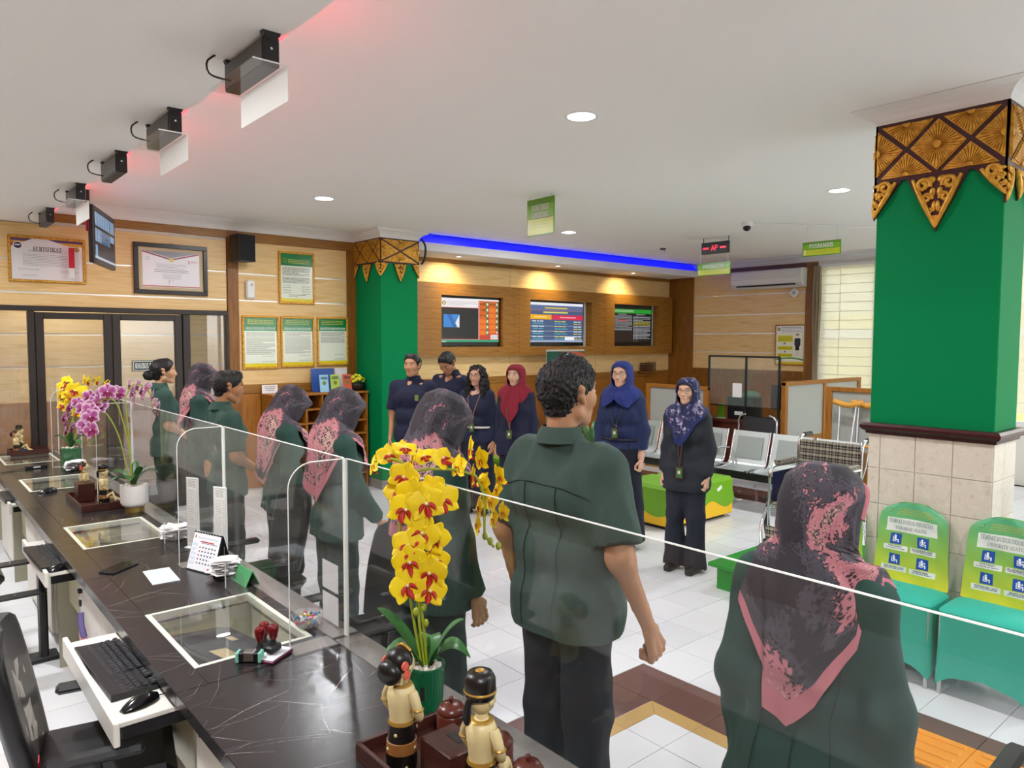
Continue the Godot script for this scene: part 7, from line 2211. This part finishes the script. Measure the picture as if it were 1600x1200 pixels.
# where: feet; turn: degrees; tall: height. o carries what the person wears
func person(label: String, where: Vector3, turn: float, tall: float, o: Dictionary) -> void:
	var P := thing("person", label, "person", where, turn, o.get("group", ""))
	var lady: bool = o.get("lady", true)
	var s := tall / 1.7
	var fat: float = o.get("fat", 0.0)
	var sh: float = (0.155 if lady else 0.185)
	var cell: float = o.get("cell", 0.016)
	var tilt: Basis = Basis.from_euler(V(deg_to_rad(o.get("nod", 0.0)), deg_to_rad(o.get("look", 0.0)), deg_to_rad(o.get("roll", 0.0))))
	var neck := V(0, 1.47, -0.015) * s
	var hc := neck + tilt * V(0, 0.12, 0.02) * s          # head middle
	var skin := Color(o.get("skin", "b98a66")).srgb_to_linear()
	# joints of the arms: left (+x) and right (-x)
	var arms: Array = o.get("arms", [[V(0.04, -0.27, -0.02), V(0.05, -0.51, 0.04)], [V(0.04, -0.27, -0.02), V(0.05, -0.51, 0.04)]])
	var body := [[V(0, 0.95, 0) * s, V(0, 1.3, 0) * s, 0.085 * s, 0.09 * s], [V(0, 1.3, 0) * s, neck, 0.07 * s, 0.046 * s], [V(-sh + 0.03, 1.38, 0) * s, V(sh - 0.03, 1.38, 0) * s, 0.05 * s, 0.05 * s]]
	var top := [[V(-sh + 0.04, 1.35, -0.01) * s, V(sh - 0.04, 1.35, -0.01) * s, 0.072 * s, 0.072 * s], [V(0, 1.33, -0.015) * s, V(0, 1.45, -0.034) * s, 0.095 * s, 0.068 * s, true]]
	for g in [-1.0, 1.0]: top.append([V(g * 0.035, 1.415, -0.018) * s, V(g * (sh - 0.01), 1.375, -0.015) * s, 0.04 * s, 0.05 * s])
	var w: float = o.get("wide", 1.0)
	if lady: top.append_array([[V(-0.062, 1.24, 0.015) * s, V(0.062, 1.24, 0.015) * s, (0.118 + fat) * s, (0.118 + fat) * s], [V(-0.055, 1.06, 0) * s, V(0.055, 1.06, 0) * s, (0.106 + fat) * s, (0.106 + fat) * s], [V(-0.075, 0.9, 0) * s, V(0.075, 0.9, 0) * s, (0.127 + fat) * s, (0.127 + fat) * s], [V(-0.085, 0.78, 0) * s, V(0.085, 0.78, 0) * s, (0.135 + fat) * s * w, (0.135 + fat) * s * w]])
	else: top.append_array([[V(-0.085, 1.25, 0.005) * s, V(0.085, 1.25, 0.005) * s, (0.122 + fat) * s, (0.122 + fat) * s], [V(-0.07, 1.06, 0.012) * s, V(0.07, 1.06, 0.012) * s, (0.12 + fat * 1.2) * s, (0.12 + fat * 1.2) * s], [V(-0.075, 0.9, 0) * s, V(0.075, 0.9, 0) * s, (0.124 + fat) * s, (0.124 + fat) * s], [V(-0.075, 0.82, 0) * s, V(0.075, 0.82, 0) * s, (0.125 + fat) * s, (0.125 + fat) * s]])
	var short_: bool = o.get("short", false)
	var hands := B.new()
	for q in 2:
		var g := 1.0 if q == 0 else -1.0
		var m := V(g, 1, 1)
		var S := V(g * sh, 1.36, -0.01) * s
		var E: Vector3 = S + arms[q][0] * m * s
		var W: Vector3 = S + arms[q][1] * m * s
		body.append([S, E, 0.047 * s, 0.04 * s])
		body.append([E, W, 0.04 * s, 0.026 * s])
		if short_:
			top.append([S, S.lerp(E, 0.86), 0.07 * s, 0.076 * s, true])
		else:
			top.append([S, E, 0.062 * s, 0.057 * s])
			top.append([E, W + (E - W).normalized() * 0.02, 0.057 * s, 0.05 * s, true])
		var d := (W - E).normalized()
		var zz := (V(0, 0, 1) - d * d.z).normalized()
		if absf(d.z) > 0.75: zz = (V(-g, 0.3, 0) - d * d.dot(V(-g, 0.3, 0))).normalized()
		var yy := -d
		var bs := Basis(yy.cross(zz), yy, zz)
		if q == 0: bs = Basis(-bs.x, bs.y, bs.z)
		hands.add(hand_mesh(o.get("fist", [false, false])[q]), Transform3D(bs.scaled_local(Vector3.ONE * s * (0.92 if lady else 1.06)), W))
	for g in [-1.0, 1.0]:
		body.append([V(g * 0.09, 0.88, 0) * s, V(g * 0.095, 0.5, 0.01) * s, 0.075 * s, 0.055 * s])
		body.append([V(g * 0.095, 0.5, 0.01) * s, V(g * 0.095, 0.07, -0.02) * s, 0.052 * s, 0.035 * s])
	var b := blob(body, 0.02, 0.05)
	b.add(hands)
	b.c.fill(Color(1, 1, 1))
	b.add(head_mesh(lady), Transform3D(tilt.scaled_local(Vector3.ONE * s), hc))
	for q in b.c.size(): b.c[q] = b.c[q] * skin
	part(P, "body", b, mt("skin", "ffffff", 0.5, 0.0, {"vertex_color_use_as_albedo": true}))
	# clothes
	var hem: float = o.get("hem", 0.8) * s
	var tb := blob(top, cell, 0.042, hem, 0.011, int(tall * 1000) + int(where.x * 31))
	var coat := part(P, o.get("top_name", "jacket"), tb, cloth_of(o.top))
	for line in o.get("seams", []):
		# stitched seam laid on the back of the garment
		var pts := []
		for q in 17:
			var u: float = q / 16.0 * (line.size() - 1)
			var k: int = mini(int(u), line.size() - 2)
			var w2: Vector2 = line[k].lerp(line[k + 1], u - k) * s
			var best := 9.0
			for e in tb.v:
				if absf(e.x - w2.x) < cell and absf(e.y - w2.y) < cell: best = minf(best, e.z)
			if best < 9.0: pts.append(V(w2.x, w2.y, best - 0.001))
		if pts.size() > 3: part(coat, "seam", nb().tube(curve(pts, 24), 0.0018, 5), cloth_of(Color(o.top).darkened(0.35).to_html(false)))
	var low := [[V(-0.065, 0.92, 0) * s, V(0.065, 0.92, 0) * s, 0.112 * s, 0.112 * s]]
	if o.get("skirt", false):
		low.append_array([[V(-0.07, 0.9, 0) * s, V(-0.1, 0.08, 0) * s, 0.115 * s, 0.135 * s, true], [V(0.07, 0.9, 0) * s, V(0.1, 0.08, 0) * s, 0.115 * s, 0.135 * s, true]])
	else:
		var fl: float = o.get("flare", 0.085)
		for g in [-1.0, 1.0]: low.append_array([[V(g * 0.085, 0.86, 0) * s, V(g * 0.095, 0.5, 0.01) * s, 0.1 * s, 0.082 * s], [V(g * 0.095, 0.5, 0.01) * s, V(g * 0.1, 0.035, 0.0) * s, 0.078 * s, fl * s, true]])
	part(P, "skirt" if o.get("skirt", false) else "trousers", blob(low, cell, 0.035, -9.0, 0.012, 5), cloth_of(o.low))
	for g in [-1.0, 1.0]:
		part(P, "shoe", nb().ball(V(g * 0.1, 0.035, 0.07) * s, V(0.045, 0.042, 0.125) * s, 14).bb(g * 0.1 * s - 0.03, g * 0.1 * s + 0.03, 0, 0.02, -0.05, 0.14, 0.006), mt("shoe", "1a1512", 0.5))
	var H := Transform3D(tilt.scaled_local(Vector3.ONE * s), hc)
	# face
	if not o.get("faceless", false):
		for g in [-1.0, 1.0]:
			var eye := part(P, "eye", nb().ball(Vector3.ZERO, V(0.0135, 0.0075, 0.009), 10), mt("eye_white", "e4ddd4", 0.3), H * at(V(g * 0.032, 0.012, 0.0785)))
			part(eye, "iris", nb().ball(V(0, 0, 0.0065), V(0.0062, 0.0062, 0.0035), 8), mt("iris", "1a0f0a", 0.2))
			part(P, "eyebrow", nb().tube(curve([V(g * 0.014, 0.031, 0.09), V(g * 0.032, 0.037, 0.088), V(g * 0.05, 0.03, 0.076)], 6), [0.002, 0.0032, 0.0035, 0.0035, 0.003, 0.0025, 0.001], 6), mt("brow", "1c120e", 0.7), H)
	if o.has("hijab"):
		var hj := hijab_mesh(o.hijab, tilt, s)
		var cl := part(P, "hijab", hj[0], cloth_of(o.hijab.cloth), at(neck))
		part(cl, "border", hj[1], cloth_of(o.hijab.get("border", o.hijab.cloth)))
		if o.hijab.has("cap"): part(P, "under_scarf", nb().tube(curve([V(-0.082, -0.01, 0.05), V(-0.06, 0.06, 0.078), V(0, 0.077, 0.096), V(0.06, 0.06, 0.078), V(0.082, -0.01, 0.05)], 14), 0.009, 6), cloth_of(o.hijab.cap), H)
	if o.has("hair"): hair(P, o.hair, H, s)
	if o.get("glasses", false):
		var gl := nb()
		for g in [-1.0, 1.0]:
			var ring := []
			for q in 17: ring.append(V(g * 0.033 + cos(TAU * q / 16) * 0.025, 0.01 + sin(TAU * q / 16) * 0.018, 0.101 - absf(g * 0.033 + cos(TAU * q / 16) * 0.025) * 0.12))
			gl.tube(ring, 0.0016, 5, false)
			gl.tube([V(g * 0.058, 0.015, 0.094), V(g * 0.082, 0.015, 0.02)], 0.0016, 5)
		gl.tube([V(-0.009, 0.013, 0.1), V(0.009, 0.013, 0.1)], 0.0016, 5)
		part(P, "glasses", gl, mt("glasses", "2a1c16", 0.3), H)
	if o.get("collar", false):
		var cr := []
		for r in 3:
			var ring := PackedVector3Array()
			for q in 24:
				var a := TAU * q / 24
				ring.append((neck + V(sin(a) * [0.064, 0.069, 0.09][r] * s, [0.018, 0.014, -0.036][r] - 0.02 * maxf(0, cos(a)) * r, cos(a) * [0.062, 0.068, 0.096][r] * s - 0.018)) * 1.0)
			cr.append(ring)
		part(P, "collar", nb().grid(cr, true, true), cloth_of(o.top))
	if o.has("lanyard"):
		var yb: float = o.get("badge", 1.02)
		var ly := part(P, "lanyard", nb().tube(curve([V(0.055, 1.43, -0.04) * s, V(0.07, 1.36, 0.09) * s, V(0.03, 1.2, 0.148 + fat) * s, V(0.0, yb + 0.04, 0.142 + fat) * s], 14), 0.005, 6, true, 0.4).tube(curve([V(-0.055, 1.43, -0.04) * s, V(-0.07, 1.36, 0.09) * s, V(-0.03, 1.2, 0.148 + fat) * s, V(0.0, yb + 0.04, 0.142 + fat) * s], 14), 0.005, 6, true, 0.4), mt("lanyard_" + o.lanyard, o.lanyard, 0.6))
		part(ly, "badge", nb().box(V(0, yb - 0.01, 0.15 + fat) * s, V(0.062, 0.095, 0.006), 0.003), mt("badge_brown", "4a2a1c", 0.4))
		part(ly, "badge_card", nb().box(V(0, yb - 0.01, 0.154 + fat) * s, V(0.048, 0.075, 0.003), 0.001), mt("badge_green", "3c6b34", 0.4))
		part(ly, "badge_photo", nb().box(V(0, yb - 0.005, 0.156 + fat) * s, V(0.02, 0.026, 0.002)), mt("badge_photo", "d8c8c0", 0.5))
	if o.get("pin", false):
		part(P, "pin", nb().ball(V(0.085, 1.27, 0.115) * s, V(0.012, 0.018, 0.006), 8), mt("pin_silver", "d9d2b8", 0.3, 0.6))
	if o.get("patch", false):
		part(P, "patch", nb().box(V(0.075, 1.26, 0.128) * s, V(0.04, 0.06, 0.004), 0.001), mt("patch_green", "6a7a2c", 0.6))
	if o.get("belt", "") != "":
		var ring := []
		for q in 33: ring.append(V(sin(TAU * q / 32) * 0.178, 1.01, cos(TAU * q / 32) * 0.122) * s)
		part(P, "belt", nb().tube(ring, 0.012, 6, false), mt("belt_" + o.belt, o.belt, 0.5))
	if o.get("sleeve_patch", false):
		part(P, "sleeve_patch", nb().box((V(-sh - 0.02, 1.29, 0.055)) * s, V(0.045, 0.055, 0.006), 0.002, Basis(Vector3.UP, -0.5)), mt("patch_yellow", "b9a83a", 0.6))
	if o.get("epaulettes", false):
		for g in [-1.0, 1.0]: part(P, "epaulette", nb().box(V(g * (sh - 0.03), 1.447, -0.01) * s, V(0.1, 0.008, 0.05), 0.003, Basis(Vector3.BACK, -g * 0.35)), cloth_of(o.top))

func hair(P: Node, kind: String, H: Transform3D, s: float) -> void:
	var key := "hair_" + kind
	if not kit.has(key):
		var cap := [[V(0, 0.037, -0.034), V(0, 0.05, 0.012), 0.087, 0.08]]
		var face := [[V(0, -0.03, 0.135), 0.122], [V(0.105, -0.035, 0.025), 0.052], [V(-0.105, -0.035, 0.025), 0.052], [V(0.09, -0.002, -0.008), 0.026], [V(-0.09, -0.002, -0.008), 0.026]]
		var nape := [V(0, -0.01, -0.045), V(0, -0.045, -0.045), 0.07, 0.052]
		if kind == "short": kit[key] = blob(cap + [nape, [V(-0.02, 0.1, 0.05), V(0.03, 0.1, 0.05), 0.03, 0.03]], 0.0052, 0.02, -0.075, 0.005, 3, face, 10.0)
		elif kind == "spiky": kit[key] = blob(cap + [nape, [V(0, 0.085, 0.03), V(0, 0.1, -0.01), 0.045, 0.045]], 0.0042, 0.015, -0.07, 0.009, 4, face, 13.0)
		elif kind == "bun": kit[key] = blob(cap + [nape, [V(0, -0.03, -0.135), V(0, -0.035, -0.125), 0.046, 0.046]], 0.006, 0.012, -0.08, 0.005, 5, face, 5.0)
		else:
			var pr := cap.duplicate()
			for q in 40:
				var a := 0.95 + (TAU - 1.9) * (q % 10) / 9.0
				var y := -0.0 - 0.06 * (q / 10)
				var r: float = 0.088 + 0.012 * (q / 10) + 0.01 * sin(q * 2.7)
				pr.append([V(sin(a) * r, y + 0.02 * sin(q * 1.9), cos(a) * r * 0.95 - 0.02), V(sin(a) * r * 1.04, y - 0.04, cos(a) * r - 0.02), 0.03, 0.027])
			kit[key] = blob(pr, 0.0062, 0.012, -9.0, 0.03, 6, [[V(0, -0.02, 0.14), 0.106]], 5.0)
	part(P, "hair", kit[key], mt("hair_black", "0d0a0a", 0.55), H)
	if kind == "bun": part(P, "hair_tie", nb().ball(V(0.0, 0.0, -0.1), V(0.045, 0.03, 0.018), 12), mt("tie_blue", "1f5f93", 0.6), H)

func cloth_of(k: String) -> Material:
	if M.has(k): return M[k]
	return mt("cloth_" + k, k, 0.85, 0.0, {"rim_enabled": true, "rim": 0.06})

func people() -> void:
	var soft := {"rim_enabled": true, "rim": 0.08}
	scarf_print("print_near", 33, 0.0)
	scarf_print("print_grey", 12, -0.16)
	grained("print_navy", ntex(noise(0.014, FastNoiseLite.TYPE_SIMPLEX_SMOOTH, 5, 8, FastNoiseLite.FRACTAL_FBM, 40.0), [[0.0, "0c1636"], [0.3, "101d48"], [0.62, "14245a"], [0.68, "8a3440"], [0.72, "aab0c8"]], 512, true), V(2.4, 2.4, 2.4), 0.8, false, soft)
	var pink := "c0767e"
	var green := "20423a"
	var olive := "354a42"
	var navy := "0c1230"
	var fwd := [V(0.04, -0.26, 0.03), V(-0.03, -0.4, 0.22)]
	var hang := [V(0.045, -0.27, -0.02), V(0.055, -0.52, 0.04)]
	# near row, seen from behind
	person("large man in a grey green short sleeved shirt with his back turned", V(1.84, 0, -1.85), 92, 1.77, {"lady": false, "top": olive, "low": "141b24", "top_name": "shirt", "short": true, "hem": 0.79, "fat": 0.018, "cell": 0.012, "hair": "spiky", "look": -6.0, "collar": true, "lanyard": "4a2018", "fist": [true, true], "seams": [[Vector2(-0.2, 1.27), Vector2(-0.1, 1.3), Vector2(0.1, 1.3), Vector2(0.2, 1.27)], [Vector2(-0.075, 1.3), Vector2(-0.07, 0.81)], [Vector2(0.075, 1.3), Vector2(0.07, 0.81)]], "sleeve_patch": true, "arms": [[V(0.085, -0.27, -0.03), V(0.11, -0.5, 0.05)], [V(0.085, -0.27, -0.03), V(0.12, -0.5, 0.07)]], "skin": "b3825e"})
	person("woman in a dark green jacket and grey print headscarf, nearest at lower right", V(1.73, 0, -0.87), 96, 1.54, {"top": green, "low": "1b2e2c", "cell": 0.012, "hem": 0.74, "wide": 1.08, "fat": 0.01, "seams": [[Vector2(0, 1.2), Vector2(0, 0.76)], [Vector2(-0.12, 1.25), Vector2(-0.09, 1.05), Vector2(-0.12, 0.76)], [Vector2(0.12, 1.25), Vector2(0.09, 1.05), Vector2(0.12, 0.76)]], "look": -30.0, "nod": 6.0, "hijab": {"cloth": "print_grey", "border": pink, "back": 0.16, "front": 0.08, "seed": 4, "cap": pink}, "arms": [hang, hang]})
	person("woman in green with a bowed pink and charcoal headscarf behind the yellow orchid", V(1.68, 0, -2.47), 88, 1.645, {"top": green, "low": "1b2e2c", "cell": 0.014, "nod": 26.0, "hijab": {"cloth": "print_near", "border": pink, "back": 0.12, "seed": 7, "brim": 0.03, "lean": 0.2}, "arms": [hang, [V(0.06, -0.26, 0.0), V(0.06, -0.5, 0.08)]]})
	person("woman in green with a long pink charcoal headscarf, between two bowed ones", V(1.9, 0, -3.75), 85, 1.58, {"top": green, "low": "1b2e2c", "cell": 0.014, "nod": 24.0, "hijab": {"cloth": "print_near", "border": pink, "back": 0.2, "seed": 9, "brim": 0.04, "lean": 0.5, "cap": "3f3c44"}, "arms": [hang, [V(0.05, -0.26, 0.06), V(0.05, -0.46, 0.2)]]})
	person("woman in green with bowed charcoal and pink headscarf beside the dark haired man", V(1.95, 0, -4.6), 82, 1.56, {"top": green, "low": "1b2e2c", "nod": 34.0, "hijab": {"cloth": "print_near", "border": "print_near", "back": 0.22, "seed": 12, "brim": 0.05, "lean": 0.4, "cap": "3a3740"}, "arms": [hang, [V(0.05, -0.26, 0.02), V(0.05, -0.48, 0.1)]]})
	person("dark haired man in a green short sleeved shirt with epaulettes, hands clasped", V(1.8, 0, -5.2), 82, 1.62, {"lady": false, "top": "2f4f45", "low": "16211f", "top_name": "shirt", "short": true, "hair": "short", "collar": true, "epaulettes": true, "nod": 8.0, "skin": "a8754e", "arms": [fwd, fwd]})
	person("woman in green with a grey and pink headscarf behind the dark haired man", V(2.05, 0, -6.6), 78, 1.635, {"top": green, "low": "1b2e2c", "nod": 18.0, "hijab": {"cloth": "print_near", "border": pink, "back": 0.1, "seed": 15, "brim": 0.03, "cap": pink}, "arms": [hang, hang]})
	person("young woman in green with black hair in a bun, nearest the doors", V(1.93, 0, -7.2), 80, 1.655, {"top": "2f4f45", "low": "16211f", "top_name": "shirt", "short": true, "hair": "bun", "collar": true, "skin": "c99a76", "arms": [fwd, fwd]})
	# far row, facing the counter
	person("man in a navy polo shirt in front of the green column", V(4.18, 0, -6.5), -48, 1.69, {"lady": false, "top": navy, "low": "0e1220", "top_name": "polo_shirt", "short": true, "hair": "short", "collar": true, "patch": true, "look": -8.0, "skin": "b5835f"})
	person("man in a navy jacket with his head bowed beside the green column", V(4.8, 0, -6.69), -75, 1.74, {"lady": false, "top": navy, "low": "0e1220", "hair": "short", "collar": true, "nod": 38.0, "look": 10.0, "pin": true, "skin": "b07d5a"})
	person("woman with curly black hair and glasses in navy with a white belt", V(4.76, 0, -6.15), -62, 1.57, {"top": "141c38", "low": "10162c", "skirt": true, "hair": "curly", "glasses": true, "lanyard": "8a5a3a", "belt": "d8d4cc", "pin": true, "skin": "c4977a", "hem": 0.84})
	person("woman in a maroon headscarf and navy jacket with a badge", V(4.83, 0, -5.6), -66, 1.596, {"top": navy, "low": "0d1122", "fat": 0.012, "hijab": {"cloth": "7d0f26", "seed": 21, "back": -0.1, "front": 0.14, "cap": "6d0c20"}, "lanyard": "6a4a34", "badge": 0.98, "pin": true, "hem": 0.74, "skin": "c9a084"})
	person("woman in a royal blue headscarf, glasses and long navy skirt", V(4.95, 0, -4.3), -72, 1.655, {"top": "14234a", "low": "0a0e20", "skirt": true, "glasses": true, "hijab": {"cloth": "18286a", "seed": 24, "back": -0.1, "front": -0.16}, "lanyard": "2a2a30", "badge": 1.08, "pin": true, "hem": 0.92, "belt": "0d1020", "skin": "d0a58a", "fist": [true, false], "arms": [hang, [V(0.05, -0.26, 0.0), V(0.04, -0.5, 0.08)]]})
	person("woman in a navy flowered headscarf and charcoal suit with black shoes", V(4.86, 0, -3.53), -78, 1.545, {"top": "1c2028", "low": "181d2a", "glasses": true, "flare": 0.1, "fist": [true, true], "hijab": {"cloth": "print_navy", "border": "14245a", "seed": 27, "back": -0.05, "front": 0.1, "cap": "0c1636"}, "lanyard": "4a2a20", "badge": 0.9, "hem": 0.72, "skin": "cfa489"})

# printed scarf: charcoal crown, pink and black brushed patches towards the hem
func scarf_print(key: String, sd: int, shift: float) -> void:
	var a := noise(0.011, FastNoiseLite.TYPE_SIMPLEX_SMOOTH, 3, sd, FastNoiseLite.FRACTAL_FBM, 25.0)
	var b := noise(0.16, FastNoiseLite.TYPE_SIMPLEX_SMOOTH, 3, sd + 1)
	var im := img(320, 256, "46424b")
	for y in 256:
		for x in 320:
			var w := x / 319.0
			var n := a.get_noise_3d(cos(w * TAU) * 60, sin(w * TAU) * 60, y * 0.8) + 0.22 * b.get_noise_2d(x, y)
			var k := n * 1.15 + (y / 255.0 - 0.55) * 0.62 + shift
			var c := "2e2a31"
			if k > -0.3: c = "47434c"
			if k > 0.0: c = "1d181c"
			if k > 0.06: c = "b9777f"
			if k > 0.33: c = "c9938f"
			if k > 0.42: c = "3a333a"
			if k > 0.52: c = "cfa79c"
			im.set_pixel(x, y, Color(c))
	var m := printed(key, im, 0.8)
	m.rim_enabled = true
	m.rim = 0.08
func rest() -> void:
	overhead()
	wall_goods()
	waiting()
	people()
